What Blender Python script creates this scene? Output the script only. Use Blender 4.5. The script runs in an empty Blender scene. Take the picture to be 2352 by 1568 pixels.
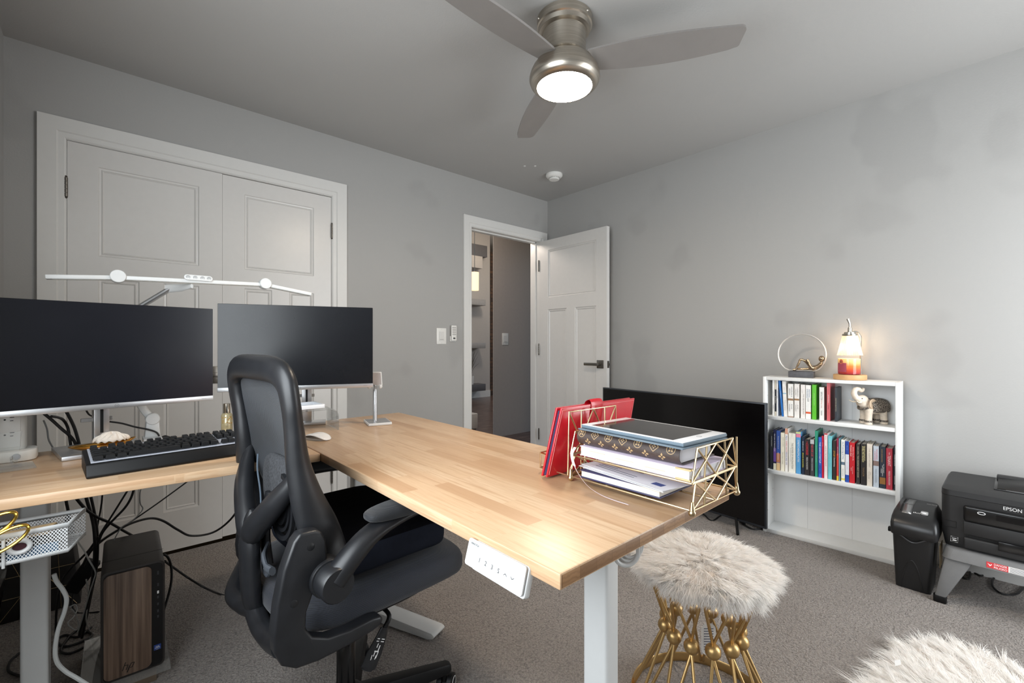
import bpy, bmesh, math, random
import numpy as np
from mathutils import Vector, Matrix, noise
random.seed(7)
PI = math.pi
C = bpy.context.scene.collection
# ---- camera constants: eye height 1.094 m, level, looking at the far corner of the room
EYE = 1.094; FOC = 1040.0; YAW = math.radians(48.1)
FW = Vector((math.cos(YAW), math.sin(YAW), 0)); RT = Vector((math.sin(YAW), -math.cos(YAW), 0))
def ray(x, y): return FW + RT*((x-1176)/FOC) + Vector((0, 0, (791-y)/FOC))
def atY(x, y, v):
    d = ray(x, y); return Vector((0, 0, EYE)) + d*(v/d.y)
def atX(x, y, v):
    d = ray(x, y); return Vector((0, 0, EYE)) + d*(v/d.x)
def atZ(x, y, v):
    d = ray(x, y); return Vector((0, 0, EYE)) + d*((v-EYE)/d.z)
def atD(x, y, v): return Vector((0, 0, EYE)) + ray(x, y)*v
def srgb(r, g=None, b=None):
    if g is None: r, g, b = r
    f = lambda c: (c/255/12.92) if c/255 <= 0.04045 else ((c/255+0.055)/1.055)**2.4
    return (f(r), f(g), f(b), 1)
# ---- materials
class NT:
    def __init__(s, name):
        s.m = bpy.data.materials.new(name); s.m.use_nodes = True
        s.t = s.m.node_tree; s.b = s.t.nodes['Principled BSDF']; s.out = s.t.nodes['Material Output']
    def n(s, typ, **kw):
        nd = s.t.nodes.new(typ)
        for k, v in kw.items():
            if k in nd.inputs: nd.inputs[k].default_value = v
            else: setattr(nd, k, v)
        return nd
    def l(s, a, b): s.t.links.new(a, b)
    def coord(s, scale=(1, 1, 1), rot=(0, 0, 0), kind='Object'):
        tc = s.n('ShaderNodeTexCoord'); mp = s.n('ShaderNodeMapping')
        mp.inputs['Scale'].default_value = scale; mp.inputs['Rotation'].default_value = rot
        s.l(tc.outputs[kind], mp.inputs['Vector']); return mp.outputs['Vector']
    def noise(s, vec, scale, detail=4, rough=.5):
        nd = s.n('ShaderNodeTexNoise', Scale=scale, Detail=detail, Roughness=rough)
        s.l(vec, nd.inputs['Vector']); return nd.outputs['Fac']
    def ramp(s, fac, stops):
        nd = s.n('ShaderNodeValToRGB'); e = nd.color_ramp.elements
        while len(e) < len(stops): e.new(.5)
        for i, (p, c) in enumerate(stops): e[i].position = p; e[i].color = c
        s.l(fac, nd.inputs['Fac']); return nd.outputs['Color']
    def mix(s, fac, a, b, mode='MIX'):
        nd = s.n('ShaderNodeMix', data_type='RGBA', blend_type=mode)
        for sock, v in ((nd.inputs[0], fac), (nd.inputs[6], a), (nd.inputs[7], b)):
            if hasattr(v, 'node'): s.l(v, sock)
            else: sock.default_value = v
        return nd.outputs[2]
    def bump(s, h, strength=.3, dist=.01):
        nd = s.n('ShaderNodeBump', Strength=strength, Distance=dist)
        s.l(h, nd.inputs['Height']); s.l(nd.outputs['Normal'], s.b.inputs['Normal'])
    def col(s, v):
        if hasattr(v, 'node'): s.l(v, s.b.inputs['Base Color'])
        else: s.b.inputs['Base Color'].default_value = v
_mats = {}
def M(name, col=(200, 200, 200), rough=.5, metal=0, var=.06, vscale=30, bump=0, bscale=200, spec=.5, coat=0, sheen=0, trans=0, alpha=1, ior=1.45, emit=None, estr=0, sub=0):
    """a procedural material: base colour broken up by noise, optional noise bump"""
    if name in _mats: return _mats[name]
    t = NT(name); b = t.b; c = srgb(col)
    v = t.coord()
    if var > 0:
        f = t.noise(v, vscale, 3)
        lo = tuple(max(0, x*(1-var)) for x in c[:3])+(1,); hi = tuple(min(1, x*(1+var)) for x in c[:3])+(1,)
        t.col(t.ramp(f, [(.3, lo), (.7, hi)]))
    else: t.col(c)
    b.inputs['Roughness'].default_value = rough; b.inputs['Metallic'].default_value = metal
    b.inputs['Specular IOR Level'].default_value = spec
    if coat: b.inputs['Coat Weight'].default_value = coat; b.inputs['Coat Roughness'].default_value = .08
    if sheen: b.inputs['Sheen Weight'].default_value = sheen
    if trans: b.inputs['Transmission Weight'].default_value = trans; b.inputs['IOR'].default_value = ior
    if alpha < 1: b.inputs['Alpha'].default_value = alpha
    if emit: b.inputs['Emission Color'].default_value = srgb(emit); b.inputs['Emission Strength'].default_value = estr
    if bump: t.bump(t.noise(v, bscale, 3), bump, .004)
    _mats[name] = t.m; return t.m
# ---- mesh building
class MB:
    def __init__(s): s.v = []; s.f = []; s.mi = []
    def add(s, vs, fs, mi=0):
        o = len(s.v); s.v += [tuple(v) for v in vs]; s.f += [tuple(i+o for i in f) for f in fs]; s.mi += [mi]*len(fs); return s
    def box(s, x0, x1, y0, y1, z0, z1, mi=0, mat=None):
        vs = [Vector((x, y, z)) for z in (z0, z1) for y in (y0, y1) for x in (x0, x1)]
        if mat is not None: vs = [mat @ v for v in vs]
        return s.add(vs, [(0, 2, 3, 1), (4, 5, 7, 6), (0, 1, 5, 4), (2, 6, 7, 3), (0, 4, 6, 2), (1, 3, 7, 5)], mi)
    def tube(s, pts, r, n=10, closed=False, cap=True, asp=1.0, up=None, mi=0):
        pts = [Vector(p) for p in pts]; N = len(pts)
        rs = r if isinstance(r, (list, tuple)) else [r]*N
        tan = []
        for i in range(N):
            a = pts[i-1] if (i or closed) else pts[i]; b = pts[(i+1) % N] if (i < N-1 or closed) else pts[i]
            t = (b-a); tan.append(t.normalized() if t.length > 1e-9 else Vector((0, 0, 1)))
        u = Vector(up) if up is not None else (Vector((0, 0, 1)) if abs(tan[0].z) < .9 else Vector((1, 0, 0)))
        u = (u-tan[0]*u.dot(tan[0])).normalized(); vs = []; fs = []
        for i in range(N):
            if up is not None:
                w = Vector(up); u2 = w-tan[i]*w.dot(tan[i])
                u = u2.normalized() if u2.length > 1e-4 else u
            elif i:
                u = (u-tan[i]*u.dot(tan[i])).normalized()
            w = tan[i].cross(u)
            ri = rs[i]; ra, rb = (ri if isinstance(ri, (tuple, list)) else (ri, ri*asp))
            for k in range(n):
                a = 2*PI*k/n; vs.append(pts[i]+u*(math.cos(a)*ra)+w*(math.sin(a)*rb))
        for i in range(N if closed else N-1):
            j = (i+1) % N
            for k in range(n):
                l = (k+1) % n; fs.append((i*n+k, i*n+l, j*n+l, j*n+k))
        if cap and not closed:
            fs.append(tuple(range(n-1, -1, -1))); fs.append(tuple((N-1)*n+k for k in range(n)))
        return s.add(vs, fs, mi)
    def lathe(s, prof, n=32, c=(0, 0, 0), mat=None, mi=0):
        vs = []; fs = []; c = Vector(c); P = len(prof)
        for r, z in prof:
            for k in range(n):
                a = 2*PI*k/n; vs.append(Vector((max(r, 1e-5)*math.cos(a), max(r, 1e-5)*math.sin(a), z)))
        for i in range(P-1):
            for k in range(n):
                l = (k+1) % n; fs.append((i*n+k, i*n+l, (i+1)*n+l, (i+1)*n+k))
        fs.append(tuple(range(n-1, -1, -1))); fs.append(tuple((P-1)*n+k for k in range(n)))
        vs = [(mat @ v if mat is not None else v)+c for v in vs]
        return s.add(vs, fs, mi)
    def ball(s, c, r, n=14, mat=None, mi=0):
        rr = r if isinstance(r, (tuple, list)) else (r, r, r); vs = []; fs = []; m = n//2
        for i in range(m+1):
            th = PI*i/m
            for k in range(n):
                a = 2*PI*k/n; vs.append(Vector((rr[0]*max(math.sin(th), 1e-4)*math.cos(a), rr[1]*max(math.sin(th), 1e-4)*math.sin(a), rr[2]*math.cos(th))))
        for i in range(m):
            for k in range(n):
                l = (k+1) % n; fs.append((i*n+k, (i+1)*n+k, (i+1)*n+l, i*n+l))
        vs = [(mat @ v if mat is not None else v)+Vector(c) for v in vs]
        return s.add(vs, fs, mi)
    def prism(s, poly, o, u, v, w, mi=0):
        """polygon (a,b) -> o+a*u+b*v, extruded by vector w"""
        o, u, v, w = Vector(o), Vector(u), Vector(v), Vector(w); n = len(poly)
        vs = [o+u*a+v*b for a, b in poly]; vs += [p+w for p in vs]
        fs = [tuple(range(n-1, -1, -1)), tuple(range(n, 2*n))]+[(i, (i+1) % n, n+(i+1) % n, n+i) for i in range(n)]
        return s.add(vs, fs, mi)
    def grid(s, fn, nu, nv, closeu=False, mi=0):
        vs = [fn(i/(nu if closeu else nu-1), j/(nv-1)) for j in range(nv) for i in range(nu)]; fs = []
        for j in range(nv-1):
            for i in range(nu if closeu else nu-1):
                k = (i+1) % nu; fs.append((j*nu+i, j*nu+k, (j+1)*nu+k, (j+1)*nu+i))
        return s.add(vs, fs, mi)
    def build(s, name, mat, parent=None, bevel=0, seg=2, world=True, angle=35, sub=0, solid=0, doubles=False):
        me = bpy.data.meshes.new(name); me.from_pydata([tuple(v) for v in s.v], [], s.f)
        mats = mat if isinstance(mat, (list, tuple)) else [mat]
        for m_ in mats: me.materials.append(m_)
        if len(mats) > 1: me.polygons.foreach_set('material_index', s.mi)
        bm = bmesh.new(); bm.from_mesh(me)
        if doubles: bmesh.ops.remove_doubles(bm, verts=bm.verts, dist=1e-5)
        bmesh.ops.recalc_face_normals(bm, faces=bm.faces)
        if bevel:
            es = [e for e in bm.edges if len(e.link_faces) == 2 and e.calc_face_angle(0) > .6]
            bmesh.ops.bevel(bm, geom=es, offset=bevel, segments=seg, affect='EDGES', profile=.5, clamp_overlap=True)
        bm.to_mesh(me); bm.free()
        me.polygons.foreach_set('use_smooth', [True]*len(me.polygons))
        me.set_sharp_from_angle(angle=math.radians(angle))
        o = bpy.data.objects.new(name, me); C.objects.link(o)
        if parent is not None:
            o.parent = parent
            if world: me.transform(wm(parent).inverted())
        if solid:
            md = o.modifiers.new('thickness', 'SOLIDIFY'); md.thickness = solid; md.offset = 0
        if sub:
            md = o.modifiers.new('smooth', 'SUBSURF'); md.levels = sub; md.render_levels = sub
        return o
def wm(o):
    m = Matrix.Translation(o.location) @ o.rotation_euler.to_matrix().to_4x4()
    return (wm(o.parent) @ m) if o.parent else m
def tag(o, label, cat, group=None, kind=None):
    if label: o['label'] = label
    if cat: o['category'] = cat
    if group: o['group'] = group
    if kind: o['kind'] = kind
    return o
def thing(name, label, cat, loc=(0, 0, 0), rz=0, group=None):
    o = bpy.data.objects.new(name, None); C.objects.link(o); o.empty_display_size = .05
    o.location = loc; o.rotation_euler = (0, 0, rz); return tag(o, label, cat, group)
def struct(o): o['kind'] = 'structure'; return o
def spline(pts, k=8, closed=False):
    pts = [Vector(p) for p in pts]; n = len(pts); out = []
    g = lambda i: pts[i % n] if closed else pts[max(0, min(n-1, i))]
    for i in range(n if closed else n-1):
        a, b, c, d = g(i-1), g(i), g(i+1), g(i+2)
        for j in range(k):
            t = j/k; out.append(.5*((2*b)+(c-a)*t+(2*a-5*b+4*c-d)*t*t+(3*b-a-3*c+d)*t**3))
    if not closed: out.append(pts[-1])
    return out
def lerp(a, b, t): return a+(b-a)*t
def rrect(w, h, r, n=5):
    out = []
    for cx, cy, a0 in ((w/2-r, h/2-r, 0), (-w/2+r, h/2-r, 90), (-w/2+r, -h/2+r, 180), (w/2-r, -h/2+r, 270)):
        for i in range(n+1):
            a = math.radians(a0+90*i/n); out.append((cx+r*math.cos(a), cy+r*math.sin(a)))
    return out
def text_mesh(s, size=1.0):
    cu = bpy.data.curves.new('lettering', 'FONT'); cu.body = s; cu.size = size; cu.align_x = 'CENTER'; cu.align_y = 'CENTER'; cu.resolution_u = 3
    o = bpy.data.objects.new('lettering', cu); C.objects.link(o)
    me = bpy.data.meshes.new_from_object(o)
    vs = [v.co.copy() for v in me.vertices]; fs = [tuple(p.vertices) for p in me.polygons]
    bpy.data.meshes.remove(me); bpy.data.objects.remove(o); bpy.data.curves.remove(cu)
    return vs, fs
def text(mb, s, o, u, v, h, maxw=None, bold=0, depth=.0003, wscale=1.0):
    """adds lettering centred at o, running along u with cap height about h"""
    vs, fs = text_mesh(s, 1.0)
    if not vs: return mb
    o, u, v = Vector(o), Vector(u).normalized(), Vector(v).normalized(); n = u.cross(v)
    x0, x1 = min(p.x for p in vs), max(p.x for p in vs); y0, y1 = min(p.y for p in vs), max(p.y for p in vs)
    k = h/max(y1-y0, .3); kx = k*wscale
    if maxw and (x1-x0)*kx > maxw: kx = maxw/(x1-x0)
    cx, cy = (x0+x1)/2, (y0+y1)/2
    mb.add([o+u*((p.x-cx)*kx)+v*((p.y-cy)*k)+n*depth for p in vs], fs, 0)
    return mb
# ================= setting
XL, XR, YB, YF, H = -0.332, 3.097, 2.951, -0.85, 2.44
def paint(name, c, c2, seed):
    t = NT(name); v = t.coord((1, 1, 1))
    a = t.noise(v, 1.3+seed*.1, 3, .55); e = t.noise(v, 60, 3)
    f1 = t.ramp(a, [(.56, (0, 0, 0, 1)), (.60, (1, 1, 1, 1))])
    c0 = t.mix(f1, srgb(c), srgb(c2)); t.col(c0)
    t.b.inputs['Roughness'].default_value = .55; t.b.inputs['Specular IOR Level'].default_value = .3
    t.bump(t.noise(v, 130, 4, .6), .12, .004); return t.m
M_wall = paint('grey_wall_paint', (166, 165, 163), (161, 160, 158), 0)
M_ceil = paint('grey_ceiling_paint', (176, 175, 173), (175, 174, 172), 3)
M_trim = M('white_trim_paint', (214, 213, 210), .38, var=.01, spec=.5)
M_door = M('white_door_paint', (210, 208, 205), .3, var=.012, spec=.5, bump=.02, bscale=400)
M_nickel = M('brushed_nickel', (190, 184, 174), .3, 1, var=.04, vscale=80)
M_dknick = M('dark_nickel', (120, 116, 110), .35, 1, var=.05)
def carpet():
    t = NT('grey_carpet'); v = t.coord()
    big = t.noise(v, 1.7, 3); mid = t.noise(v, 14, 3)
    vo = t.n('ShaderNodeTexVoronoi', Scale=125); 
    warp = t.n('ShaderNodeTexNoise', Scale=60, Detail=3); t.l(v, warp.inputs['Vector'])
    ad = t.n('ShaderNodeMixRGB', blend_type='ADD'); ad.inputs[0].default_value = .02
    t.l(v, ad.inputs[1]); t.l(warp.outputs['Color'], ad.inputs[2]); t.l(ad.outputs[0], vo.inputs['Vector'])
    fib = t.noise(v, 200, 4, .7)
    c1 = t.ramp(vo.outputs['Distance'], [(.0, srgb(206, 196, 188)), (.45, srgb(170, 160, 152)), (.9, srgb(84, 78, 73))])
    c2 = t.mix(.5, c1, t.ramp(fib, [(.32, srgb(78, 72, 68)), (.66, srgb(212, 203, 196))]))
    c3 = t.mix(t.ramp(big, [(.35, (0, 0, 0, 1)), (.65, (.35, .35, .35, 1))]), c2, srgb(140, 131, 124))
    t.col(c3); t.b.inputs['Roughness'].default_value = .95; t.b.inputs['Specular IOR Level'].default_value = .05
    t.b.inputs['Sheen Weight'].default_value = .25
    m = t.n('ShaderNodeMath', operation='MULTIPLY_ADD'); m.inputs[1].default_value = -.9
    t.l(vo.outputs['Distance'], m.inputs[0]); t.l(fib, m.inputs[2])
    m2 = t.n('ShaderNodeMath', operation='MULTIPLY_ADD'); m2.inputs[1].default_value = .8
    t.l(mid, m2.inputs[0]); t.l(m.outputs[0], m2.inputs[2])
    t.bump(m2.outputs[0], .9, .012); return t.m
M_carpet = carpet()
def wall_mb(axis, pos, thick, a0, a1, z0, z1, holes):
    """wall with its visible face at pos, growing by thick; holes (a0,a1,z0,z1)"""
    A = sorted({a0, a1, *[h[0] for h in holes], *[h[1] for h in holes]}); A = [a for a in A if a0 <= a <= a1]
    Z = sorted({z0, z1, *[h[2] for h in holes], *[h[3] for h in holes]})
    full = lambda i, j: 0 <= i < len(A)-1 and 0 <= j < len(Z)-1 and not any(h[0] <= (A[i]+A[i+1])/2 <= h[1] and h[2] <= (Z[j]+Z[j+1])/2 <= h[3] for h in holes)
    P = (lambda a, d, z: (a, pos+d, z)) if axis == 'Y' else (lambda a, d, z: (pos+d, a, z))
    mb = MB()
    for i in range(len(A)-1):
        for j in range(len(Z)-1):
            if not full(i, j): continue
            p, q, r, s = A[i], A[i+1], Z[j], Z[j+1]
            for d in (0, thick): mb.add([P(p, d, r), P(q, d, r), P(q, d, s), P(p, d, s)], [(0, 1, 2, 3)])
            for (di, dj, e) in ((-1, 0, [(p, r), (p, s)]), (1, 0, [(q, r), (q, s)]), (0, -1, [(p, r), (q, r)]), (0, 1, [(p, s), (q, s)])):
                if not full(i+di, j+dj):
                    (m, n), (k, l) = e; mb.add([P(m, 0, n), P(k, 0, l), P(k, thick, l), P(m, thick, n)], [(0, 1, 2, 3)])
    return mb
CL = (-.137, 1.085, 0, 2.048)          # closet opening
HD = (2.205, 2.992, 0, 2.048)          # hall doorway
struct(wall_mb('Y', YB, .12, XL-.12, XR+.12, 0, H, [CL, HD]).build('wall_back', M_wall, doubles=True))
struct(wall_mb('X', XR, .12, YF-.12, YB, 0, H, []).build('wall_right', M_wall, doubles=True))
WIN = (.06, 1.32, .72, 2.12)
struct(wall_mb('X', XL, -.12, YF-.12, YB, 0, H, [WIN]).build('wall_left', M_wall, doubles=True))
FILL_WIN = (1.85, 2.9, .3, 2.12)  # opening for an unseen rear window, added to let in soft fill
struct(wall_mb('Y', YF, -.12, XL, XR, 0, H, [FILL_WIN]).build('wall_front', M_wall, doubles=True))
struct(MB().box(XL-.12, XR+.12, YF-.12, YB+.001, -.05, 0).build('floor', M_carpet))
struct(MB().box(XL-.12, XR+.12, YF-.12, YB+.12, H, H+.05).build('ceiling', M_ceil))
# windows: frame with a meeting rail, a glass pane each; the rear one is added for fill
M_glass = M('clear_glass', (255, 255, 255), .0, var=0, trans=1, ior=1.0, spec=0)
def window(nm, axis, pos, hole, sgn):
    a0, a1, z0, z1 = hole; t = .05; zm = (z0+z1)/2
    Q = (lambda a, b, c, d, z, w: (a, b, c, d, z, w)) if axis == 'Y' else (lambda a, b, c, d, z, w: (c, d, a, b, z, w))
    e = struct(bpy.data.objects.new(nm, None)); C.objects.link(e)
    mb = MB(); y0, y1 = sorted((pos+sgn*.05, pos+sgn*.09))
    mb.box(*Q(a0, a0+t, y0, y1, z0, z1)); mb.box(*Q(a1-t, a1, y0, y1, z0, z1))
    mb.box(*Q(a0+t, a1-t, y0, y1, z0, z0+t)); mb.box(*Q(a0+t, a1-t, y0, y1, z1-t, z1)); mb.box(*Q(a0+t, a1-t, y0, y1, zm-.02, zm+.02))
    mb.build('window_frame', M_trim, e)
    y = pos+sgn*.07
    MB().box(*Q(a0+.02, a1-.02, y-.002, y+.002, z0+.02, z1-.02)).build('pane', M_glass, e)
    y0, y1 = sorted((pos-sgn*.04, pos+sgn*.05))
    MB().box(*Q(a0-.03, a1+.03, y0, y1, z0-.03, z0)).build('window_sill', M_trim, e, bevel=.004)
window('window_1', 'X', XL, WIN, -1); window('fill_window', 'Y', YF, FILL_WIN, -1)
# casings
def casing(nm, x0, x1, z1, w, y, lining):
    """mitred casing around an opening x0..x1 up to z1, stepped inner edge, plus jamb lining"""
    mb = MB(); prof = [(0, 0), (0, .017), (w*.66, .017), (w*.72, .011), (w*.93, .011), (w, .006), (w, 0)]
    def pt(k, d, off):
        q = y-off
        return [(x0+d-w, q, 0), (x0+d-w, q, z1-d+w), (x1-d+w, q, z1-d+w), (x1-d+w, q, 0)][k]
    vs = [pt(k, d, off) for k in range(4) for d, off in prof]; n = len(prof)
    fs = [(k*n+i, k*n+i+1, (k+1)*n+i+1, (k+1)*n+i) for k in range(3) for i in range(n-1)]+[tuple(range(n)), tuple(range(4*n-1, 3*n-1, -1))]
    mb.add(vs, fs)
    o = struct(mb.build(nm, M_trim, angle=12))
    j = MB()
    for k, (a, b, z) in enumerate(((x0, x0+.002, z1), (x1-.002, x1, z1))): j.box(a, b, y, y+.12, 0, z)
    j.box(x0, x1, y, y+.12, z1-.002, z1)
    if lining:   # door stop
        j.box(x0, x0+.012, y+.045, y+.08, 0, z1); j.box(x1-.012, x1, y+.045, y+.08, 0, z1); j.box(x0, x1, y+.045, y+.08, z1-.012, z1)
    j.build('jamb', M_trim, o)
    return o
casing('trim_1', CL[0], CL[1], CL[3], .093, YB, False)
casing('trim_2', HD[0], HD[1], HD[3], .085, YB, True)
def baseboard(nm, boxes):
    for b in boxes: struct(MB().box(*b).build(nm, M_trim, bevel=.003))
baseboard('baseboard_back', [(1.182, 2.118, YB-.014, YB, 0, .11)])
baseboard('baseboard_right', [(XR-.014, XR, YF, YB, 0, .11)])
baseboard('baseboard_left', [(XL, XL+.014, YF, YB, 0, .11)])
# doors
def door_mb(w, h, t, panels):
    mb = MB()
    for side in (0, 1):
        yy = (lambda d: d) if side == 0 else (lambda d: t-d)
        X = sorted({0, w, *[p[0] for p in panels], *[p[1] for p in panels]}); Z = sorted({0, h, *[p[2] for p in panels], *[p[3] for p in panels]})
        for i in range(len(X)-1):
            for j in range(len(Z)-1):
                cx, cz = (X[i]+X[i+1])/2, (Z[j]+Z[j+1])/2
                if any(p[0] < cx < p[1] and p[2] < cz < p[3] for p in panels): continue
                mb.add([(X[i], yy(0), Z[j]), (X[i+1], yy(0), Z[j]), (X[i+1], yy(0), Z[j+1]), (X[i], yy(0), Z[j+1])], [(0, 1, 2, 3)])
        for p in panels:
            rings = [(0, 0), (.004, .005), (.011, .0065), (.015, .003), (.021, .008), (.03, .008)]; vs = []
            for d, y in rings: vs += [(p[0]+d, yy(y), p[2]+d), (p[1]-d, yy(y), p[2]+d), (p[1]-d, yy(y), p[3]-d), (p[0]+d, yy(y), p[3]-d)]
            fs = [(4*r+k, 4*r+(k+1) % 4, 4*r+4+(k+1) % 4, 4*r+4+k) for r in range(len(rings)-1) for k in range(4)]+[tuple(range(4*len(rings)-4, 4*len(rings)))]
            mb.add(vs, fs)
    for a, b, c, d in (((0, 0), (0, h), 0, 0), ((w, 0), (w, h), 0, 0), ((0, 0), (w, 0), 0, 0), ((0, h), (w, h), 0, 0)):
        mb.add([(a[0], 0, a[1]), (b[0], 0, b[1]), (b[0], t, b[1]), (a[0], t, a[1])], [(0, 1, 2, 3)])
    return mb
def hinge(mb, x, y, z):
    for k in range(5): mb.lathe([(.0065, k*.018), (.0068, k*.018+.0165)], 12, (x, y, z-.045))
    mb.lathe([(.004, 0), (.006, .003), (.003, .008)], 12, (x, y, z+.045)); mb.lathe([(.003, -.008), (.006, -.003), (.004, 0)], 12, (x, y, z-.045))
    return mb
P3 = lambda w: [(.107, w-.107, 1.50, 1.93), (.107, .107+(w-.31)/2, .205, 1.392), (w-.107-(w-.31)/2, w-.107, .205, 1.392)]
w1 = .616
d1 = struct(door_mb(w1, 2.025, .035, P3(w1)).build('door_1', M_door, angle=8, doubles=True)); d1.location = (-.1335, YB-.001, .018)
w2 = .598
d2 = struct(door_mb(w2, 2.018, .035, P3(w2)).build('door_2', M_door, angle=8, doubles=True)); d2.location = (.4845, YB+.004, .024)
for z in (1.825, .25, 1.05):
    hinge(MB(), -.137, YB-.006, z).build('hinge', M_dknick, d1); hinge(MB(), 1.0855, YB-.004, z).build('hinge', M_dknick, d2)
hb = MB(); hb.box(.425, .468, YB-.006, YB-.001, .88, .975); hb.box(.432, .461, YB-.020, YB-.006, .915, .94); hb.build('pull_handle', M_dknick, d1, bevel=.002)
w3 = .762
d3 = struct(door_mb(w3, 2.02, .035, P3(w3)).build('door_3', M_door, angle=8, doubles=True))
d3.location = (2.982, 2.944, .02); d3.rotation_euler = (0, 0, math.radians(-90.7))
inv = lambda mb: mb
# lever handle on the face that shows (local: x along the leaf from its hinges, y into the thickness)
lv = MB(); zz = .915; xx = w3-.062
lv.box(xx-.033, xx+.033, -.009, 0, zz-.033, zz+.033); lv.tube([(xx, -.009, zz), (xx, -.05, zz)], .011, 14)
lv.box(xx-.125, xx+.012, -.062, -.046, zz-.011, zz+.011)
lv.build('lever_handle', M_dknick, d3, bevel=.0025, world=False)
lt = MB(); lt.box(w3-.0005, w3+.0015, .006, .03, zz-.028, zz+.028); lt.box(w3+.001, w3+.011, .011, .025, zz-.01, zz+.01); lt.build('latch', M_dknick, d3, world=False)
for z in (.25, 1.03, 1.80): hinge(MB(), -.004, -.005, z).build('hinge', M_dknick, d3, world=False)
# ---- hall beyond the doorway
def wood_floor():
    t = NT('brown_stained_floor'); v = t.coord((1, 3, 1)); f = t.noise(v, 5, 6, .6)
    t.col(t.ramp(f, [(.3, srgb(58, 44, 38)), (.55, srgb(104, 84, 76)), (.75, srgb(138, 120, 114))])); t.b.inputs['Roughness'].default_value = .28; return t.m
M_hallf = wood_floor()
struct(MB().box(2.0, 9.5, YB, 11.5, -.05, -.001).build('floor_hall', M_hallf))
YH = 4.1; xh = atY(1134, 800, YH).x
M_hall = M('hall_grey_paint', (168, 160, 154), .5, var=.02)
struct(MB().box(xh, 5.2, YH, YH+.015, 0, 2.9).build('wall_hall', M_hall))
struct(MB().box(5.2, 5.3, YB+.12, YH+.12, 0, 2.9).build('wall_hall_end', M_hall))
struct(MB().box(1.9, 5.3, YB+.121, YH+.05, H, H+.06).build('ceiling_hall', M_ceil))
M_far = M('far_wall_paint', (176, 170, 165), .6, var=.02)
struct(MB().box(2.0, 6.04, 7.43, 7.55, 0, 3.45).build('wall_far', M_far))
struct(MB().box(2.0, 9.5, YH+.05, 11.5, 3.42, 3.5).build('ceiling_far', M('warm_white_ceiling', (230, 224, 214), .7, var=.02)))
struct(MB().box(2.0, 6.04, 7.416, 7.43, 0, .135).build('baseboard_far', M_trim))
def brick():
    t = NT('dark_brown_brick'); v = t.coord((1, 1, 1), (PI/2, 0, 0)); nd = t.n('ShaderNodeTexBrick', Scale=1.0)
    nd.inputs['Brick Width'].default_value = .2; nd.inputs['Row Height'].default_value = .075; nd.inputs['Mortar Size'].default_value = .008
    nd.inputs['Color1'].default_value = srgb(92, 66, 48); nd.inputs['Color2'].default_value = srgb(58, 42, 34); nd.inputs['Mortar'].default_value = srgb(48, 40, 34)
    t.l(v, nd.inputs['Vector']); t.col(nd.outputs['Color']); t.b.inputs['Roughness'].default_value = .85; return t.m
struct(MB().box(6.1, 7.4, 7.6, 7.8, 0, 3.1).build('column', brick()))
M_shelfd = M('dark_grey_shelf', (86, 84, 86), .5, var=.05)
M_shelfl = M('pale_grey_shelf', (150, 147, 145), .5, var=.05)
def far_shelf(z0, z1, x1, m, lab, nm='floating_shelf', cat='shelf', grp='floating shelves on the far living room wall'):
    return tag(MB().box(4.3, x1, 7.17, 7.43, z0, z1).build(nm, m, bevel=.004), lab, cat, grp)
xe = 5.72
far_shelf(.165, .30, xe, M_shelfd, 'lowest dark floating shelf just above the white baseboard in the far room')
far_shelf(1.02, 1.13, xe, M_shelfl, 'grey floating shelf at mid height on the far room wall')
far_shelf(1.88, 2.0, xe, M_shelfl, 'grey floating shelf just below the glowing pendant lamp')
far_shelf(2.86, 3.09, xe+.04, M_shelfd, 'thick dark wooden beam on the far wall above the pendant lamp', 'mantel_beam', 'beam', None)
far_shelf(2.62, 2.8601, xe-.08, M_far, 'pale grey boxed soffit under the dark beam in the far room', 'soffit_box', 'soffit', None)['kind'] = 'structure'
tag(MB().box(4.0, 4.75, 5.2, 5.45, 3.2, 3.42).build('ceiling_beam', M_shelfd), 'dark beam against the far ceiling at the top of the doorway', 'beam')
pl = thing('pendant_lamp', 'small glowing cream cylinder pendant lamp seen through the doorway', 'lamp', tuple(atD(1090, 646, 6.0)))
pz = atD(1090, 646, 6.0)
M_pend = M('glowing_cream_shade', (255, 232, 190), .6, var=0, emit=(255, 224, 178), estr=1.25)
mb = MB(); mb.lathe([(.055, -.12), (.057, .12)], 28, pz); mb.build('lamp_shade', M_pend, pl)
mb = MB(); mb.tube([pz+Vector((0, 0, .12)), pz+Vector((0, 0, 1.35))], .004, 8); mb.lathe([(.016, .12), (.012, .15)], 12, pz); mb.build('cord', M_nickel, pl)
# tall grass in a white pot on the lowest far shelf
gp = Vector((4.99, 7.3, .302)); gp = atD(1081, 882, 8.75); gp.z = .302; gp.y = 7.26; gp.x = gp.y*ray(1081, 800).x/ray(1081, 800).y
gt = thing('potted_grass', 'wispy ornamental grass in a white pot on the lowest far shelf', 'plant', tuple(gp))
MB().lathe([(.055, 0), (.07, .17), (.062, .17), (.055, .02)], 20, gp).build('pot', M_trim, gt)
mb = MB(); rg = random.Random(3)
for k in range(46):
    a = rg.uniform(0, 2*PI); sp = rg.uniform(.03, .17); hh = rg.uniform(.28, .54)
    mb.tube(spline([gp+Vector((0, 0, .12)), gp+Vector((math.cos(a)*sp*.3, math.sin(a)*sp*.3, .12+hh*.6)), gp+Vector((math.cos(a)*sp, math.sin(a)*sp, .12+hh))], 3), [.004]*3+[.003]*3+[.001], 4)
mb.build('grass_blades', M('dry_grass', (110, 104, 92), .8), gt)
wb = atD(1087, 985, 5.8); wb.z = 0
hb = thing('hall_heater', 'small white rounded appliance on the hall floor beside the door frame', 'appliance', tuple(wb))
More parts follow.
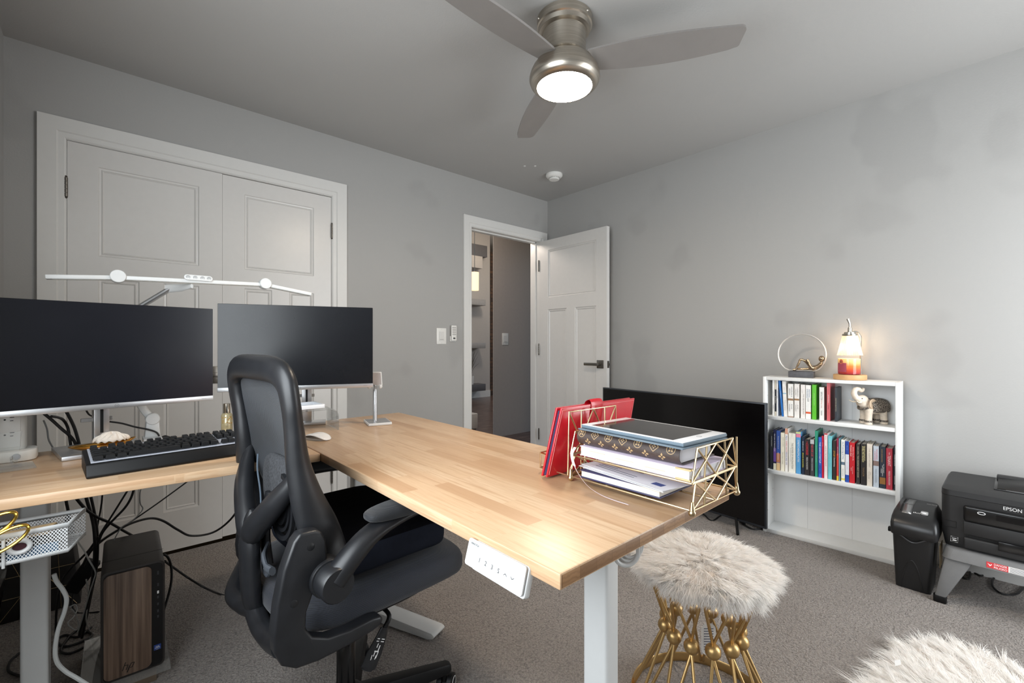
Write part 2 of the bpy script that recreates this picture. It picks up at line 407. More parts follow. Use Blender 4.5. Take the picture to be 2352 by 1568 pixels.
mb = MB(); mb.prism(rrect(.16, .16, .03), wb+Vector((-.055, 0, .03)), (1, 0, 0), (0, 1, 0), (0, 0, .19)); mb.build('body', M_trim, hb, bevel=.012)
mb = MB(); mb.prism(rrect(.13, .13, .03), wb+Vector((-.055, 0, 0)), (1, 0, 0), (0, 1, 0), (0, 0, .03)); mb.build('base', M('heater_grey', (120, 118, 116), .5), hb)
# ---- switches, remote, detector, ceiling anchors
M_plast = M('white_plastic', (228, 227, 223), .35, var=.01)
def light_switch(x0, x1, y, z0, z1, lab):
    xm, zm = (x0+x1)/2, (z0+z1)/2; e = thing('light_switch', lab, 'light switch', (xm, y, zm))
    MB().box(x0, x1, y-.006, y, z0, z1).build('plate', M_plast, e, bevel=.002)
    w, h = (x1-x0)*.25, (z1-z0)*.28; mb = MB()
    mb.add([(xm-w, y-.0062, zm-h), (xm+w, y-.0062, zm-h), (xm+w, y-.0062, zm+h), (xm-w, y-.0062, zm+h), (xm-w, y-.010, zm-h), (xm+w, y-.010, zm-h), (xm+w, y-.007, zm+h), (xm-w, y-.007, zm+h)], [(4, 5, 6, 7), (0, 1, 5, 4), (1, 2, 6, 5), (2, 3, 7, 6), (3, 0, 4, 7)])
    mb.build('rocker', M_trim, e)
    mb = MB(); mb.box(xm-w*.7, xm+w*.7, y-.0108, y-.009, zm-h*.8, zm-h*.68); mb.build('indicator', M('switch_grey', (168, 166, 163), .5), e)
    for s in (-1, 1): MB().lathe([(.003, 0), (.002, .001)], 10, (0, 0, 0), Matrix.Translation((xm, y-.006, zm+s*(z1-z0)*.42)) @ Matrix.Rotation(PI/2, 4, 'X')).build('screw', M_trim, e)
light_switch(1.873, 1.960, YB, 1.097, 1.22, 'white rocker light switch on the grey wall beside the doorway trim')
p, q = atY(1153, 792, YH), atY(1167, 765, YH)
light_switch(p.x, q.x, YH, p.z, q.z, 'white light switch on the hall wall seen through the doorway')
e = thing('fan_remote', 'white handheld fan remote in its wall holder beside the light switch', 'remote control', (2.022, YB, 1.18))
MB().box(1.994, 2.050, YB-.008, YB, 1.118, 1.16).build('holder', M_plast, e, bevel=.002)
MB().box(1.999, 2.047, YB-.022, YB-.008, 1.124, 1.243).build('body', M_plast, e, bevel=.004)
mb_b = M('remote_button_grey', (176, 174, 172), .5)
for i in range(3):
    for j in range(4): MB().box(2.006+.012*i, 2.015+.012*i, YB-.0235, YB-.022, 1.168+.017*j, 1.180+.017*j).build('button', mb_b, e)
MB().prism([(.011*math.cos(a*PI/8), .006*math.sin(a*PI/8)) for a in range(16)], (2.023, YB-.022, 1.143), (1, 0, 0), (0, 0, 1), (0, -.001, 0)).build('emblem', M('remote_black', (40, 40, 42), .5), e)
sm = Vector((2.639, 2.442, H)); e = thing('smoke_detector', 'round white smoke detector on the grey ceiling near the corner', 'smoke detector', tuple(sm))
MB().lathe([(.064, 0), (.066, -.006), (.066, -.016), (.058, -.026), (.046, -.031), (.0, -.031)], 40, sm).build('base', M_plast, e)
MB().lathe([(.040, -.030), (.040, -.035), (.030, -.036)], 40, sm).build('neck', M_plast, e)
mb = MB()
for k in range(18):
    a = 2*PI*k/18; mb.box(-.0025, .0025, .0395, .0412, -.0348, -.0318, mat=Matrix.Translation(sm) @ Matrix.Rotation(a, 4, 'Z'))
mb.build('vent', M('vent_dark', (60, 60, 60), .7), e)
MB().lathe([(.036, -.034), (.041, -.037), (.041, -.042), (.036, -.0465), (.0, -.048)], 40, sm).build('cap', M_plast, e)
for k, (x, y, lab) in enumerate(((2.351, 2.478, 'left one of two tiny white anchors in the ceiling near the smoke detector'), (2.41, 2.425, 'right one of two tiny white anchors in the ceiling, nearer the smoke detector'))):
    mb = MB(); mb.lathe([(.009, 0), (.0095, -.002), (.006, -.004), (.002, -.003)], 12, (x, y, H)); 
    tag(mb.build('ceiling_anchor', M_trim), lab, 'wall anchor', 'plastic anchors left in the ceiling')
# ---- ceiling fan
FC = Vector((1.413, 1.25, H)); fan = thing('ceiling_fan', 'brushed nickel three-blade ceiling fan with a lit round lamp', 'ceiling fan', tuple(FC))
def brushed():
    t = NT('brushed_nickel_fan'); v = t.coord((2, 2, 140)); f = t.noise(v, 3, 3)
    t.col(t.ramp(f, [(.3, srgb(176, 168, 156)), (.7, srgb(200, 193, 182))])); t.b.inputs['Metallic'].default_value = 1; t.b.inputs['Roughness'].default_value = .3; t.b.inputs['Anisotropic'].default_value = .5; return t.m
M_fan = brushed()
MB().lathe([(.110, 0), (.1135, -.004), (.1135, -.036), (.108, -.040), (.104, -.056), (.090, -.062)], 64, FC).build('canopy', M_fan, fan)
MB().lathe([(.090, -.06), (.088, -.07), (.0875, -.13), (.091, -.158), (.103, -.176), (.113, -.182)], 64, FC).build('neck', M_fan, fan)
MB().lathe([(.113, -.181), (.116, -.184), (.120, -.200), (.124, -.203), (.126, -.205)], 64, FC).build('motor_collar', M_fan, fan)
MB().lathe([(.122, -.203), (.131, -.206), (.139, -.222), (.1395, -.224), (.1445, -.240), (.145, -.252), (.139, -.268), (.126, -.280), (.1135, -.284), (.112, -.278)], 64, FC).build('lamp_housing', M_fan, fan)
M_lens = M('lit_lamp_lens', (255, 244, 226), .4, var=0, emit=(255, 236, 212), estr=120)
MB().lathe([(.112, -.279), (.108, -.285), (.08, -.290), (.04, -.2925), (.0, -.293)], 48, FC).build('lamp_lens', M_lens, fan)
for a in (.6, 2.7, 4.8):
    MB().ball(FC+Vector((math.cos(a)*.1135, math.sin(a)*.1135, -.02)), .006, 10).build('canopy_screw', M_nickel, fan)
M_blade = M('silver_fan_blade', (150, 146, 143), .42, .3, var=.03, vscale=12)
def blade_mb(ang):
    out = []; N = 28
    for i in range(N+1):      # straight-ish trailing edge
        t = i/N; out.append((lerp(.10, .655, t), -.055-.018*math.sin(PI*t**.9)))
    for i in range(8): a = math.radians(-90+90*i/7*1.0); out.append((.655+.02*math.cos(a)*1.0+.003*i/7, -.055+.02+.02*math.sin(a)))
    for i in range(6): out.append((lerp(.678, .668, i/5), lerp(-.03, .03, i/5)))
    for i in range(6): a = math.radians(0+90*i/5); out.append((.654+.014*math.cos(a), .03+.012*math.sin(a)))
    for i in range(N+1):      # bowed leading edge
        t = 1-i/N; out.append((lerp(.10, .650, t), .046+.024*math.sin(PI*min(1, t))**.9 if 0 < t < .99 else .043))
    mat = Matrix.Translation(FC+Vector((0, 0, -.188))) @ Matrix.Rotation(ang, 4, 'Z') @ Matrix.Rotation(math.radians(-11), 4, 'X')
    mb = MB(); vs = [mat @ Vector((a, b, -.004)) for a, b in out]; up = mat.to_3x3() @ Vector((0, 0, .008))
    n = len(out); vs += [p+up for p in vs]
    mb.add(vs, [tuple(range(n-1, -1, -1)), tuple(range(n, 2*n))]+[(i, (i+1) % n, n+(i+1) % n, n+i) for i in range(n)])
    return mb
for d in (182, -56.5, 61): 
    blade_mb(math.radians(d)).build('blade', M_blade, fan, angle=50)
# ---- left window daylight, plus unseen fill lights for rear, hall and far room
def area(nm, loc, rot, sx, sy, power, col):
    l = bpy.data.lights.new(nm, 'AREA'); l.shape = 'RECTANGLE'; l.size = sx; l.size_y = sy; l.energy = power; l.color = col[:3]
    o = bpy.data.objects.new(nm, l); o.location = loc; o.rotation_euler = rot; C.objects.link(o); return o
area('daylight_left_window', (XL-.04, (WIN[0]+WIN[1])/2, (WIN[2]+WIN[3])/2), (0, math.radians(-90), 0), 1.35, 1.18, 42, (.90, .96, 1))
area('rear_window_fill', ((FILL_WIN[0]+FILL_WIN[1])/2, YF-.04, (FILL_WIN[2]+FILL_WIN[3])/2), (math.radians(90), 0, 0), 1.0, 1.75, 42, (.94, .975, 1))  # fill light standing in the added rear window
def point(nm, loc, power, col, r):
    l = bpy.data.lights.new(nm, 'POINT'); l.energy = power; l.color = col[:3]; l.shadow_soft_size = r
    o = bpy.data.objects.new(nm, l); o.location = loc; C.objects.link(o); return o
point('hall_fill', (2.5, 3.55, 2.25), 24, (1, .86, .74), .1)  # added fill without a fixture, warms and brightens the hall wall
point('far_room_warm_fill', (5.2, 6.0, 2.9), 40, (1, .88, .74), .15)  # unseen warm point light without a fixture, brightens the far room
point('far_room_soft_fill', (7.5, 5.5, 2.0), 40, (1, .97, .95), .4)  # unseen neutral point light, no window behind it, fills the far room
w = bpy.data.worlds.new('daylight_sky'); w.use_nodes = True; bpy.context.scene.world = w
nt = w.node_tree; bg = nt.nodes['Background']; sky = nt.nodes.new('ShaderNodeTexSky'); sky.sky_type = 'NISHITA'; sky.sun_disc = False; sky.sun_elevation = math.radians(35)
nt.links.new(sky.outputs['Color'], bg.inputs['Color']); bg.inputs['Strength'].default_value = .08
cam = bpy.data.cameras.new('camera'); cam.lens = FOC/2352*36; cam.sensor_width = 36; cam.shift_y = 7/2352; cam.clip_start = .05
co = bpy.data.objects.new('camera', cam); co.location = (0, 0, EYE); co.rotation_euler = (PI/2, 0, YAW-PI/2); C.objects.link(co)
sc = bpy.context.scene; sc.camera = co
sc.view_settings.view_transform = 'Standard'; sc.view_settings.look = 'None'; sc.view_settings.exposure = 0.1; sc.view_settings.gamma = 1
sc.view_settings.use_curve_mapping = False
# ================= the L-shaped standing desk and what stands on it
ZD = .75
def butcher(name, along, base=1.0):
    """finger-jointed butcher block: staves run along one axis"""
    t = NT(name); v = t.coord((1, 1, 1), (0, 0, 0) if along == 'X' else (0, 0, PI/2))
    nd = t.n('ShaderNodeTexBrick', Scale=1.0, offset=.37, offset_frequency=2, squash=1.0)
    for k, x in (('Brick Width', .33), ('Row Height', .042), ('Mortar Size', .0006), ('Mortar Smooth', .3), ('Bias', 0)): nd.inputs[k].default_value = x
    b = base; nd.inputs['Color1'].default_value = (0, 0, 0, 1); nd.inputs['Color2'].default_value = (1, 1, 1, 1); nd.inputs['Mortar'].default_value = (.35, .35, .35, 1)
    t.l(v, nd.inputs['Vector'])
    stave = t.ramp(nd.outputs['Color'], [(.0, srgb(176, 138, 104)), (.14, srgb(192, 157, 122)), (.45, srgb(202, 170, 136)), (.8, srgb(208, 179, 147)), (1, srgb(198, 164, 130))])
    st = t.n('ShaderNodeMapping'); st.inputs['Scale'].default_value = (1.6, 34, 34); t.l(v, st.inputs['Vector'])
    # shift the grain per stave so it breaks at each joint
    ad = t.n('ShaderNodeMixRGB', blend_type='ADD'); ad.inputs[0].default_value = 1; t.l(st.outputs['Vector'], ad.inputs[1])
    ml = t.n('ShaderNodeMixRGB', blend_type='MULTIPLY'); ml.inputs[0].default_value = 1; t.l(nd.outputs['Color'], ml.inputs[1]); ml.inputs[2].default_value = (9, 23, 0, 1)
    t.l(ml.outputs[0], ad.inputs[2])
    g = t.noise(ad.outputs[0], 2.2, 6, .62)
    c = t.mix(t.ramp(g, [(.36, (.75, .75, .75, 1)), (.5, (0, 0, 0, 1))]), stave, srgb(180, 142, 107))
    g2 = t.noise(ad.outputs[0], 7, 4, .6)
    c = t.mix(t.ramp(g2, [(.42, (.35, .35, .35, 1)), (.55, (0, 0, 0, 1))]), c, srgb(188, 152, 117))
    t.col(c); t.b.inputs['Roughness'].default_value = .33; t.b.inputs['Specular IOR Level'].default_value = .42
    t.bump(g, .03, .002); return t.m
M_bbY, M_bbX = butcher('butcher_block_lengthwise', 'Y'), butcher('butcher_block_crosswise', 'X')
def endgrain():
    t = NT('end_grain_edge'); v = t.coord(); nd = t.n('ShaderNodeTexBrick', Scale=1, offset=0)
    r = t.coord((1, 1, 1), (PI/2, 0, 0)); t.l(r, nd.inputs['Vector'])
    for k, x in (('Brick Width', .042), ('Row Height', 1.0), ('Mortar Size', .0005)): nd.inputs[k].default_value = x
    nd.inputs['Color1'].default_value = srgb(166, 126, 88); nd.inputs['Color2'].default_value = srgb(132, 98, 68); nd.inputs['Mortar'].default_value = srgb(120, 88, 58)
    wv = t.n('ShaderNodeTexWave', Scale=60, Distortion=5, Detail=2, wave_type='RINGS'); t.l(v, wv.inputs['Vector'])
    t.col(t.mix(t.ramp(wv.outputs['Fac'], [(.4, (0, 0, 0, 1)), (.9, (.4, .4, .4, 1))]), nd.outputs['Color'], srgb(122, 88, 58))); t.b.inputs['Roughness'].default_value = .45; return t.m
M_end = endgrain()
M_white = M('white_powder_coat', (210, 211, 210), .38, var=.012, bump=.03, bscale=700)
M_blk = M('black_plastic', (13, 13, 14), .48, var=.08, spec=.28)
M_silver = M('silver_anodised', (196, 197, 199), .32, .85, var=.02)
def acrylic():
    t = NT('clear_acrylic'); tr = t.n('ShaderNodeBsdfTransparent'); gl = t.n('ShaderNodeBsdfGlossy'); gl.inputs['Roughness'].default_value = .03
    df = t.n('ShaderNodeBsdfDiffuse'); df.inputs['Color'].default_value = (.9, .92, .92, 1); tr.inputs['Color'].default_value = (.95, .96, .96, 1)
    lw = t.n('ShaderNodeLayerWeight', Blend=.25); nz = t.noise(t.coord(), 20, 2)
    m1 = t.n('ShaderNodeMixShader'); m1.inputs[0].default_value = .07; t.l(tr.outputs[0], m1.inputs[1]); t.l(df.outputs[0], m1.inputs[2])
    mm = t.n('ShaderNodeMath', operation='MULTIPLY'); mm.inputs[1].default_value = .55; t.l(lw.outputs['Fresnel'], mm.inputs[0])
    m2 = t.n('ShaderNodeMixShader'); t.l(mm.outputs[0], m2.inputs[0]); t.l(m1.outputs[0], m2.inputs[1]); t.l(gl.outputs[0], m2.inputs[2])
    t.l(m2.outputs[0], t.out.inputs['Surface']); return t.m
M_acryl = acrylic()
M_gold = M('gold_wire_metal', (214, 190, 150), .28, 1, var=.04)
desk = thing('standing_desk', 'L-shaped standing desk with butcher block top and white steel legs', 'desk', (.806, 1.28, 0))
X0, X1, Y0, Y1 = .507, 1.107, .457, 2.092
TH = .026
mb = MB(); mb.box(X0, X1, Y0, Y1, ZD-TH, ZD); top = mb.build('main_tabletop', M_bbY, desk, bevel=.003)
# front end shows end grain
top.data.materials.append(M_end)
for p in top.data.polygons:
    if p.normal.y < -.9 and p.area > .005: p.material_index = 1
mb = MB(); mb.prism([(XL+.02, 1.513), (X0-.0012, 1.472), (X0-.0012, Y1), (XL+.02, Y1)], (0, 0, ZD-TH), (1, 0, 0), (0, 1, 0), (0, 0, TH-.0003))
mb.build('return_tabletop', M_bbX, desk, bevel=.003)
def column(x, y, sx, sy, base=None, dirv=(1, 0), L=.62):
    mb = MB(); mb.prism(rrect(sx, sy, .008), (x, y, .03), (1, 0, 0), (0, 1, 0), (0, 0, ZD-TH-.06)); c = mb.build('lifting_column', M_white, desk, angle=50)
    mb = MB(); mb.prism(rrect(sx-.01, sy-.01, .007), (x, y, ZD-TH-.04), (1, 0, 0), (0, 1, 0), (0, 0, .02)); mb.build('column_head', M_white, desk)
    b = base or (x, y); d = Vector((*dirv, 0)).normalized(); q = Vector((-d.y, d.x, 0))
    mb = MB(); pr = [(-L/2+.03, 0), (L/2-.03, 0), (L/2-.008, .006), (L/2, .014), (L/2, .02), (L/2-.012, .027), (.06, .036), (-.06, .036), (-L/2+.012, .027), (-L/2, .02), (-L/2, .014), (-L/2+.008, .006)]
    mb.prism(pr, Vector((*b, .004))-q*.036, d, (0, 0, 1), q*.072); mb.build('foot', M_white, desk, bevel=.006)
    for s in (-1, 1): MB().lathe([(.016, 0), (.016, .006)], 14, Vector((*b, 0))+d*s*(L/2-.04)).build('leveling_pad', M_blk, desk)
column(.808, .609, .046, .064, dirv=(1, 0), L=.56)
column(-.138, 1.74, .052, .075, dirv=(0, 1), L=.56)
column(.80, 1.86, .064, .05, base=(.824, 1.70), dirv=(.37, -.93), L=.56)
mb = MB(); mb.box(.775, .841, .53, 1.98, ZD-TH-.045, ZD-TH-.0); mb.build('crossbar', M_white, desk, bevel=.003)
mb = MB(); mb.box(-.17, .77, 1.75, 1.80, ZD-TH-.045, ZD-TH); mb.build('crossbar', M_white, desk, bevel=.003)
mb = MB(); mb.box(.53, 1.08, .58, .64, ZD-TH-.012, ZD-TH); mb.build('side_bracket', M_white, desk, bevel=.003)
# control panel under the edge, leaning outward
o = Vector((.4935, .598, .717)); u = Vector((0, -1, 0)); vv = Vector((.28, 0, 1)).normalized(); n = u.cross(vv)
mb = MB(); mb.prism(rrect(.152, .046, .005), o-n*.004, u, vv, n*.004); cp = mb.build('control_panel', M_white, desk, bevel=.001)
mb = MB(); mb.prism(rrect(.140, .05, .006), o-n*.018-vv*.002+u*.008, u, vv, n*.012); mb.build('panel_housing', M_white, desk, bevel=.002)
M_btn = M('button_grey', (205, 206, 206), .5, var=.01); M_ink = M('dark_ink', (38, 38, 40), .6, var=0)
for k in range(6):
    c = o+u*(-.036+.0172*k)-vv*.004
    mb = MB(); mb.prism([(.0068*math.cos(a*PI/10), .0068*math.sin(a*PI/10)) for a in range(20)], c, u, vv, n*.0005); b = mb.build('button', M_btn, cp)
    mb = MB(); s = '123S'[k] if k < 4 else None
    if s: text(mb, s, c+n*.0006, u, vv, .0075)
    else:
        sg = 1 if k == 4 else -1
        mb.prism([(-.0042, -sg*.0012), (0, sg*.0018), (.0042, -sg*.0012), (.0042, -sg*.0022), (0, sg*.0006), (-.0042, -sg*.0022)], c+n*.0006, u, vv, n*.0002)
    mb.build('symbol', M_ink, b)
text(MB(), 'INNOVSA', o-u*.056+vv*.016+n*.0002, u, vv, .0036, .024).build('lettering', M_ink, cp)
# white cable hooks under the front edge
for k in range(3):
    hx, hy = .752+.016*k, .505+.006*k; pts = [(hx-.021, hy+.012, ZD-TH)]+[(hx-.021*math.cos(a), hy+.012*math.cos(a), ZD-TH-.036-.022*math.sin(a)) for a in np.linspace(0, PI, 14)]+[(hx+.021, hy-.012, ZD-TH)]
    mb = MB(); mb.tube(pts, .0042, 10); mb.build('cable_hook', M_white, desk)
# ---- monitors
def screen(name, c1, c2, var):
    t = NT(name); v = t.coord(); f = t.noise(v, 5, 5, .65)
    t.col(t.ramp(f, [(.3, srgb(*c1)), (.7, srgb(*c2))])); t.b.inputs['Roughness'].default_value = var; t.b.inputs['Specular IOR Level'].default_value = .34
    rr = t.ramp(t.noise(v, 4, 4, .6), [(.35, (var-.015,)*3+(1,)), (.65, (var+.015,)*3+(1,))]); t.l(rr, t.b.inputs['Roughness']); return t.m
M_scr = screen('matte_screen', (14, 16, 24), (16, 18, 27), .24); M_scr2 = screen('dusty_matte_screen', (17, 19, 24), (22, 24, 29), .27)
def monitor(label, L, R, zb, zt, scr, chin=.017, base=None, back=0, plate=(-.155, .05, .105), group='computer monitors on the standing desk'):
    """L,R: bottom corners of the panel seen from the front (world xy)"""
    L, R = Vector((*L, 0)), Vector((*R, 0)); u = (R-L).normalized(); W = (R-L).length; n = Vector((u.y, -u.x, 0))   # n faces the viewer
    mid = (L+R)/2; e = thing('monitor', label, 'monitor', (mid.x, mid.y, ZD), 0, group); up = Vector((0, 0, 1)); h = zt-zb
    def slab(a0, a1, b0, b1, d0, d1): 
        mb = MB(); o = mid+up*zb
        vs = [o+u*a+up*b+n*d for d in (d0, d1) for b in (b0, b1) for a in (a0, a1)]
        return mb.add(vs, [(0, 2, 3, 1), (4, 5, 7, 6), (0, 1, 5, 4), (2, 6, 7, 3), (0, 4, 6, 2), (1, 3, 7, 5)])
    w = W/2
    slab(-w, w, 0, h, -.009, -.0012).build('casing', M_blk, e, bevel=.002)
    slab(-w+.0012, w-.0012, chin, h-.0012, -.0012, .0003).build('screen', scr, e)
    ch = slab(-w, w, 0, chin, -.010, .0022).build('chin', M_silver, e, bevel=.0012)
    slab(-.13, .13, .06, .24, -.035, -.009).build('rear_housing', M_blk, e, bevel=.012)
    o = mid+up*(zb+chin/2)+n*.0024
    mb = MB()
    mb.tube([o+u*(.0052*math.cos(a))+up*(.0052*math.sin(a)) for a in np.linspace(0, 2*PI, 21)[:-1]], .0004, 5, closed=True)
    text(mb, 'hp', o, u, up, .0052); mb.build('emblem', M('emblem_grey', (120, 122, 125), .4, .5, var=0), ch)
    text(MB(), 'HP E24 G5', o+u*(w-.03), u, up, .0022, .022).build('lettering', M('emblem_grey', (120, 122, 125)), ch)
    # stand: slotted neck on a flat foot plate
    zb2 = ZD+.013
    def nslab(a0, a1, d0, d1, z0, z1, nm, m, par=e, bev=.0015):
        mb = MB(); vs = [mid+u*a+n*d+up*z for z in (z0, z1) for d in (d0, d1) for a in (a0, a1)]
        return mb.add(vs, [(0, 2, 3, 1), (4, 5, 7, 6), (0, 1, 5, 4), (2, 6, 7, 3), (0, 4, 6, 2), (1, 3, 7, 5)]).build(nm, m, par, bevel=bev)
    a = base
    nk = nslab(a-.019, a+.019, -.085-back, -.05-back, zb2, zb+.2, 'neck', M_silver)
    nslab(a-.004, a+.004, -.0502-back, -.0495-back, zb2+.045, zb+.01, 'cable_slot', M_blk, nk, 0)
    nslab(a-.035, a+.035, -.07-back, -.036, zb+.13, zb+.18, 'pivot', M_silver)
    nslab(a-.047, a+.030, -.078-back, -.068-back, zb-.045, zb-.033, 'cable_clip', M('clip_grey', (128, 126, 124), .5))
    nslab(-plate[2]+a, plate[2]+a, plate[0], plate[1], ZD+.0005, ZD+.013, 'foot_plate', M_silver)
    return e
monitor('large black monitor on a silver stand at the left end of the desk', (-.243, 1.896), (.296, 1.987), .889, 1.226, M_scr, base=-.028)
monitor('black monitor with dusty reflecting screen behind the top of the office chair', (.312, 2.006), (.838, 1.812), .914, 1.249, M_scr2, base=.02, back=.075, plate=(-.185, -.115, .075))
# ---- LED bar lamp clamped to the back edge
lamp = thing('desk_lamp', 'white slim three-section bar desk lamp arching over both monitors', 'desk lamp', (.125, 2.10, ZD))
YL = 2.0; A, B, Cc, Dd = atY(104, 636, YL), atY(271, 638, YL), atY(608, 654, YL), atY(713, 676, YL)
def bar(p, q, nm):
    d = (q-p).normalized(); sd = Vector((0, 1, 0)); up = sd.cross(d)*-1; up = up if up.z > 0 else -up
    mb = MB(); vs = [p+d*s+sd*y+up*z for s in (0, (q-p).length) for y, z in ((-.016, -.007), (.016, -.007), (.016, .007), (-.016, .007))]
    mb.add(vs, [(0, 1, 2, 3), (7, 6, 5, 4), (0, 4, 5, 1), (1, 5, 6, 2), (2, 6, 7, 3), (3, 7, 4, 0)]); o = mb.build(nm, M_white, lamp, bevel=.003)
    mb = MB(); vs = [p+d*s+sd*y+up*-.0075 for s in (.015, (q-p).length-.015) for y in (-.010, .010)]+[p+d*s+sd*y+up*-.0068 for s in (.015, (q-p).length-.015) for y in (-.010, .010)]
    mb.add(vs, [(0, 1, 3, 2), (4, 6, 7, 5), (0, 4, 5, 1), (2, 3, 7, 6), (0, 2, 6, 4), (1, 5, 7, 3)]); mb.build('diffuser', M('lamp_diffuser', (236, 236, 230), .6, var=0), o)
g = (Cc-B).normalized()
bar(A, B, 'side_bar'); bar(B, Cc, 'centre_bar'); bar(Cc, Dd, 'side_bar')
for p in (B, Cc):
    mb = MB(); mb.lathe([(.0, -.016), (.021, -.016), (.021, .019), (.0195, .021), (.0, .021)], 32, p+Vector((0, 0, .004)), Matrix.Rotation(PI/2, 4, 'X')); mb.build('pivot_knob', M_white, lamp)
pc = atY(456, 638, YL-.02)
mb = MB(); mb.prism(rrect(.086, .020, .0098, 8), pc+Vector((0, .006, 0)), (1, 0, 0), (0, .25, .97), (0, -.008, 0)); cpod = mb.build('control_pod', M_white, lamp, bevel=.001)
for k, dx in enumerate((-.031, -.010, .012, .032)):
    mb = MB(); c = pc+Vector((dx, -.0026, 0))
    mb.tube([c+Vector((.0055*math.cos(a), 0, .0055*math.sin(a))) for a in np.linspace(0, 2*PI, 17)[:-1]], .0006, 5, closed=True)
    mb.tube([c+Vector((.0022*math.cos(a), 0, .0022*math.sin(a))) for a in np.linspace(0, 2*PI, 13)[:-1]], .0005, 5, closed=True); mb.build('touch_key', M('key_grey', (130, 132, 135), .5), cpod)
eb = atY(392, 662, 2.09); ee = eb
arm0 = atY(325, 705, 2.10); elbow_low = Vector((.128, 2.128, .822))
mb = MB(); d = (eb-arm0); far = Vector((.0, 2.13, 1.10))
aw = atY(300, 717, 2.11); mb.tube([aw, eb], .017, 12, asp=.55, up=(0, 1, 0)); mb.build('upper_arm', M_silver, lamp)
mb = MB(); c0 = atY(440, 657, 2.01); mb.tube([eb+Vector((-.012, 0, -.002)), eb+Vector((.03, -.03, .002)), Vector((c0.x, 2.0, c0.z))], [.016, .014, .008], 12, asp=.6); mb.build('neck_joint', M_white, lamp)
mb = MB(); mb.tube(spline([Vector((.02, 2.125, 1.06)), Vector((.055, 2.125, .96)), Vector((.09, 2.125, .885)), Vector((.11, 2.127, .845)), elbow_low], 6), .0125, 10, asp=.8); mb.build('lower_arm', M_white, lamp)
mb = MB(); mb.lathe([(0, -.017), (.019, -.017), (.021, -.015), (.021, .015), (.019, .017), (0, .017)], 28, (.02, 2.125, 1.06), Matrix.Rotation(PI/2, 4, 'X')); mb.build('elbow', M_white, lamp)
mb = MB(); mb.lathe([(0, -.024), (.019, -.024), (.021, -.022), (.021, .022), (.019, .024), (0, .024)], 28, elbow_low, Matrix.Rotation(PI/2, 4, 'X')); mb.build('lower_joint', M_white, lamp)
mb = MB(); mb.prism([(-.024, 0), (.024, 0), (.018, .07), (-.018, .07)], (.128, 2.108, ZD+.004), (1, 0, 0), (0, 0, 1), (0, .04, 0)); mb.build('post', M_white, lamp, bevel=.006)
mb = MB(); mb.box(.10, .152, 2.06, 2.15, ZD+.0002, ZD+.008); mb.box(.10, .152, 2.094, 2.15, ZD-.07, ZD+.004); mb.box(.10, .152, 2.06, 2.11, ZD-.07, ZD-.06)
mb.tube([(.126, 2.075, ZD-.062), (.126, 2.075, ZD-TH-.004)], .006, 10); mb.build('clamp', M_white, lamp)
# ---- keyboard
kb0 = Vector((-.037, 1.578, ZD)); ka = math.radians(4.5); ku = Vector((math.cos(ka), math.sin(ka), 0)); kv = Vector((-math.sin(ka), math.cos(ka), 0))
kb = thing('keyboard', 'full-size black mechanical keyboard at the front edge of the left desktop', 'keyboard', tuple(kb0+ku*.22+kv*.08))
KW, KD = .445, .168; Zf, Zb = .036, .054
def kp(a, b, z): return kb0+ku*a+kv*b+Vector((0, 0, z))
mb = MB(); prof = [(0.004, .0), (0, .004), (.001, .008), (.012, Zf-.003), (.016, Zf-.001), (.022, Zf-.001), (KD-.012, Zb-.004), (KD, Zb-.006), (KD, .004), (KD-.004, 0)]
mb.prism(prof, kp(0, 0, .0006), kv, (0, 0, 1), ku*KW); mb.build('case', M_blk, kb, bevel=.003)
tl = math.atan2(Zb-Zf-.003, KD-.034); kz = lambda b: Zf-.001+(b-.022)*math.tan(tl)
mb = MB(); vs = [kp(a, b, kz(b)+dz) for dz in (-.004, .0025) for b in (.024, KD-.014) for a in (.010, KW-.010)]
mb.add(vs, [(0, 2, 3, 1), (4, 5, 7, 6), (0, 1, 5, 4), (2, 6, 7, 3), (0, 4, 6, 2), (1, 3, 7, 5)]); mb.build('key_plate', M('pale_key_plate', (186, 190, 200), .4, var=.02), kb)
M_key = M('black_keycap', (17, 18, 20), .45, var=.05, spec=.35)
un = .01905; rows = [[1.25, 1.25, 1.25, 6.25, 1.25, 1.25, 1.25, 1.25], [2.25]+[1]*10+[2.75], [1.75]+[1]*11+[2.25], [1.5]+[1]*12+[1.5], [1]*13+[2], [1, -1, 1, 1, 1, 1, -.5, 1, 1, 1, 1, -.5, 1, 1, 1, 1]]
nav = {0: [0, 1, 2], 1: [1], 3: [0, 1, 2], 4: [0, 1, 2], 5: [0, 1, 2]}; pad = {0: [(0, 2), (2, 1)], 1: [(0, 1), (1, 1), (2, 1)], 2: [(0, 1), (1, 1), (2, 1)], 3: [(0, 1), (1, 1), (2, 1)], 4: [(0, 1), (1, 1), (2, 1), (3, 1)]}
kmesh = {}
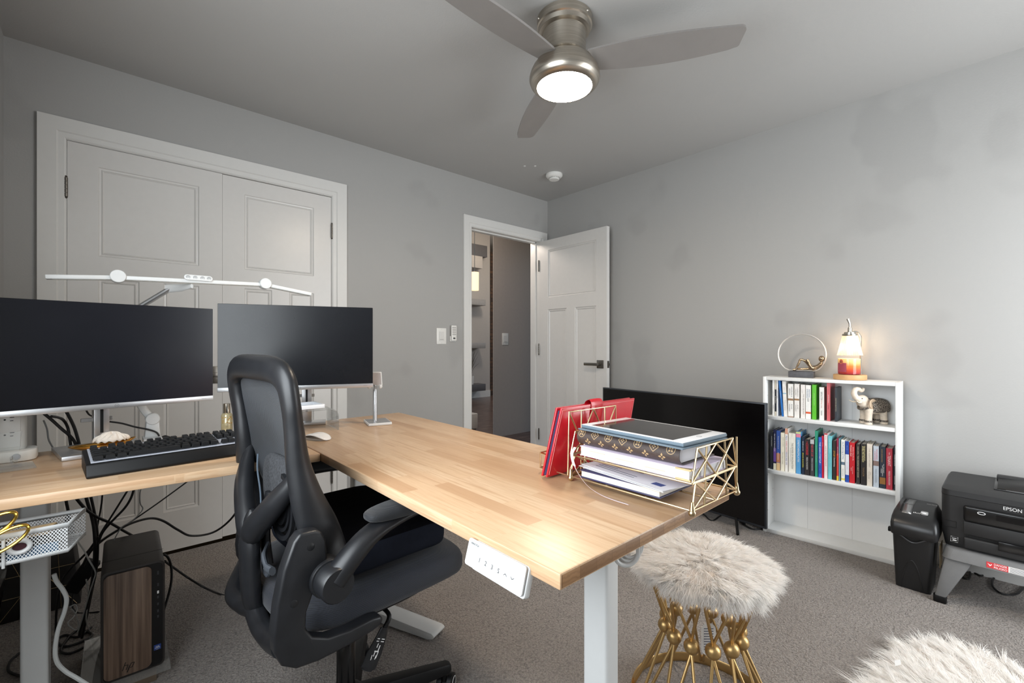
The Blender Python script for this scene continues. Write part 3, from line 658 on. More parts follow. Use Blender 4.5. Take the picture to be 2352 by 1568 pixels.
def keycap(a, b, wu):
    w = wu*un; key = round(wu, 2)
    if key not in kmesh:
        mb = MB(); h = .0095; g_ = .0011; ti = .0030; tb = .0026
        bot = [(-w/2+g_, -un/2+g_), (w/2-g_, -un/2+g_), (w/2-g_, un/2-g_), (-w/2+g_, un/2-g_)]; tp = [(-w/2+ti, -un/2+tb), (w/2-ti, -un/2+tb), (w/2-ti, un/2-.0018), (-w/2+ti, un/2-.0018)]
        vs = [kv*0+ku*p+kv*q for p, q in bot]+[ku*p+kv*q+Vector((0, 0, h+.0008*(1 if i < 2 else 1.6))) for i, (p, q) in enumerate(tp)]
        mb.add(vs, [(0, 1, 5, 4), (1, 2, 6, 5), (2, 3, 7, 6), (3, 0, 4, 7), (4, 5, 6, 7), (3, 2, 1, 0)])
        o = mb.build('keycap', M_key, kb, bevel=.0007, seg=1, world=False); kmesh[key] = o
    else:
        o = kmesh[key].copy(); C.objects.link(o); o.parent = kb
    o.location = kp(a, b, kz(b)+.0052)-kb.location
nk_ = 0
for r, row in enumerate(rows):
    x = .013; b = .034+un*r+(.004 if r == 5 else 0)
    for wu in row:
        if wu > 0: keycap(x+wu*un/2, b, wu); nk_ += 1
        x += abs(wu)*un
    x0 = .013+15.3*un
    for c_ in nav.get(r, []): keycap(x0+(c_+.5)*un, b, 1); nk_ += 1
    x1 = x0+3.25*un
    for c_, wu in pad.get(r, []): keycap(x1+(c_+wu/2)*un, b, wu); nk_ += 1
# ---- mouse
mc = Vector((.573, 1.70, ZD)); md_ = Vector((.40, -.92, 0)).normalized(); mq = Vector((-md_.y, md_.x, 0))
ms = thing('computer_mouse', 'white low curved wireless mouse at the corner of the desk', 'mouse', tuple(mc))
def mshell(i, j):
    a = 2*PI*i; r = j; ca, sa = math.cos(a), math.sin(a); e_ = 2.6
    x = .0565*math.copysign(abs(ca)**(2/e_), ca); y = .0285*math.copysign(abs(sa)**(2/e_), sa)
    z = .0045+.017*(1-(x/.0575)**2)
    return mc+md_*(x*r)+mq*(y*r)+Vector((0, 0, .0045+.0175*(1-(x*r/.0585)**2)-.004*r**6))
mb = MB(); mb.grid(mshell, 40, 10, closeu=True); mb.build('top_shell', M('mouse_white', (236, 233, 230), .18, var=0, coat=.3), ms, solid=.0012)
mb = MB(); mb.prism([(.052*math.copysign(abs(math.cos(a))**.8, math.cos(a)), .025*math.copysign(abs(math.sin(a))**.8, math.sin(a))) for a in np.linspace(0, 2*PI, 33)[:-1]], mc+Vector((0, 0, .0005)), md_, mq, (0, 0, .006)); mb.build('base', M('mouse_silver', (190, 188, 186), .35, .6), ms)
# ---- phone stand
ps = thing('phone_stand', 'white and silver phone stand standing empty on the desk', 'phone stand', (.883, 1.87, ZD))
pa = math.radians(-15); pu, pv = Vector((math.cos(pa), math.sin(pa), 0)), Vector((-math.sin(pa), math.cos(pa), 0)); pcn = Vector((.886, 1.868, ZD))
mb = MB(); mb.prism(rrect(.098, .130, .004, 3), pcn+Vector((0, 0, .0005)), pu, pv, (0, 0, .010)); bs = mb.build('base', M_white, ps, bevel=.0015)
mb = MB(); mb.prism(rrect(.091, .123, .002, 2), pcn+Vector((0, 0, .0102)), pu, pv, (0, 0, .001)); mb.build('base_pad', M('brushed_grey_pad', (168, 168, 170), .35, .7), bs)
pp = pcn+pv*.008-pu*.01
mb = MB(); mb.lathe([(.0095, .011), (.009, .014), (.009, .165), (.008, .167)], 24, pp); mb.build('pole', M_silver, ps)
ca_ = math.radians(-36); pu, pv = Vector((math.cos(ca_), math.sin(ca_), 0)), Vector((-math.sin(ca_), math.cos(ca_), 0)); hz_ = ZD+.165; hn = Vector((pv.x*.30, pv.y*.30, .95)).normalized(); hc = pp+Vector((0, 0, .166))
mb = MB(); mb.prism([(-.030, 0), (.034, 0), (.026, .064), (-.030, .064)], hc-pu*.002+hn*-.004, pu, hn, pv*.005); hd = mb.build('cradle', M_white, ps, bevel=.002)
mb = MB(); mb.prism([(-.027, .004), (.030, .004), (.0235, .060), (-.027, .060)], hc-pu*.002+hn*-.004-pv*.0008, pu, hn, pv*.001); mb.build('cradle_pad', M('cradle_grey', (178, 170, 168), .6), hd)
for dx in (-.022, .026): 
    mb = MB(); mb.tube(spline([hc+pu*dx-hn*.006, hc+pu*dx-hn*.008-pv*.012, hc+pu*dx+hn*.004-pv*.018], 4), .0065, 10); mb.build('hook', M_white, ps)
# ---- clear acrylic shelf and a white tray on it
rs = thing('acrylic_riser', 'clear acrylic riser shelf under the second monitor', 'riser', (.55, 1.96, ZD))
def arch(x0, x1, h, t, r=.035):
    out = [(x0, 0)]+[(x0+r-r*math.cos(a), h-r+r*math.sin(a)) for a in np.linspace(0, PI/2, 8)]+[(x1-r+r*math.sin(a), h-r+r*math.cos(a)) for a in np.linspace(0, PI/2, 8)]+[(x1, 0)]
    inn = [(x1-t, 0)]+[(x1-r+(r-t)*math.sin(a), h-r+(r-t)*math.cos(a)) for a in np.linspace(PI/2, 0, 8)]+[(x0+r-(r-t)*math.cos(a), h-r+(r-t)*math.sin(a)) for a in np.linspace(PI/2, 0, 8)]+[(x0+t, 0)]
    return out+inn
ol, orr = Vector((.385, 1.825, ZD+.0005)), Vector((.70, 1.825, ZD+.0005))
mb = MB(); mb.prism(arch(0, .315, .088, .004), ol, (1, 0, 0), (0, 0, 1), (.013, .165, 0)); mb.build('shelf', M_acryl, rs, angle=50)
tr = thing('letter_tray', 'shallow white tray resting on the clear acrylic riser', 'tray', (.53, 1.95, ZD+.09))
mb = MB(); z0 = ZD+.0895; x0, x1, y0, y1 = .41, .655, 1.855, 1.975; w_ = .006; hh = .016
def open_tray(mb, x0, x1, y0, y1, z0, h, w):
    o_ = [(x0, y0), (x1, y0), (x1, y1), (x0, y1)]; i_ = [(x0+w, y0+w), (x1-w, y0+w), (x1-w, y1-w), (x0+w, y1-w)]
    vs = [(x, y, z0) for x, y in o_]+[(x, y, z0+h) for x, y in o_]+[(x, y, z0+h) for x, y in i_]+[(x, y, z0+w*.6) for x, y in i_]
    fs = [(3, 2, 1, 0), (12, 13, 14, 15)]
    for k in range(4): l = (k+1) % 4; fs += [(k, l, 4+l, 4+k), (4+k, 4+l, 8+l, 8+k), (8+k, 8+l, 12+l, 12+k)]
    mb.add(vs, fs); return mb
open_tray(mb, x0, x1, y0, y1, z0, hh, w_).build('tray', M('tray_white', (226, 228, 232), .35, var=.01), tr, bevel=.0015)
# ---- spray bottle
sb = Vector((.352, 2.06, ZD+.0005)); e = thing('spray_bottle', 'small gold and clear spray bottle with a silver cap behind the keyboard', 'bottle', tuple(sb))
MB().lathe([(.017, 0), (.0195, .002), (.0195, .066), (.0175, .072), (.0135, .077)], 32, sb).build('body', M('champagne_glass', (204, 190, 150), .15, .35, var=.12, vscale=45), e)
MB().lathe([(.0125, .076), (.0128, .079), (.0128, .113), (.011, .1145), (0, .1145)], 28, sb).build('cap', M('mirror_silver', (206, 200, 188), .16, 1, var=.02), e)
mb = MB(); f_ = sb+Vector((-.006, -.0192, .03)); 
for k in range(3): text(mb, ('gold', 'room', 'spray')[k], f_+Vector((.006, -.0008, .018-.008*k)), (1, 0, 0), (0, 0, 1), .004, .02)
mb.build('lettering', M('pale_label_ink', (242, 232, 206), .5), e)
mb = MB(); rg = random.Random(5)
for k in range(14):
    a = -PI/2+rg.uniform(-.9, .9); z = rg.uniform(.035, .064); mb.ball(sb+Vector((.0192*math.cos(a), .0192*math.sin(a), z)), (.003, .003, .0022), 6)
mb.build('flower_print', M('amber_print', (196, 146, 60), .4, .3), e)
# ---- outlet tower with plug and cords at the left end
ot = thing('outlet_tower', 'white upright power outlet tower at the left end of the desk', 'power strip', (-.215, 2.03, ZD))
mb = MB(); mb.prism(rrect(.12, .095, .03, 8), (-.215, 2.0, ZD+.0005), (1, 0, 0), (0, 1, 0), (0, 0, .031)); mb.build('base', M_plast, ot, bevel=.004)
mb = MB(); mb.prism(rrect(.074, .05, .012, 5), (-.216, 2.01, ZD+.031), (1, 0, 0), (0, 1, 0), (0, 0, .15)); tw = mb.build('tower', M_plast, ot, bevel=.003)
mb = MB(); mb.box(-.243, -.189, 1.983, 1.986, ZD+.04, ZD+.172); fp = mb.build('face_plate', M('outlet_face', (236, 236, 234), .3, var=.01), ot, bevel=.001)
for zc in (ZD+.075, ZD+.12, ZD+.16):
    mb = MB()
    mb.box(-.2105, -.2015, 1.9815, 1.984, zc+.008, zc+.0098); mb.box(-.210, -.2035, 1.9815, 1.984, zc-.0018, zc); mb.lathe([(.0024, 0), (.0024, .002)], 12, (0, 0, 0), Matrix.Translation((-.2205, 1.984, zc+.003)) @ Matrix.Rotation(PI/2, 4, 'X'))
    mb.build('socket', M_ink, fp)
mb = MB(); mb.lathe([(.008, 0), (.009, .001), (.009, .003)], 20, (0, 0, 0), Matrix.Translation((-.195, 1.9525, ZD+.016)) @ Matrix.Rotation(PI/2, 4, 'X')); mb.build('power_button', M('button_silver', (150, 150, 152), .4, .6), ot)
mb = MB(); mb.box(-.179, -.176, 1.995, 2.025, ZD+.136, ZD+.156); mb.tube([(-.178, 2.01, ZD+.146), (-.142, 2.006, ZD+.147)], .013, 14, asp=.8); mb.tube([(-.142, 2.006, ZD+.147), (-.118, 2.003, ZD+.147)], [.007, .004], 10)
plug = mb.build('plug', M_blk, None); tag(plug, 'black round power plug pushed into the side of the outlet tower', 'plug')
# ---- clear phone holder in front of the tower
ah = thing('acrylic_holder', 'clear acrylic easel stand near the left desk corner', 'display stand', (-.2, 1.88, ZD))
mb = MB(); mb.prism([(-.10, -.055), (.062, -.028), (.045, .075), (-.10, .06)], (-.205, 1.852, ZD+.0005), (1, 0, 0), (0, 1, 0), (0, 0, .004)); mb.build('base', M_acryl, ah, bevel=.001)
ba = Vector((0, .30, .95)).normalized()
mb = MB(); mb.prism([(-.10, 0), (.030, .006), (.036, .096), (-.10, .088)], (-.215, 1.875, ZD+.005), (1, 0, 0), ba, (0, .003, 0)); mb.build('back_plate', M_acryl, ah, bevel=.0008)
for dx in (-.045, .022): 
    mb = MB(); mb.tube(spline([(-.215+dx, 1.880, ZD+.022), (-.215+dx, 1.855, ZD+.020), (-.215+dx, 1.846, ZD+.034)], 4), .006, 8, asp=.5); mb.build('ledge_hook', M_acryl, ah)
# ---- gold leaf dish with a crumpled white cloth
dc = Vector((-.006, 1.90, ZD+.0142)); dd = thing('gold_dish', 'gold leaf-shaped dish behind the left end of the keyboard', 'dish', tuple(dc))
def dish(i, j):
    a = 2*PI*i; r = j; x = .070*math.cos(a)*(1+.12*math.cos(2*a)); y = .036*math.sin(a)
    return dc+Vector((x*r, y*r, .001+.020*r**2.2+.012*max(0, math.cos(a))**3*r**3))
mb = MB(); mb.grid(dish, 48, 12, closeu=True); mb.build('dish', M('polished_gold', (212, 160, 78), .2, 1, var=.05), dd, solid=.0015)
cl_c = dc+Vector((.018, .004, .012)); rg = random.Random(11)
def cloth(i, j):
    a = 2*PI*i; r = j; w = 1+.10*math.sin(3*a+.6)+.06*math.sin(7*a)
    z = .024*(1-r**2)**.6 + .004*math.sin(9*i*PI+5*r)*(1-r)*1.2 if r < 1 else 0
    return cl_c+Vector((.042*math.cos(a)*r*w, .026*math.sin(a)*r*w, .016+z+.003*math.sin(14*a+6*r)*r))
mb = MB(); mb.grid(cloth, 60, 14, closeu=True); tag(mb.build('white_cloth', M('cream_cloth', (226, 216, 204), .85, var=.03, bump=.2, bscale=300), None, solid=.001), 'crumpled white cloth lying in the gold leaf dish', 'cloth')
# ================= office chair
CH = Vector((.53, 1.33, 0)); psi = math.radians(4); cf = Vector((math.cos(psi), math.sin(psi), 0)); cl = Vector((-math.sin(psi), math.cos(psi), 0))
def K(f, l, z): return CH+cf*f+cl*l+Vector((0, 0, z))
chair = thing('office_chair', 'black mesh office chair with flip-up arms facing into the desk corner', 'office chair', tuple(CH))
M_ch = M('charcoal_chair_plastic', (27, 28, 31), .38, var=.16, vscale=26, bump=.06, bscale=900, spec=.5)
def chmesh(name, c, scale, alpha):
    t = NT(name); v = t.coord((scale, scale, scale)); w1 = t.n('ShaderNodeTexWave', Scale=1, bands_direction='Z'); w2 = t.n('ShaderNodeTexWave', Scale=1, bands_direction='DIAGONAL')
    t.l(v, w1.inputs['Vector']); t.l(v, w2.inputs['Vector']); m = t.n('ShaderNodeMath', operation='MULTIPLY'); t.l(w1.outputs['Fac'], m.inputs[0]); t.l(w2.outputs['Fac'], m.inputs[1])
    nz = t.noise(t.coord(), 9, 4); cc = t.mix(t.ramp(nz, [(.35, (0, 0, 0, 1)), (.7, (.5, .5, .5, 1))]), srgb(*c), srgb(*[min(255, x*1.6+8) for x in c]))
    t.col(t.mix(m.outputs[0], cc, srgb(*[x*.45 for x in c]))); t.b.inputs['Roughness'].default_value = .75; t.b.inputs['Sheen Weight'].default_value = .15
    t.bump(m.outputs[0], .35, .002); t.b.inputs['Alpha'].default_value = alpha; return t.m
M_mesh = chmesh('chair_back_mesh', (27, 31, 37), 130, .95); M_seat = chmesh('seat_mesh_fabric', (28, 31, 39), 110, 1)
M_padf = chmesh('arm_pad_fabric', (24, 26, 30), 160, 1); M_velv = M('black_velvet', (9, 9, 12), .95, var=.2, spec=.05, bump=.2, bscale=300); M_navy = M('dark_navy_fabric', (26, 29, 38), .9, var=.12, spec=.1, bump=.25, bscale=500)
# outer frame loop: up the right stile, over the top, down the left
half = [(-.150, .232, .585, .046, .018), (-.172, .222, .66, .046, .020), (-.196, .207, .74, .036, .026), (-.212, .200, .82, .026, .027), (-.222, .203, .90, .021, .028), (-.231, .207, .960, .020, .031), (-.237, .194, 1.008, .021, .034), (-.241, .138, 1.032, .022, .033)]
loop = [(f, -l, z, a, b) for f, l, z, a, b in half]+[(-.243, 0, 1.036, .022, .033)]+[(f, l, z, a, b) for f, l, z, a, b in reversed(half)]
P = spline([K(f, l, z) for f, l, z, a, b in loop], 6); R_ = spline([(a, b, 0) for f, l, z, a, b in loop], 6)
mb = MB(); mb.tube(P, [(max(r.x, .012), max(r.y, .012)) for r in R_], 18, up=cf); mb.build('back_frame', M_ch, chair, angle=60)
# woven back panel
def fprof(z): return np.interp(z, [.56, .62, .70, .80, .90, 1.02], [-.150, -.160, -.182, -.208, -.223, -.238])
def panel(i, j):
    z = lerp(.66, 1.022, j); a = (i-.5)*2; hw = np.interp(z, [.66, .72, .80, .90, .96, 1.0, 1.022], [.10, .17, .190, .194, .196, .186, .155])
    return K(fprof(z)+.030*(1-a*a)*math.sin(PI*min(1, j*1.1))+.004, a*hw, z)
mb = MB(); mb.grid(panel, 25, 25); mb.build('back_mesh', M_mesh, chair, solid=.003)
# yoke behind the back: two arms meeting in a spine that runs under the seat
arm = lambda s: [K(-.200, s*.186, .80), K(-.218, s*.160, .755), K(-.240, s*.105, .695), K(-.252, s*.04, .640), K(-.254, 0, .605)]
for s in (-1, 1):
    mb = MB(); mb.tube(spline(arm(s), 6), [np.interp(i, [0, 4, 10, 20, 24], [.008, .016, .024, .027, .022]) for i in range(25)], 14, up=cf, asp=1.25); mb.build('yoke_arm', M_ch, chair, angle=60)
sp = [K(-.252, 0, .672), K(-.256, 0, .60), K(-.254, 0, .48), K(-.243, 0, .42), K(-.205, 0, .385), K(-.12, 0, .372)]
mb = MB(); mb.tube(spline(sp, 6), [(np.interp(i, [0, 3, 7, 30], [.006, .016, .023, .02]), np.interp(i, [0, 3, 7, 30], [.008, .022, .038, .034])) for i in range(31)], 16, up=cf); mb.build('spine', M_ch, chair, angle=60)
for s in (-1, 1):
    mb = MB(); mb.tube(spline([K(-.245, s*.0, .415), K(-.250, s*.07, .400), K(-.252, s*.15, .405), K(-.262 if s < 0 else -.19, s*.25, .44)], 6), .024, 14, up=(0, 0, 1), asp=1.0); mb.build('lower_rail', M_ch, chair, angle=60)
# side brackets with bolts, arm pivots, arms and pads
brk = [(-.160, .678), (-.192, .680), (-.205, .665), (-.226, .61), (-.240, .54), (-.246, .48), (-.243, .445), (-.229, .412), (-.200, .392), (-.15, .385), (-.08, .386), (-.02, .392), (.0, .398), (.008, .408), (.002, .420), (-.02, .424), (-.08, .422), (-.13, .428), (-.165, .446), (-.180, .470), (-.178, .505), (-.162, .545), (-.142, .578), (-.132, .61), (-.136, .65), (-.146, .672)]
for s in (-1, 1):
    mb = MB(); mb.prism(brk, K(-.046 if s < 0 else .028, s*.248, .006), cf, (0, 0, 1), cl*(s*.036)); mb.build('arm_bracket', M_ch, chair, bevel=.011, seg=3, angle=45)
    for f, z in ((-.216, .645), (-.251, .535)):
        mb = MB(); c = K(f+(0 if s < 0 else .074), s*.2835, z+.006); n = cl*s
        mb.tube([c, c+n*.0012], [.0095, .0075], 18); mb.build('bolt', M('bolt_dark', (24, 25, 27), .35, var=0), chair)
    c = K(-.178 if s < 0 else -.13, s*.252, .570)
    mb = MB(); mb.tube([c, c+cl*(s*.042)], [.043, .042], 32); mb.build('pivot_collar', M_ch, chair, bevel=.003)
    mb = MB(); mb.tube([c+cl*(s*.043), c+cl*(s*.082), c+cl*(s*.086)], [.038, .038, .035], 32); mb.build('pivot_cap', M_ch, chair, angle=40)
    pts = spline([K(-.178 if s < 0 else -.13, s*.312, .574), K(-.130 if s < 0 else -.1, s*.314, .622), K(-.074, s*.306, .652), (K(.02, s*.285, .664)), K(.10, s*.272, .662), K(.165, s*.266, .655)], 6)
    mb = MB(); mb.tube(pts, [(np.interp(i, [0, 8, 14, 30], [.028, .024, .016, .010]), np.interp(i, [0, 8, 14, 30], [.031, .029, .031, .033])) for i in range(31)], 16, up=(0, 0, 1)); mb.build('arm', M_ch, chair, angle=60)
    def padf(i, j, s=s):
        a = 2*PI*i; th = PI*j; x = math.cos(th); rad = max(math.sin(th), .00001)**.55
        return K(.042+.135*-x, s*(.282+.014*x), .681+.003*x)+cl*(math.copysign(abs(math.cos(a))**.8, math.cos(a))*.043*rad)+Vector((0, 0, math.copysign(abs(math.sin(a))**.8, math.sin(a))*.019*rad))
    mb = MB(); mb.grid(padf, 28, 24, closeu=True); mb.build('arm_pad', M_padf, chair)
# seat
def superell(ctr, hx, hy, h, e, top, n=44, m=14, dip=0, lift=0):
    def fn(i, j):
        a = 2*PI*i; th = -PI/2+PI*j; ct = max(math.cos(th), .0)**top; st = math.copysign(abs(math.sin(th))**.6, math.sin(th))
        x = math.copysign(abs(math.cos(a))**e, math.cos(a))*hx*ct; y = math.copysign(abs(math.sin(a))**e, math.sin(a))*hy*ct
        zz = h*st - dip*(1 if st > 0 else 0)*(1-(x/hx)**2)*(1-(y/hy)**2)*max(0, st) - lift*(max(0, x/hx-.35)/.65)**2
        return K(ctr[0]+x, ctr[1]+y, ctr[2]+zz)
    mb = MB(); mb.grid(fn, n, m, closeu=True); return mb
superell((.040, 0, .446), .275, .252, .050, .50, .34, lift=.03).build('seat', M_seat, chair, angle=80)
mb = superell((.03, 0, .392), .20, .20, .022, .6, .4); mb.build('seat_pan', M_blk, chair)
cush = thing('seat_cushion', 'thick black velvet-topped cushion on the office chair seat', 'cushion', tuple(K(.02, 0, .497)))
superell((.040, .008, .549), .188, .226, .050, .26, .18, n=60, m=18, dip=.012, lift=.014).build('cushion', M_navy, cush, angle=80)
superell((.040, .008, .577), .184, .222, .024, .26, .18, n=60, m=12, dip=.012, lift=.012).build('velvet_top', M_velv, cush, angle=80)
# lumbar support seen behind the back
def lumb(i, j):
    a = 2*PI*i; th = -PI/2+PI*j; ct = max(math.cos(th), 0)**.5
    return K(-.168-.018*(math.sin(th))-.012, .125*math.copysign(abs(math.cos(a))**.6, math.cos(a))*ct, .715+.082*math.copysign(abs(math.sin(a))**.6, math.sin(a))*ct)
mb = MB(); mb.grid(lumb, 36, 12, closeu=True); lum = mb.build('lumbar_pad', M('grey_foam', (58, 59, 62), .95, var=.35, vscale=160, bump=.8, bscale=160), chair)
def disc(c, n, r0, r1, t, nseg=28, a0=0, a1=2*PI):
    n = Vector(n).normalized(); u = n.cross(Vector((0, 0, 1))).normalized(); v = n.cross(u); vs = []; fs = []
    for i in range(nseg+1):
        a = a0+(a1-a0)*i/nseg; d = u*math.cos(a)+v*math.sin(a); vs += [c+d*r0, c+d*r1, c+d*r1+n*t, c+d*r0+n*t]
    for i in range(nseg): b = 4*i; fs += [(b+k, b+(k+1) % 4, b+4+(k+1) % 4, b+4+k) for k in range(4)]
    fs += [(3, 2, 1, 0), (4*nseg, 4*nseg+1, 4*nseg+2, 4*nseg+3)]
    return MB().add(vs, fs)
lc = K(-.205, -.085, .690)
disc(lc, -cf, .001, .045, .010).build('adjuster_disc', M_ch, chair)
disc(lc, -cf, .053, .062, .008, a0=.4, a1=4.4).build('adjuster_rib', M_ch, chair); disc(lc, -cf, .072, .083, .008, a0=.3, a1=4.6).build('adjuster_rib', M_ch, chair)
mb = MB(); mb.prism(rrect(.12, .17, .04), K(-.196, -.085, .68), cl, (0, 0, 1), cf*.006); mb.build('adjuster_plate', M_ch, chair, bevel=.002)
mb = MB(); mb.tube(spline([K(-.20, .02, .70), K(-.215, .015, .60), K(-.215, -.01, .52)], 5), .012, 10, asp=1.5, up=cf); mb.build('lumbar_strut', M_ch, chair)
mb = MB(); mb.tube(spline([K(-.215, -.01, .575), K(-.235, -.04, .562), K(-.24, -.075, .545), K(-.236, -.105, .543)], 4), [.007]*4+[.009]*5+[.012]*4, 10, asp=.7); mb.build('tilt_lever', M('lever_grey', (72, 76, 82), .4), chair)
mb = MB(); mb.tube([K(-.225+.0*a, -.03+.022*math.cos(a), .53+.026*math.sin(a)) for a in np.linspace(PI, 2*PI+.2, 14)], .006, 8); mb.build('clip', M('lever_grey', (72, 76, 82)), chair)
mb = MB(); mb.tube(spline([K(-.222, .05, .80), K(-.226, .04, .76), K(-.224, .022, .70), K(-.226, .012, .63)], 5), .0022, 6); mb.build('tension_cord', M('cord_grey', (80, 92, 104), .5), chair)
# underside, lift, lever, base
CB = Vector((.506, 1.268, 0))
mb = MB(); mb.prism(rrect(.22, .15, .02), K(-.01, 0, .345), cf, cl, (0, 0, .04)); mb.build('tilt_mechanism', M_blk, chair, bevel=.006)
MB().lathe([(.0135, .25), (.0135, .35)], 24, CB).build('piston', M('chrome', (210, 210, 208), .12, 1, var=0), chair)
MB().lathe([(.024, .09), (.0255, .10), (.0255, .30), (.022, .305), (.014, .306)], 28, CB).build('gas_lift', M('gloss_black', (14, 14, 15), .18, var=.05), chair)
MB().lathe([(.045, .055), (.05, .065), (.046, .115), (.03, .125)], 28, CB).build('base_hub', M_blk, chair)
for k in range(5):
    a = math.radians(-14+72*k); d = Vector((math.cos(a), math.sin(a), 0)); q = Vector((-d.y, d.x, 0))
    mb = MB(); st = [(.03, .030, .056, .115), (.12, .026, .060, .110), (.22, .022, .066, .103), (.30, .019, .070, .097), (.312, .014, .074, .092)]; vs = []
    for r, w_, z0, z1 in st: vs += [CB+d*r+q*y+Vector((0, 0, z)) for y, z in ((-w_, z0), (w_, z0), (w_*.75, z1), (-w_*.75, z1))]
    mb.add(vs, [(3, 2, 1, 0), tuple(range(16, 20))]+[(4*i+j, 4*i+(j+1) % 4, 4*i+4+(j+1) % 4, 4*i+4+j) for i in range(4) for j in range(4)])
    lg = mb.build('base_leg', M_blk, chair, bevel=.004)
    ax = CB+d*.292; ca = a+.9; cd = Vector((math.cos(ca), math.sin(ca), 0)); cq = Vector((-cd.y, cd.x, 0)); wc = ax+cd*.016+Vector((0, 0, .0275))
    mb = MB(); mb.tube([wc-cq*.006, wc+cq*.006], .020, 18); mb.tube([ax+Vector((0, 0, .04)), ax+Vector((0, 0, .075))], .006, 8); cs = mb.build('caster_fork', M_blk, lg)
    for s in (-1, 1):
        mb = MB(); c0 = wc+cq*(s*.007); mb.tube([c0, c0+cq*(s*.002), c0+cq*(s*.015), c0+cq*(s*.019)], [.024, .0275, .0275, .021], 26); mb.build('caster_wheel', M_blk, lg)
        mb = MB(); mb.tube([c0+cq*(s*.0192)+cd*(.018*math.cos(t))+Vector((0, 0, .018*math.sin(t))) for t in np.linspace(0, 2*PI, 25)[:-1]], .0016, 6, closed=True); mb.build('wheel_ring', M('grey_ring', (190, 190, 188), .4, var=0), lg)
mb = MB(); mb.tube(spline([K(.03, -.05, .362), K(.03, -.14, .366), K(.035, -.185, .352), K(.015, -.190, .325)], 5), .006, 10); mb.build('height_lever', M_blk, chair)
pd = [K(.018, -.190, .330), K(.006, -.190, .305), K(-.012, -.190, .275), K(-.026, -.190, .252), K(-.034, -.190, .240)]
mb = MB(); mb.tube(spline(pd, 4), [(.007, lerp(.011, .024, min(1, i/8))*(1 if i < 15 else .7)) for i in range(17)], 14, up=cl); pdl = mb.build('lever_paddle', M_ch, chair)
mb = MB(); pu_ = (pd[0]-pd[3]).normalized(); pv_ = pu_.cross(cl).normalized(); pn = -cl
for a, b, la, lb in ((.02, -.006, .002, .010), (.026, -.006, .002, .010), (.02, .009, .002, .008), (.026, .009, .002, .008), (.004, -.004, .014, .003), (-.004, .0, .003, .014), (-.012, -.006, .016, .0025), (-.010, .004, .012, .0025), (-.018, -.004, .010, .0025), (-.017, .009, .008, .002), (-.022, .008, .006, .002), (.010, .004, .010, .0025)):
    c = K(-.008, -.1975, .285)+pu_*a+pv_*b; mb.add([c+pu_*(x*la/2)+pv_*(y*lb/2) for x, y in ((-1, -1), (1, -1), (1, 1), (-1, 1))], [(0, 1, 2, 3)])
mb.build('white_markings', M('white_ink', (235, 235, 235), .5, var=0), pdl)
# ================= wire organiser with notebooks, folder and tablet
OA, OB = Vector((.874, .752, ZD)), Vector((.870, .432, ZD)); ow = Vector((.200, -.006, 0)); ol_ = (OB-OA)
def OG(a, b, z): return OA+ol_*a+ow*b+Vector((0, 0, z))     # a: along towards the camera, b: across, z above the desk
org = thing('wire_organizer', 'gold geometric wire letter tray with two tiers overhanging the desk corner', 'desk organizer', tuple(OG(.5, .5, 0)))
wr = .0022
def wires(segs, nm, r=wr):
    for k, s in enumerate(segs):
        mb = MB(); mb.tube([OG(*p) for p in s], r, 8); yield mb
def wjoin(segs, nm, r=wr, par=None):
    mb = MB()
    for s in segs: mb.tube([OG(*p) for p in s], r, 8)
    return mb.build(nm, M_gold, par or org)
zb_, z1_, z2_, z3_ = .012, .058, .066, .134
# bottom and upper tray rims with floor wires
def tray(z, a0=0., a1=1., nm='tray_base'):
    s = [[(a0, 0, z), (a1, 0, z)], [(a1, 0, z), (a1, 1, z)], [(a1, 1, z), (a0, 1, z)], [(a0, 1, z), (a0, 0, z)]]
    s += [[(lerp(a0, a1, .33), 0, z), (lerp(a0, a1, .5), .5, z), (lerp(a0, a1, .33), 1, z)], [(lerp(a0, a1, .67), 0, z), (lerp(a0, a1, .5), .5, z), (lerp(a0, a1, .67), 1, z)], [(a0, .5, z), (a1, .5, z)]]
    return wjoin(s, nm)
tray(zb_); tray(z2_)
def end_panel(a, z0, z1, ins, nm='end_panel', tilt=.0):
    s = [[(a, 0, z0), (a+tilt, ins, z1), (a+tilt, 1-ins, z1), (a, 1, z0)], [(a, 0, z0), (a, 1, z0)]]
    for t0, t1 in ((0, .5), (.5, 0), (.5, 1), (1, .5)): s.append([(a, t0, z0), (a+tilt, lerp(ins, 1-ins, t1), z1)])
    for t_ in (.25, .75): s.append([(a, t_, z0), (a+tilt, lerp(ins, 1-ins, t_), z1)])
    return wjoin(s, nm)
end_panel(1, zb_, z2_, .06); end_panel(0, zb_, z2_, .06)
end_panel(1, z2_+.002, z3_, .10); end_panel(0, z2_+.002, z3_-.012, .08)
wjoin([[(1, 1, zb_), (1, 1, z3_)], [(0, 1, zb_), (0, 1, z3_-.01)]], 'corner_post')
# file divider at the far end: two panels the red folder stands between
end_panel(-.03, zb_, .172, .02, 'divider_panel')
wjoin([[(-.34, 0, zb_), (-.34, 0, .052), (-.34, 1, .052), (-.34, 1, zb_), (-.34, 0, zb_)], [(-.34, 0, zb_), (0, 0, zb_)], [(-.34, 1, zb_), (0, 1, zb_)], [(-.34, .0, .052), (-.34, .5, zb_), (-.34, 1, .052)]], 'file_divider')
for a, b in ((0, 0), (1, 0), (1, 1), (0, 1)):
    mb = MB(); c = OG(a, b, .0078); mb.ball(c, .0075, 16); mb.lathe([(.0055, .004), (.004, .014), (.0025, .022)], 12, c); mb.build('ball_foot', M_gold, org)
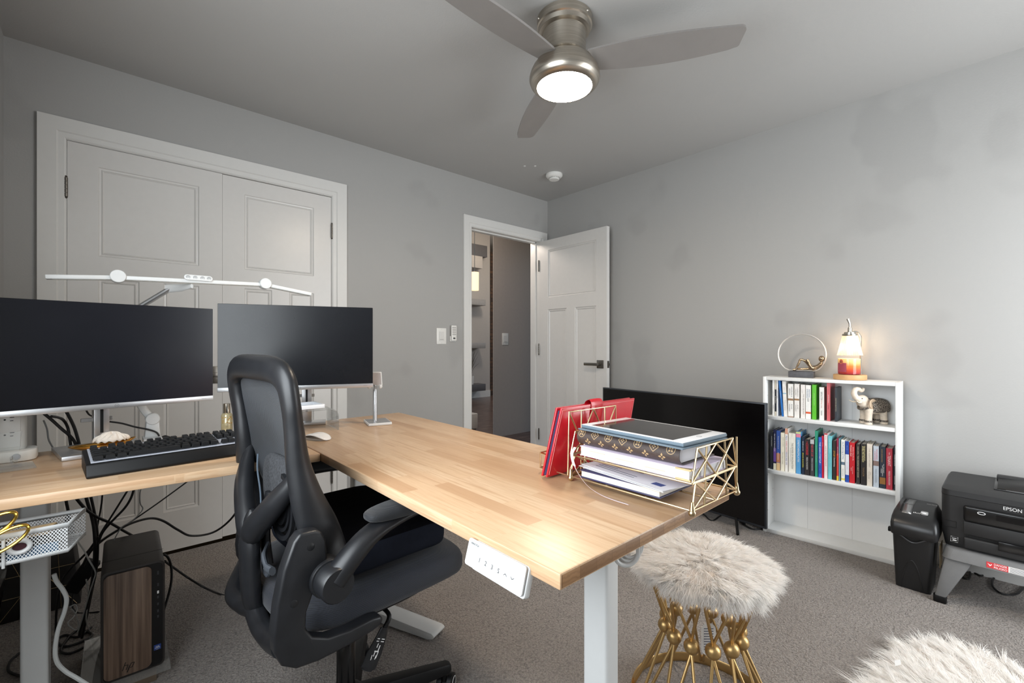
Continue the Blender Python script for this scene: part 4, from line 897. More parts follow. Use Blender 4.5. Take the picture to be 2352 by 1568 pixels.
# stack of books and notebooks (corner near the camera, then along and across)
def slab_book(a0, a1, b0, b1, z0, z1, twist=0): 
    c = OG((a0+a1)/2, (b0+b1)/2, 0); mat = Matrix.Translation(c) @ Matrix.Rotation(twist, 4, 'Z') @ Matrix.Translation(-c)
    P_ = [OG(a, b, 0) for a, b in ((a0, b0), (a1, b0), (a1, b1), (a0, b1))]
    P_ = [mat @ p for p in P_]; return P_, ZD+0, c
def slab(mb, P_, z0, z1, ins=0):
    c = sum(P_, Vector())/4; Q = [p+(c-p).normalized()*ins for p in P_]
    vs = [(p.x, p.y, ZD+z0) for p in Q]+[(p.x, p.y, ZD+z1) for p in Q]
    return mb.add(vs, [(3, 2, 1, 0), (4, 5, 6, 7), (0, 1, 5, 4), (1, 2, 6, 5), (2, 3, 7, 6), (3, 0, 4, 7)])
def pages(name, c, lines):
    t = NT(name); v = t.coord((1, 1, 1)); w_ = t.n('ShaderNodeTexWave', Scale=lines, bands_direction='Z', Distortion=1.2); t.l(v, w_.inputs['Vector'])
    t.col(t.mix(w_.outputs['Fac'], srgb(*c), srgb(*[x*.84 for x in c]))); t.b.inputs['Roughness'].default_value = .8; return t.m
M_pages = pages('cream_page_edges', (238, 234, 224), 260); M_pagesw = pages('white_page_edges', (238, 238, 240), 220)
M_purple = M('dark_violet_cover', (54, 52, 88), .45); M_lav = M('lavender_cover', (222, 208, 226), .5, var=.02)
e = thing('violet_planner', 'dark violet planner with thick page block, lowest in the wire organizer', 'notebook', tuple(OG(.4, .4, .016)))
P_, _, c = slab_book(.08, .76, .03, .80, 0, 0, .02)
slab(MB(), P_, .0145, .0175).build('back_cover', M_purple, e, bevel=.001); slab(MB(), P_, .0177, .031, .004).build('page_block', M_pages, e); slab(MB(), P_, .0312, .034).build('front_cover', M_purple, e, bevel=.001)
mb = MB(); slab(mb, [OG(.70, .40, 0), OG(.715, .40, 0), OG(.715, .46, 0), OG(.70, .46, 0)], .014, .0352); mb.build('elastic_band', M_purple, e)
e = None
pp_ = random.Random(2)
for k, (tw, a0, a1, b0, b1) in enumerate(((-.10, .10, .84, .02, .78), (.05, .02, .80, .12, .95), (-.16, .06, .86, .05, .86))):
    P_, _, c = slab_book(a0, a1, b0, b1, 0, 0, tw); z = .0355+.0014*k
    o = slab(MB(), P_, z, z+.0009).build('paper_sheet', M('white_paper', (236, 236, 238), .7, var=.01), None)
    tag(o, ('white letter sheet directly on the violet planner', 'white letter sheet in the middle of the loose papers', 'topmost printed letter sheet under the upper tray of the organizer')[k], 'paper', 'loose letters in the lower tray')
    if k == 2:
        mb = MB(); fu = (P_[1]-P_[0]).normalized(); fw_ = (P_[3]-P_[0]).normalized(); 
        for r in range(11):
            L = pp_.uniform(.05, .13); q = P_[0]+fu*(.03)+fw_*(.020+.011*r); 
            mb.add([(q+fu*x+fw_*y)+Vector((0, 0, 0)) for x, y in ((0, 0), (L, 0), (L, .003), (0, .003))], [(0, 1, 2, 3)])
        for i_, v_ in enumerate(mb.v): mb.v[i_] = (v_[0], v_[1], ZD+z+.0011)
        mb.build('printed_lines', M('print_grey', (110, 112, 124), .7, var=0), o)
        mb = MB(); q = P_[1]-fu*.05+fw_*.02; mb.add([(p.x, p.y, ZD+z+.0011) for p in (q, q+fu*.028, q+fu*.028+fw_*.018, q+fw_*.018)], [(0, 1, 2, 3)]); mb.build('printed_stamp', M('print_blue', (70, 84, 140), .7, var=.3, vscale=500), o)
e = thing('lavender_notebook', 'thick lavender notebook with gold corners on the upper organizer tray', 'notebook', tuple(OG(.5, .4, .069)))
P_, _, c = slab_book(.08, .99, .02, .80, 0, 0, -.02)
slab(MB(), P_, .0690, .0705).build('back_cover', M_lav, e); slab(MB(), P_, .0707, .0900, .003).build('page_block', M_pagesw, e); slab(MB(), P_, .0902, .0922).build('front_cover', M_lav, e, bevel=.0006)
for z in (.0686, .0895):
    mb = MB(); q = P_[1]; fu = (P_[0]-P_[1]).normalized(); fw_ = (P_[2]-P_[1]).normalized(); 
    tri = [q-fu*.001-fw_*.001, q+fu*.032-fw_*.001, q-fu*.001+fw_*.014]; mb.add([(p.x, p.y, ZD+z+d) for d in (0, .0035) for p in tri], [(2, 1, 0), (3, 4, 5), (0, 1, 4, 3), (1, 2, 5, 4), (2, 0, 3, 5)]); mb.build('gold_corner', M_gold, e)
mb = MB(); mb.add([tuple(P_[k]+Vector((0, 0, ZD*0))) for k in (0,)], []); 
for k in range(3):
    q = P_[0]+(P_[1]-P_[0])*(.1+.27*k)-ow.normalized()*.0015; fu = (P_[1]-P_[0]).normalized(); mb.add([(p.x, p.y, z) for z in (ZD+.084-.003*k, ZD+.0855-.003*k) for p in (q, q+fu*.05)], [(0, 1, 3, 2)])
mb.build('tab_marker', M('tan_tab', (206, 184, 164), .6, var=0), e)
# ribbon hanging out onto the desk
rp = spline([OG(.05, -.01, .088), OG(.05, -.07, .070), OG(.10, -.09, .04), OG(.22, -.12, .012), OG(.36, -.16, .0025), OG(.50, -.20, .0022), OG(.62, -.20, .0022)], 8)
mb = MB(); sd = Vector((.55, .83, 0)); vs = []
for i, p in enumerate(rp): 
    q = sd*.0045 if i > 14 else Vector((.0, .0045, 0)); vs += [p-q, p+q]
mb.add(vs, [(2*i, 2*i+1, 2*i+3, 2*i+2) for i in range(len(rp)-1)]); mb.build('ribbon', M('pale_pink_ribbon', (232, 210, 208), .35, var=.02), e, solid=.0004)
# monogrammed agenda: rounded spine towards the camera, tan flower and diamond print
e = thing('brown_agenda', 'brown leather agenda with tan flower print in the wire organizer stack', 'notebook', tuple(OG(.5, .4, .0928)))
M_brown = M('brown_grained_leather', (70, 58, 54), .42, var=.12, vscale=120, bump=.3, bscale=700); M_tan = M('tan_print', (178, 150, 112), .5, var=.03)
A0, A1, B0, B1 = .045, .90, .035, .80; za, zc = .0930, .1335; zm = (za+zc)/2; hr = (zc-za)/2
q0 = OG(A0, B0, 0); fu = (OG(A1, B0, 0)-q0); LA = fu.length; fu.normalize(); fw_ = ow.normalized(); WB = (B1-B0)*ow.length
prof = [(WB, zc), (hr, zc)]+[(hr-hr*math.sin(t), zm+hr*math.cos(t)) for t in np.linspace(.15, PI-.15, 12)]+[(hr, za), (WB, za)]
inn = [(WB, za+.0022), (hr, za+.0022)]+[(hr-(hr-.0022)*math.sin(t), zm-(hr-.0022)*math.cos(t)) for t in np.linspace(.15, PI-.15, 12)]+[(hr, zc-.0022), (WB, zc-.0022)]
b0 = Vector((q0.x, q0.y, ZD)); mb = MB(); mb.prism(prof+inn, b0, fw_, (0, 0, 1), fu*LA); cover = mb.build('cover', M_brown, e, angle=50)
mb = MB(); vs = [b0+fu*a+fw_*b+Vector((0, 0, z)) for z in (za+.003, zc-.003) for b in (.014, WB-.006) for a in (.006, LA-.006)]
mb.add(vs, [(0, 2, 3, 1), (4, 5, 7, 6), (0, 1, 5, 4), (2, 6, 7, 3), (0, 4, 6, 2), (1, 3, 7, 5)]); mb.build('page_block', M_pagesw, e)
def spinept(a, t, lift=.0003):      # t in -1..1 over the curved spine
    th = PI/2-t*PI/2*.86; r = hr+lift
    return b0+fu*a+fw_*(hr-r*math.sin(th))+Vector((0, 0, zm+r*math.cos(th)))
def motif(kind, a, t, s):
    mb = MB(); k_ = 1/(hr*PI/2*.86)
    def pl(poly): mb.add([spinept(a+x*s, t+y*s*k_, .0004) for x, y in poly], [tuple(range(len(poly)))])
    def petals(n, off, L, w):
        for i in range(n):
            an = off+2*PI*i/n; ca, sa = math.cos(an), math.sin(an)
            pl([(ca*x-sa*y, sa*x+ca*y) for x, y in ((.12, 0), (.5*L, w), (L, 0), (.5*L, -w))])
    def ringp(r0, r1, n, sq=1):
        for i in range(n):
            a0, a1 = 2*PI*i/n, 2*PI*(i+1)/n; f = lambda r, t_: (r*math.copysign(abs(math.cos(t_))**sq, math.cos(t_)), r*math.copysign(abs(math.sin(t_))**sq, math.sin(t_)))
            pl([f(r0, a0), f(r1, a0), f(r1, a1), f(r0, a1)])
    if kind == 0: petals(4, 0, 1.0, .30)
    elif kind == 1: ringp(.98, 1.14, 20); petals(4, PI/4, .85, .26)
    else: ringp(1.05, 1.28, 20, 1.9); petals(4, 0, .62, .2)
    return mb
n_ = 0
for a in np.arange(.014, LA-.01, .0400):
    for kind, da, t in ((2 if n_ % 2 else 1, 0, -.42), (0, .020, .28)):
        if a+da < LA-.008: motif(kind, a+da, -t, .0092).build('flower_print', M_tan, cover)
    n_ += 1
e2 = thing('tablet', 'white-bezelled tablet in a slate blue case on top of the stack', 'tablet', tuple(OG(.45, .4, .135)))
P_, _, c = slab_book(.10, .985, -.06, .82, 0, 0, -.05)
M_slate = M('slate_blue_case', (104, 120, 132), .6, var=.05)
slab(MB(), [p for p in P_], .1345, .1375).build('case_flap', M_slate, e2, bevel=.001); slab(MB(), [p+ow.normalized()*.006+(c-p)*.02 for p in P_], .1385, .1465).build('case_shell', M_slate, e2, bevel=.0025)
Q_ = [p+ow.normalized()*.006+(c-p)*.035 for p in P_]; slab(MB(), Q_, .1450, .1472).build('bezel', M('white_bezel', (232, 232, 234), .2, var=0), e2, bevel=.0006)
fu2 = (Q_[1]-Q_[0]); fw2 = (Q_[3]-Q_[0]); R4 = [Q_[0]+fu2*a+fw2*b for a, b in ((.09, .045), (.90, .045), (.90, .955), (.09, .955))]
slab(MB(), R4, .1471, .1474).build('screen', M('tablet_glass', (30, 27, 28), .08, var=.08), e2)
mb = MB(); hc_ = Q_[0]+fu2*.945+fw2*.5; mb.tube([Vector((hc_.x+.0055*math.cos(a), hc_.y+.0055*math.sin(a), ZD+.1473)) for a in np.linspace(0, 2*PI, 21)[:-1]], .0004, 5, closed=True); mb.build('home_button', M('button_silver', (150, 150, 152)), e2)
# the red folder standing in the divider, strap over its top
rf = thing('red_folder', 'glossy red leather document folder standing upright behind the wire organizer', 'folder', (1.0, .80, ZD))
M_red = M('glossy_red_leather', (196, 22, 38), .28, var=.05, coat=.25, bump=.05, bscale=300); fd = Vector((0, -.13, .99)).normalized()
fo = Vector((.838, .800, ZD+.0045)); fxx = Vector((1, .0, 0))
for k, (dy, col_) in enumerate(((0, M_red), (.016, M_red))):
    mb = MB(); mb.prism([(0, 0), (.345, 0), (.362, .178), (.030, .178)], fo+Vector((0, dy, 0)), fxx, fd, (0, .006, 0)); mb.build('front_cover' if k == 0 else 'back_cover', col_, rf, bevel=.002)
mb = MB(); mb.prism([(.004, .004), (.34, .004), (.356, .17), (.034, .17)], fo+Vector((0, .0065, 0)), fxx, fd, (0, .009, 0)); mb.build('lining', M('navy_lining', (36, 34, 70), .6), rf)
st_ = [fo+fxx*.175+fd*.115+Vector((0, -.0022, 0)), fo+fxx*.175+fd*.17+Vector((0, -.0024, 0)), fo+fxx*.175+fd*.187+Vector((0, .004, 0)), fo+fxx*.175+fd*.188+Vector((0, .014, 0)), fo+fxx*.175+fd*.175+Vector((0, .0235, 0)), fo+fxx*.175+fd*.13+Vector((0, .024, 0))]
mb = MB(); mb.tube(spline(st_, 5), [(.0016, .026)]*26, 12, up=(0, 1, 0)); mb.build('strap', M_red, rf)
mb = MB()
for seg in ([(.006, .006), (.034, .172), (.356, .172), (.340, .006)],): mb.tube([fo+fxx*a+fd*b+Vector((0, -.0004, 0)) for a, b in seg], .0006, 5)
mb.build('stitching', M('pale_red_thread', (232, 150, 150), .6, var=0), rf)

# ================= fur-topped stool
def fur(name, roots, normals, dirs, length, rad, mat, parent=None, seg=5, seed=1, droop=.6, clump=.35, curl=.25, kind=None):
    rg = np.random.default_rng(seed); n = len(roots); R = np.array(roots); Nn = np.array(normals); D = np.array(dirs)
    L = length*rg.uniform(.55, 1.15, n); t = np.linspace(0, 1, seg+1)
    cl_ = rg.normal(0, curl, (n, 3)); 
    pts = np.zeros((n, seg+1, 3))
    # shared clump offsets from coarse cells
    cell = np.floor(R[:, :2]/.016).astype(int); key = (cell[:, 0]*7349+cell[:, 1]*9151) % 100003
    cr = np.random.default_rng(seed+9); tab = cr.normal(0, clump, (100003, 3)); cl_ = cl_*.5+tab[key]
    base = D*.85+Nn*.5
    for k, tt in enumerate(t):
        off = base*tt + cl_*tt**1.6 ; off[:, 2] -= droop*tt**2
        pts[:, k] = R+off*L[:, None]*.9
    tang = pts[:, -1]-pts[:, 0]; side = np.cross(tang, rg.normal(0, 1, (n, 3))); side /= np.linalg.norm(side, axis=1)[:, None]+1e-9
    w = rad*(1-t)**.6+rad*.08
    V = np.zeros((n, seg+1, 2, 3)); V[:, :, 0] = pts-side[:, None]*w[None, :, None]; V[:, :, 1] = pts+side[:, None]*w[None, :, None]
    V = V.reshape(-1, 3); idx = np.arange(n)[:, None]*(2*(seg+1))+np.arange(seg)[None]*2
    F = np.stack([idx, idx+1, idx+3, idx+2], -1).reshape(-1, 4)
    me = bpy.data.meshes.new(name); me.vertices.add(len(V)); me.vertices.foreach_set('co', V.astype(np.float32).ravel())
    me.loops.add(F.size); me.loops.foreach_set('vertex_index', F.astype(np.int32).ravel()); me.polygons.add(len(F))
    me.polygons.foreach_set('loop_start', np.arange(0, F.size, 4, dtype=np.int32)); me.polygons.foreach_set('loop_total', np.full(len(F), 4, np.int32))
    me.update(calc_edges=True); me.materials.append(mat); me.polygons.foreach_set('use_smooth', [True]*len(F))
    o = bpy.data.objects.new(name, me); C.objects.link(o)
    if parent is not None: o.parent = parent; me.transform(wm(parent).inverted())
    if kind: o['kind'] = kind
    return o
def furmat(name, c, c2):
    t = NT(name); v = t.coord(); f = t.noise(v, 40, 3)
    t.col(t.ramp(f, [(.3, srgb(*c2)), (.65, srgb(*c))])); t.b.inputs['Roughness'].default_value = .55; t.b.inputs['Specular IOR Level'].default_value = .25
    t.b.inputs['Sheen Weight'].default_value = .3
    tl_ = t.n('ShaderNodeBsdfTranslucent'); t.l(t.b.inputs['Base Color'].links[0].from_socket, tl_.inputs['Color']); mx = t.n('ShaderNodeMixShader'); mx.inputs[0].default_value = .45
    t.l(t.b.outputs[0], mx.inputs[1]); t.l(tl_.outputs[0], mx.inputs[2]); t.l(mx.outputs[0], t.out.inputs['Surface']); return t.m
M_fur = furmat('white_faux_fur', (255, 253, 250), (250, 246, 242)); M_furb = M('fur_backing', (214, 204, 196), .9, var=.05)
SC = Vector((1.335, .632, 0)); stool = thing('fur_stool', 'gold wire stool with a round shaggy white fur seat', 'stool', tuple(SC))
M_goldp = M('satin_gold_paint', (200, 166, 112), .38, .9, var=.04)
zs = .428; rs_ = .178
def seatp(r, a, top=True): return SC+Vector((r*math.cos(a), r*math.sin(a), zs+(.038*(1-(r/rs_)**4) if top else -.012)))
mb = MB(); mb.lathe([(.0, -.012), (rs_-.02, -.012), (rs_-.002, .0), (rs_, .012), (rs_-.012, .026), (rs_*.7, .036), (rs_*.3, .039), (.0, .040)], 56, SC+Vector((0, 0, zs))); seat_o = mb.build('seat_cushion', M_furb, stool, angle=80)
rg = np.random.default_rng(4); n = 52000; rr = rs_*np.sqrt(rg.uniform(0, 1, n)); aa = rg.uniform(0, 2*PI, n)
roots = np.stack([SC.x+rr*np.cos(aa), SC.y+rr*np.sin(aa), zs+.014+.0265*(1-(rr/rs_)**3.2)], -1); out = np.stack([np.cos(aa), np.sin(aa), np.zeros(n)], -1)
nrm = out*(rr/rs_)[:, None]**3*.8; nrm[:, 2] = 1-.55*(rr/rs_)**3
sw = np.stack([-np.sin(aa), np.cos(aa), np.zeros(n)], -1)*rg.normal(0, .22, n)[:, None]
dr = out*np.clip(.55+rr/rs_, 0, 1)[:, None]+sw
hi = rr < rs_*.9
fur('fur_pile', roots, nrm*.45, dr, .044, .00085, M_fur, stool, seed=3, droop=.26, clump=.22, kind='stuff')
n = 15000; aa = rg.uniform(0, 2*PI, n); ph = rg.uniform(-.7, .6, n); rr = rs_-.012+.013*np.cos(ph)
roots = np.stack([SC.x+rr*np.cos(aa), SC.y+rr*np.sin(aa), zs+.006+.018*np.sin(ph)], -1); out = np.stack([np.cos(aa), np.sin(aa), np.zeros(n)], -1)
sw = np.stack([-np.sin(aa), np.cos(aa), np.zeros(n)], -1)*rg.normal(0, .3, n)[:, None]
fur('fur_fringe', roots, out*.3, out*.74+sw, .036, .0008, M_fur, stool, seed=8, droop=.50, clump=.28, kind='stuff')
zr, rt, rw, rb, zw = .405, .160, .107, .205, .243
def ringtube(r, z, th, nm, asp=1.0, flat=None):
    mb = MB(); mb.tube([SC+Vector((r*math.cos(a), r*math.sin(a), z)) for a in np.linspace(0, 2*PI, 73)[:-1]], ([flat]*72) if flat else th, 12, closed=True, up=(0, 0, 1)); return mb.build(nm, M_goldp, stool, angle=60)
ringtube(rt, zr, .006, 'top_ring', flat=(.007, .004)); ringtube(rb, .016, .006, 'base_ring', flat=(.016, .003))
NB = 12
for k in range(NB):
    a = 2*PI*(k+.35)/NB; w_ = SC+Vector((rw*math.cos(a), rw*math.sin(a), zw))
    MB().ball(w_, .0215, 20).build('ball', M_goldp, stool)
    for s in (-1, 1):
        a2 = a+s*PI/NB*.92; a3 = a+s*PI/NB*.5
        for nm, p, q in (('upper_rod', w_+Vector((0, 0, .018)), SC+Vector((rt*math.cos(a2), rt*math.sin(a2), zr))), ('lower_rod', w_-Vector((0, 0, .018)), SC+Vector((rb*math.cos(a2), rb*math.sin(a2), .012)))):
            mb = MB(); mb.tube([p+Vector((0, 0, -.002 if q.z < p.z else .002))*0, p.lerp(q, .04), q], [.0035, .0044, .0044], 10); mb.build(nm, M_goldp, stool)
mb = MB(); lc_ = SC+Vector((.065, .010, .175)); mb.prism(rrect(.045, .10, .02, 5), lc_, Vector((.74, -.67, 0)), (0, 0, 1), (-.0004, -.0004, 0)); tg = mb.build('care_label', M('white_label', (226, 224, 220), .6, var=0), stool)
mb = MB(); u_ = Vector((.74, -.67, 0))
for r in range(9): 
    q = lc_+u_*-.015+Vector((-.0008, -.0009, .032-.008*r)); mb.add([q, q+u_*.03, q+u_*.03+Vector((0, 0, .0028)), q+Vector((0, 0, .0028))], [(0, 1, 2, 3)])
mb.build('label_print', M('print_grey', (110, 112, 124)), tg)
# ================= fur rug at the lower right
edge_px = [(1950, 1580), (1985, 1556), (2018, 1530), (2036, 1508), (2040, 1492), (2058, 1476), (2095, 1466), (2140, 1466), (2190, 1474), (2240, 1484), (2300, 1510), (2352, 1538), (2420, 1580)]
E_ = [atZ(x, y, .012) for x, y in edge_px]; cen = Vector((1.90, .02, .012))
poly = [Vector((p.x, p.y, 0)) for p in E_]+[Vector((2.20, -.30, 0)), Vector((1.95, -.42, 0)), Vector((1.62, -.30, 0)), Vector((1.50, .0, 0)), Vector((1.52, .25, 0))]
poly = [Vector((cen.x, cen.y, 0))+(p-Vector((cen.x, cen.y, 0)))*.93 for p in poly]
rug = thing('fur_rug', 'shaggy white fur rug with a small tag on the carpet at the lower right', 'rug', (cen.x, cen.y, 0))
mb = MB(); m_ = len(poly); vs = [(p.x, p.y, .002) for p in poly]+[(lerp(p.x, cen.x, .08), lerp(p.y, cen.y, .08), .016) for p in poly]+[(cen.x, cen.y, .024)]
mb.add(vs, [tuple(range(m_-1, -1, -1))]+[(i, (i+1) % m_, m_+(i+1) % m_, m_+i) for i in range(m_)]+[(m_+i, m_+(i+1) % m_, 2*m_) for i in range(m_)]); mb.build('backing', M_furb, rug)
rg = np.random.default_rng(12); n = 26000; ki = rg.integers(0, m_, n); u1 = np.sqrt(rg.uniform(0, 1, n)); u2 = rg.uniform(0, 1, n)
PX = np.array([(p.x, p.y) for p in poly]); A_ = PX[ki]; B_ = PX[(ki+1) % m_]; cc_ = np.array([cen.x, cen.y]); pt = cc_+(A_+(B_-A_)*u2[:, None]-cc_)*u1[:, None]
roots = np.concatenate([pt, (.014+.010*(1-u1))[:, None]], 1); dd_ = pt-cc_; dd_ /= np.linalg.norm(dd_, axis=1)[:, None]+1e-6
dirs = np.concatenate([dd_*.55+np.array([.10, .42])+rg.normal(0, .12, (n, 2)), np.zeros((n, 1))], 1); nr = np.zeros((n, 3)); nr[:, 2] = .62
fur('fur_pile', roots, nr, dirs, .060, .0010, M_fur, rug, seed=21, droop=.32, clump=.30, kind='stuff')
lp = atZ(2064, 1528, .045); mb = MB(); mb.prism([(-.012, 0), (.010, .002), (.013, .016), (-.009, .016)], lp, (.7, -.6, .1), (.1, .3, .9), (.001, .001, 0)); mb.build('sewn_tag', M('white_label', (226, 224, 220)), rug)
# ================= television on the floor by the right wall
TR, TL = Vector((2.769, .942, 0)), Vector((2.867, 2.143, 0)); tu = (TR-TL).normalized(); tn = Vector((tu.y, -tu.x, 0)); tw_ = (TR-TL).length
tv = thing('television', 'large black flat television standing on the carpet against the wall', 'television', tuple((TR+TL)/2))
def tvbox(a0, a1, d0, d1, z0, z1):
    vs = [TL+tu*a+tn*d+Vector((0, 0, z)) for z in (z0, z1) for d in (d0, d1) for a in (a0, a1)]
    return MB().add(vs, [(0, 2, 3, 1), (4, 5, 7, 6), (0, 1, 5, 4), (2, 6, 7, 3), (0, 4, 6, 2), (1, 3, 7, 5)])
tz0, tz1 = .052, .763
tvbox(0, tw_, -.022, 0, tz0, tz1).build('casing', M('tv_dark_bezel', (44, 48, 54), .35, .3, var=.03), tv, bevel=.003)
tvbox(.009, tw_-.009, -.002, .0006, tz0+.014, tz1-.008).build('screen', M('tv_gloss_screen', (8, 7, 8), .12, var=.1, spec=.4), tv)
tvbox(.2, tw_-.2, -.065, -.022, tz0+.04, tz1-.25).build('rear_housing', M_blk, tv, bevel=.015)
for a in (.17, tw_-.17):
    c = TL+tu*a; mb = MB(); mb.tube([c+tn*.0+Vector((0, 0, tz0+.012)), c+Vector((-.09, -.045, .007))], .008, 10); mb.tube([c-tn*.012+Vector((0, 0, tz0+.012)), c-tn*.10+Vector((0, 0, .007))], .009, 10); mb.build('stand_leg', M_blk, tv)
# ================= bookcase
SO = Vector((2.872, .995, 0)); sd_ = Vector((.058, -.9983, 0)).normalized(); sn = Vector((-sd_.y, sd_.x, 0)); SW, SD, SH_, PT = .613, .168, .906, .018
def S(a, b, z): return SO+sd_*a+sn*b+Vector((0, 0, z))
def sbox(a0, a1, b0, b1, z0, z1, mb=None):
    mb = mb or MB(); vs = [S(a, b, z) for z in (z0, z1) for b in (b0, b1) for a in (a0, a1)]
    return mb.add(vs, [(0, 2, 3, 1), (4, 5, 7, 6), (0, 1, 5, 4), (2, 6, 7, 3), (0, 4, 6, 2), (1, 3, 7, 5)])
M_lam = M('white_laminate', (232, 233, 232), .4, var=.01)
case = thing('bookcase', 'low white three-shelf bookcase standing against the grey wall', 'bookcase', tuple(S(SW/2, SD/2, 0)))
Z1, Z2 = .680, .366
sp_ = sbox(0, PT, 0, SD, 0, SH_).build('side_panel', M_lam, case, bevel=.0012); sbox(SW-PT, SW, 0, SD, 0, SH_).build('side_panel', M_lam, case, bevel=.0012)
sbox(PT, SW-PT, 0, SD, SH_-PT, SH_-.0005).build('top_panel', M_lam, case, bevel=.0012)
sbox(PT, SW-PT, .0, SD, .001, .022).build('bottom_shelf', M_lam, case, bevel=.0012)
for z in (Z1, Z2): sbox(PT, SW-PT, .002, SD-.004, z-.020, z).build('shelf', M_lam, case, bevel=.0012)
bk = sbox(PT, SW-PT, SD-.004, SD, .02, SH_-PT).build('back_panel', M('white_backboard', (236, 237, 237), .5, var=.008), case)
for a in (.19, .40): sbox(a, a+.0012, SD-.0046, SD-.003, .02, SH_-PT).build('seam', M('seam_grey', (190, 190, 190), .6, var=0), bk)
mb = MB(); 
for k in range(14):
    for b in (.03, SD-.035):
        c = S(PT, b, .12+.052*k); mb.tube([c-sd_*.0005, c+sd_*.0004], .0022, 8)
mb.build('peg_hole', M('hole_dark', (90, 88, 86), .8, var=0), sp_)
# ---- books: (left px, right px, top px, colour, depth, text colour, [(text, centre 0..1 from top, length share, height share)], label, extras)
def pxa(px, b=.02):
    r = ray(px, 900); o = S(0, b, 0); n = Vector((sn.x, sn.y, 0)); t = (o.dot(n))/(r.x*n.x+r.y*n.y); p = Vector((r.x*t, r.y*t, 0)); return (p-o).dot(sd_), t
bkm = {}
def bookmat(c):
    return M('cover_%d_%d_%d' % c, c, .42, var=.05, vscale=40)
M_pg = pages('book_page_edges', (222, 216, 204), 300); inkm = lambda c: M('ink_%d_%d_%d' % c, c, .5, var=0)
def book(px0, px1, ytop, zs_, c, tc, texts, label, grp, depth=.125, bands=(), lean=0, b=.022, second=None):
    a0, t = pxa(px0, b); a1, _ = pxa(px1, b); zt = EYE-(ytop-791)/FOC*t; h = zt-zs_; am = (a0+a1)/2; w = (a1-a0)*.965
    depth = min(depth, SD-b-.008)
    e = thing('book', label, 'book', tuple(S(am, b+depth/2, zs_+.0004)), 0, grp); z0 = zs_+.0006
    sh = lambda z: lean*(1-(z-z0)/h)
    def P3_(a, bb, z): return S(am+a+sh(z), b+bb, z)
    bt = min(.0022, w*.16)
    mb = MB()
    def hexa(x0, x1, y0, y1, za, zb):
        vs = [P3_(a, bb, z) for z in (za, zb) for bb in (y0, y1) for a in (x0, x1)]
        mb.add(vs, [(0, 2, 3, 1), (4, 5, 7, 6), (0, 1, 5, 4), (2, 6, 7, 3), (0, 4, 6, 2), (1, 3, 7, 5)])
    poly = [(-w/2, depth), (-w/2, 0), (w/2, 0), (w/2, depth), (w/2-bt, depth), (w/2-bt, bt), (-w/2+bt, bt), (-w/2+bt, depth)]
    vs = [P3_(x, y, z) for z in (z0, z0+h) for x, y in poly]; n = 8
    mb.add(vs, [(7, 6, 1, 0), (6, 5, 2, 1), (5, 4, 3, 2), (8, 9, 14, 15), (9, 10, 13, 14), (10, 11, 12, 13)]+[(i, (i+1) % n, n+(i+1) % n, n+i) for i in range(n)])
    cv = mb.build('cover', bookmat(c), e)
    mb = MB(); hexa(-w/2+bt*1.02, w/2-bt*1.02, bt*1.02, depth-.003, z0+.002, z0+h-.0035); mb.build('page_block', M_pg, e)
    for f0, f1, bc in bands:     # coloured bands on the spine, fractions from the top
        mb = MB(); vs = [P3_(x, -.0003, z0+h*(1-f)) for f in (f1, f0) for x in (-w/2, w/2)]; mb.add(vs, [(0, 1, 3, 2)]); mb.build('spine_band', inkm(bc), cv)
    up_ = Vector((0, 0, -1)); mbs = {}
    for tx in texts:
        s, cpos, ln, hs = tx[:4]; off = tx[4] if len(tx) > 4 else 0; col_ = tx[5] if len(tx) > 5 else tc
        mb = mbs.setdefault((col_, len(mbs)), MB()); zc_ = z0+h*(1-cpos)
        text(mb, s, S(am+off*w+sh(zc_), b-.0005, zc_), up_, sd_, w*hs, h*ln, wscale=1.3)
    for (col_, k_), mb in mbs.items(): mb.build('title' if k_ == 0 else 'lettering', inkm(col_), cv)
    return e
W_, K_ = (238, 236, 230), (34, 33, 34)
G1 = 'books on the top shelf of the bookcase'
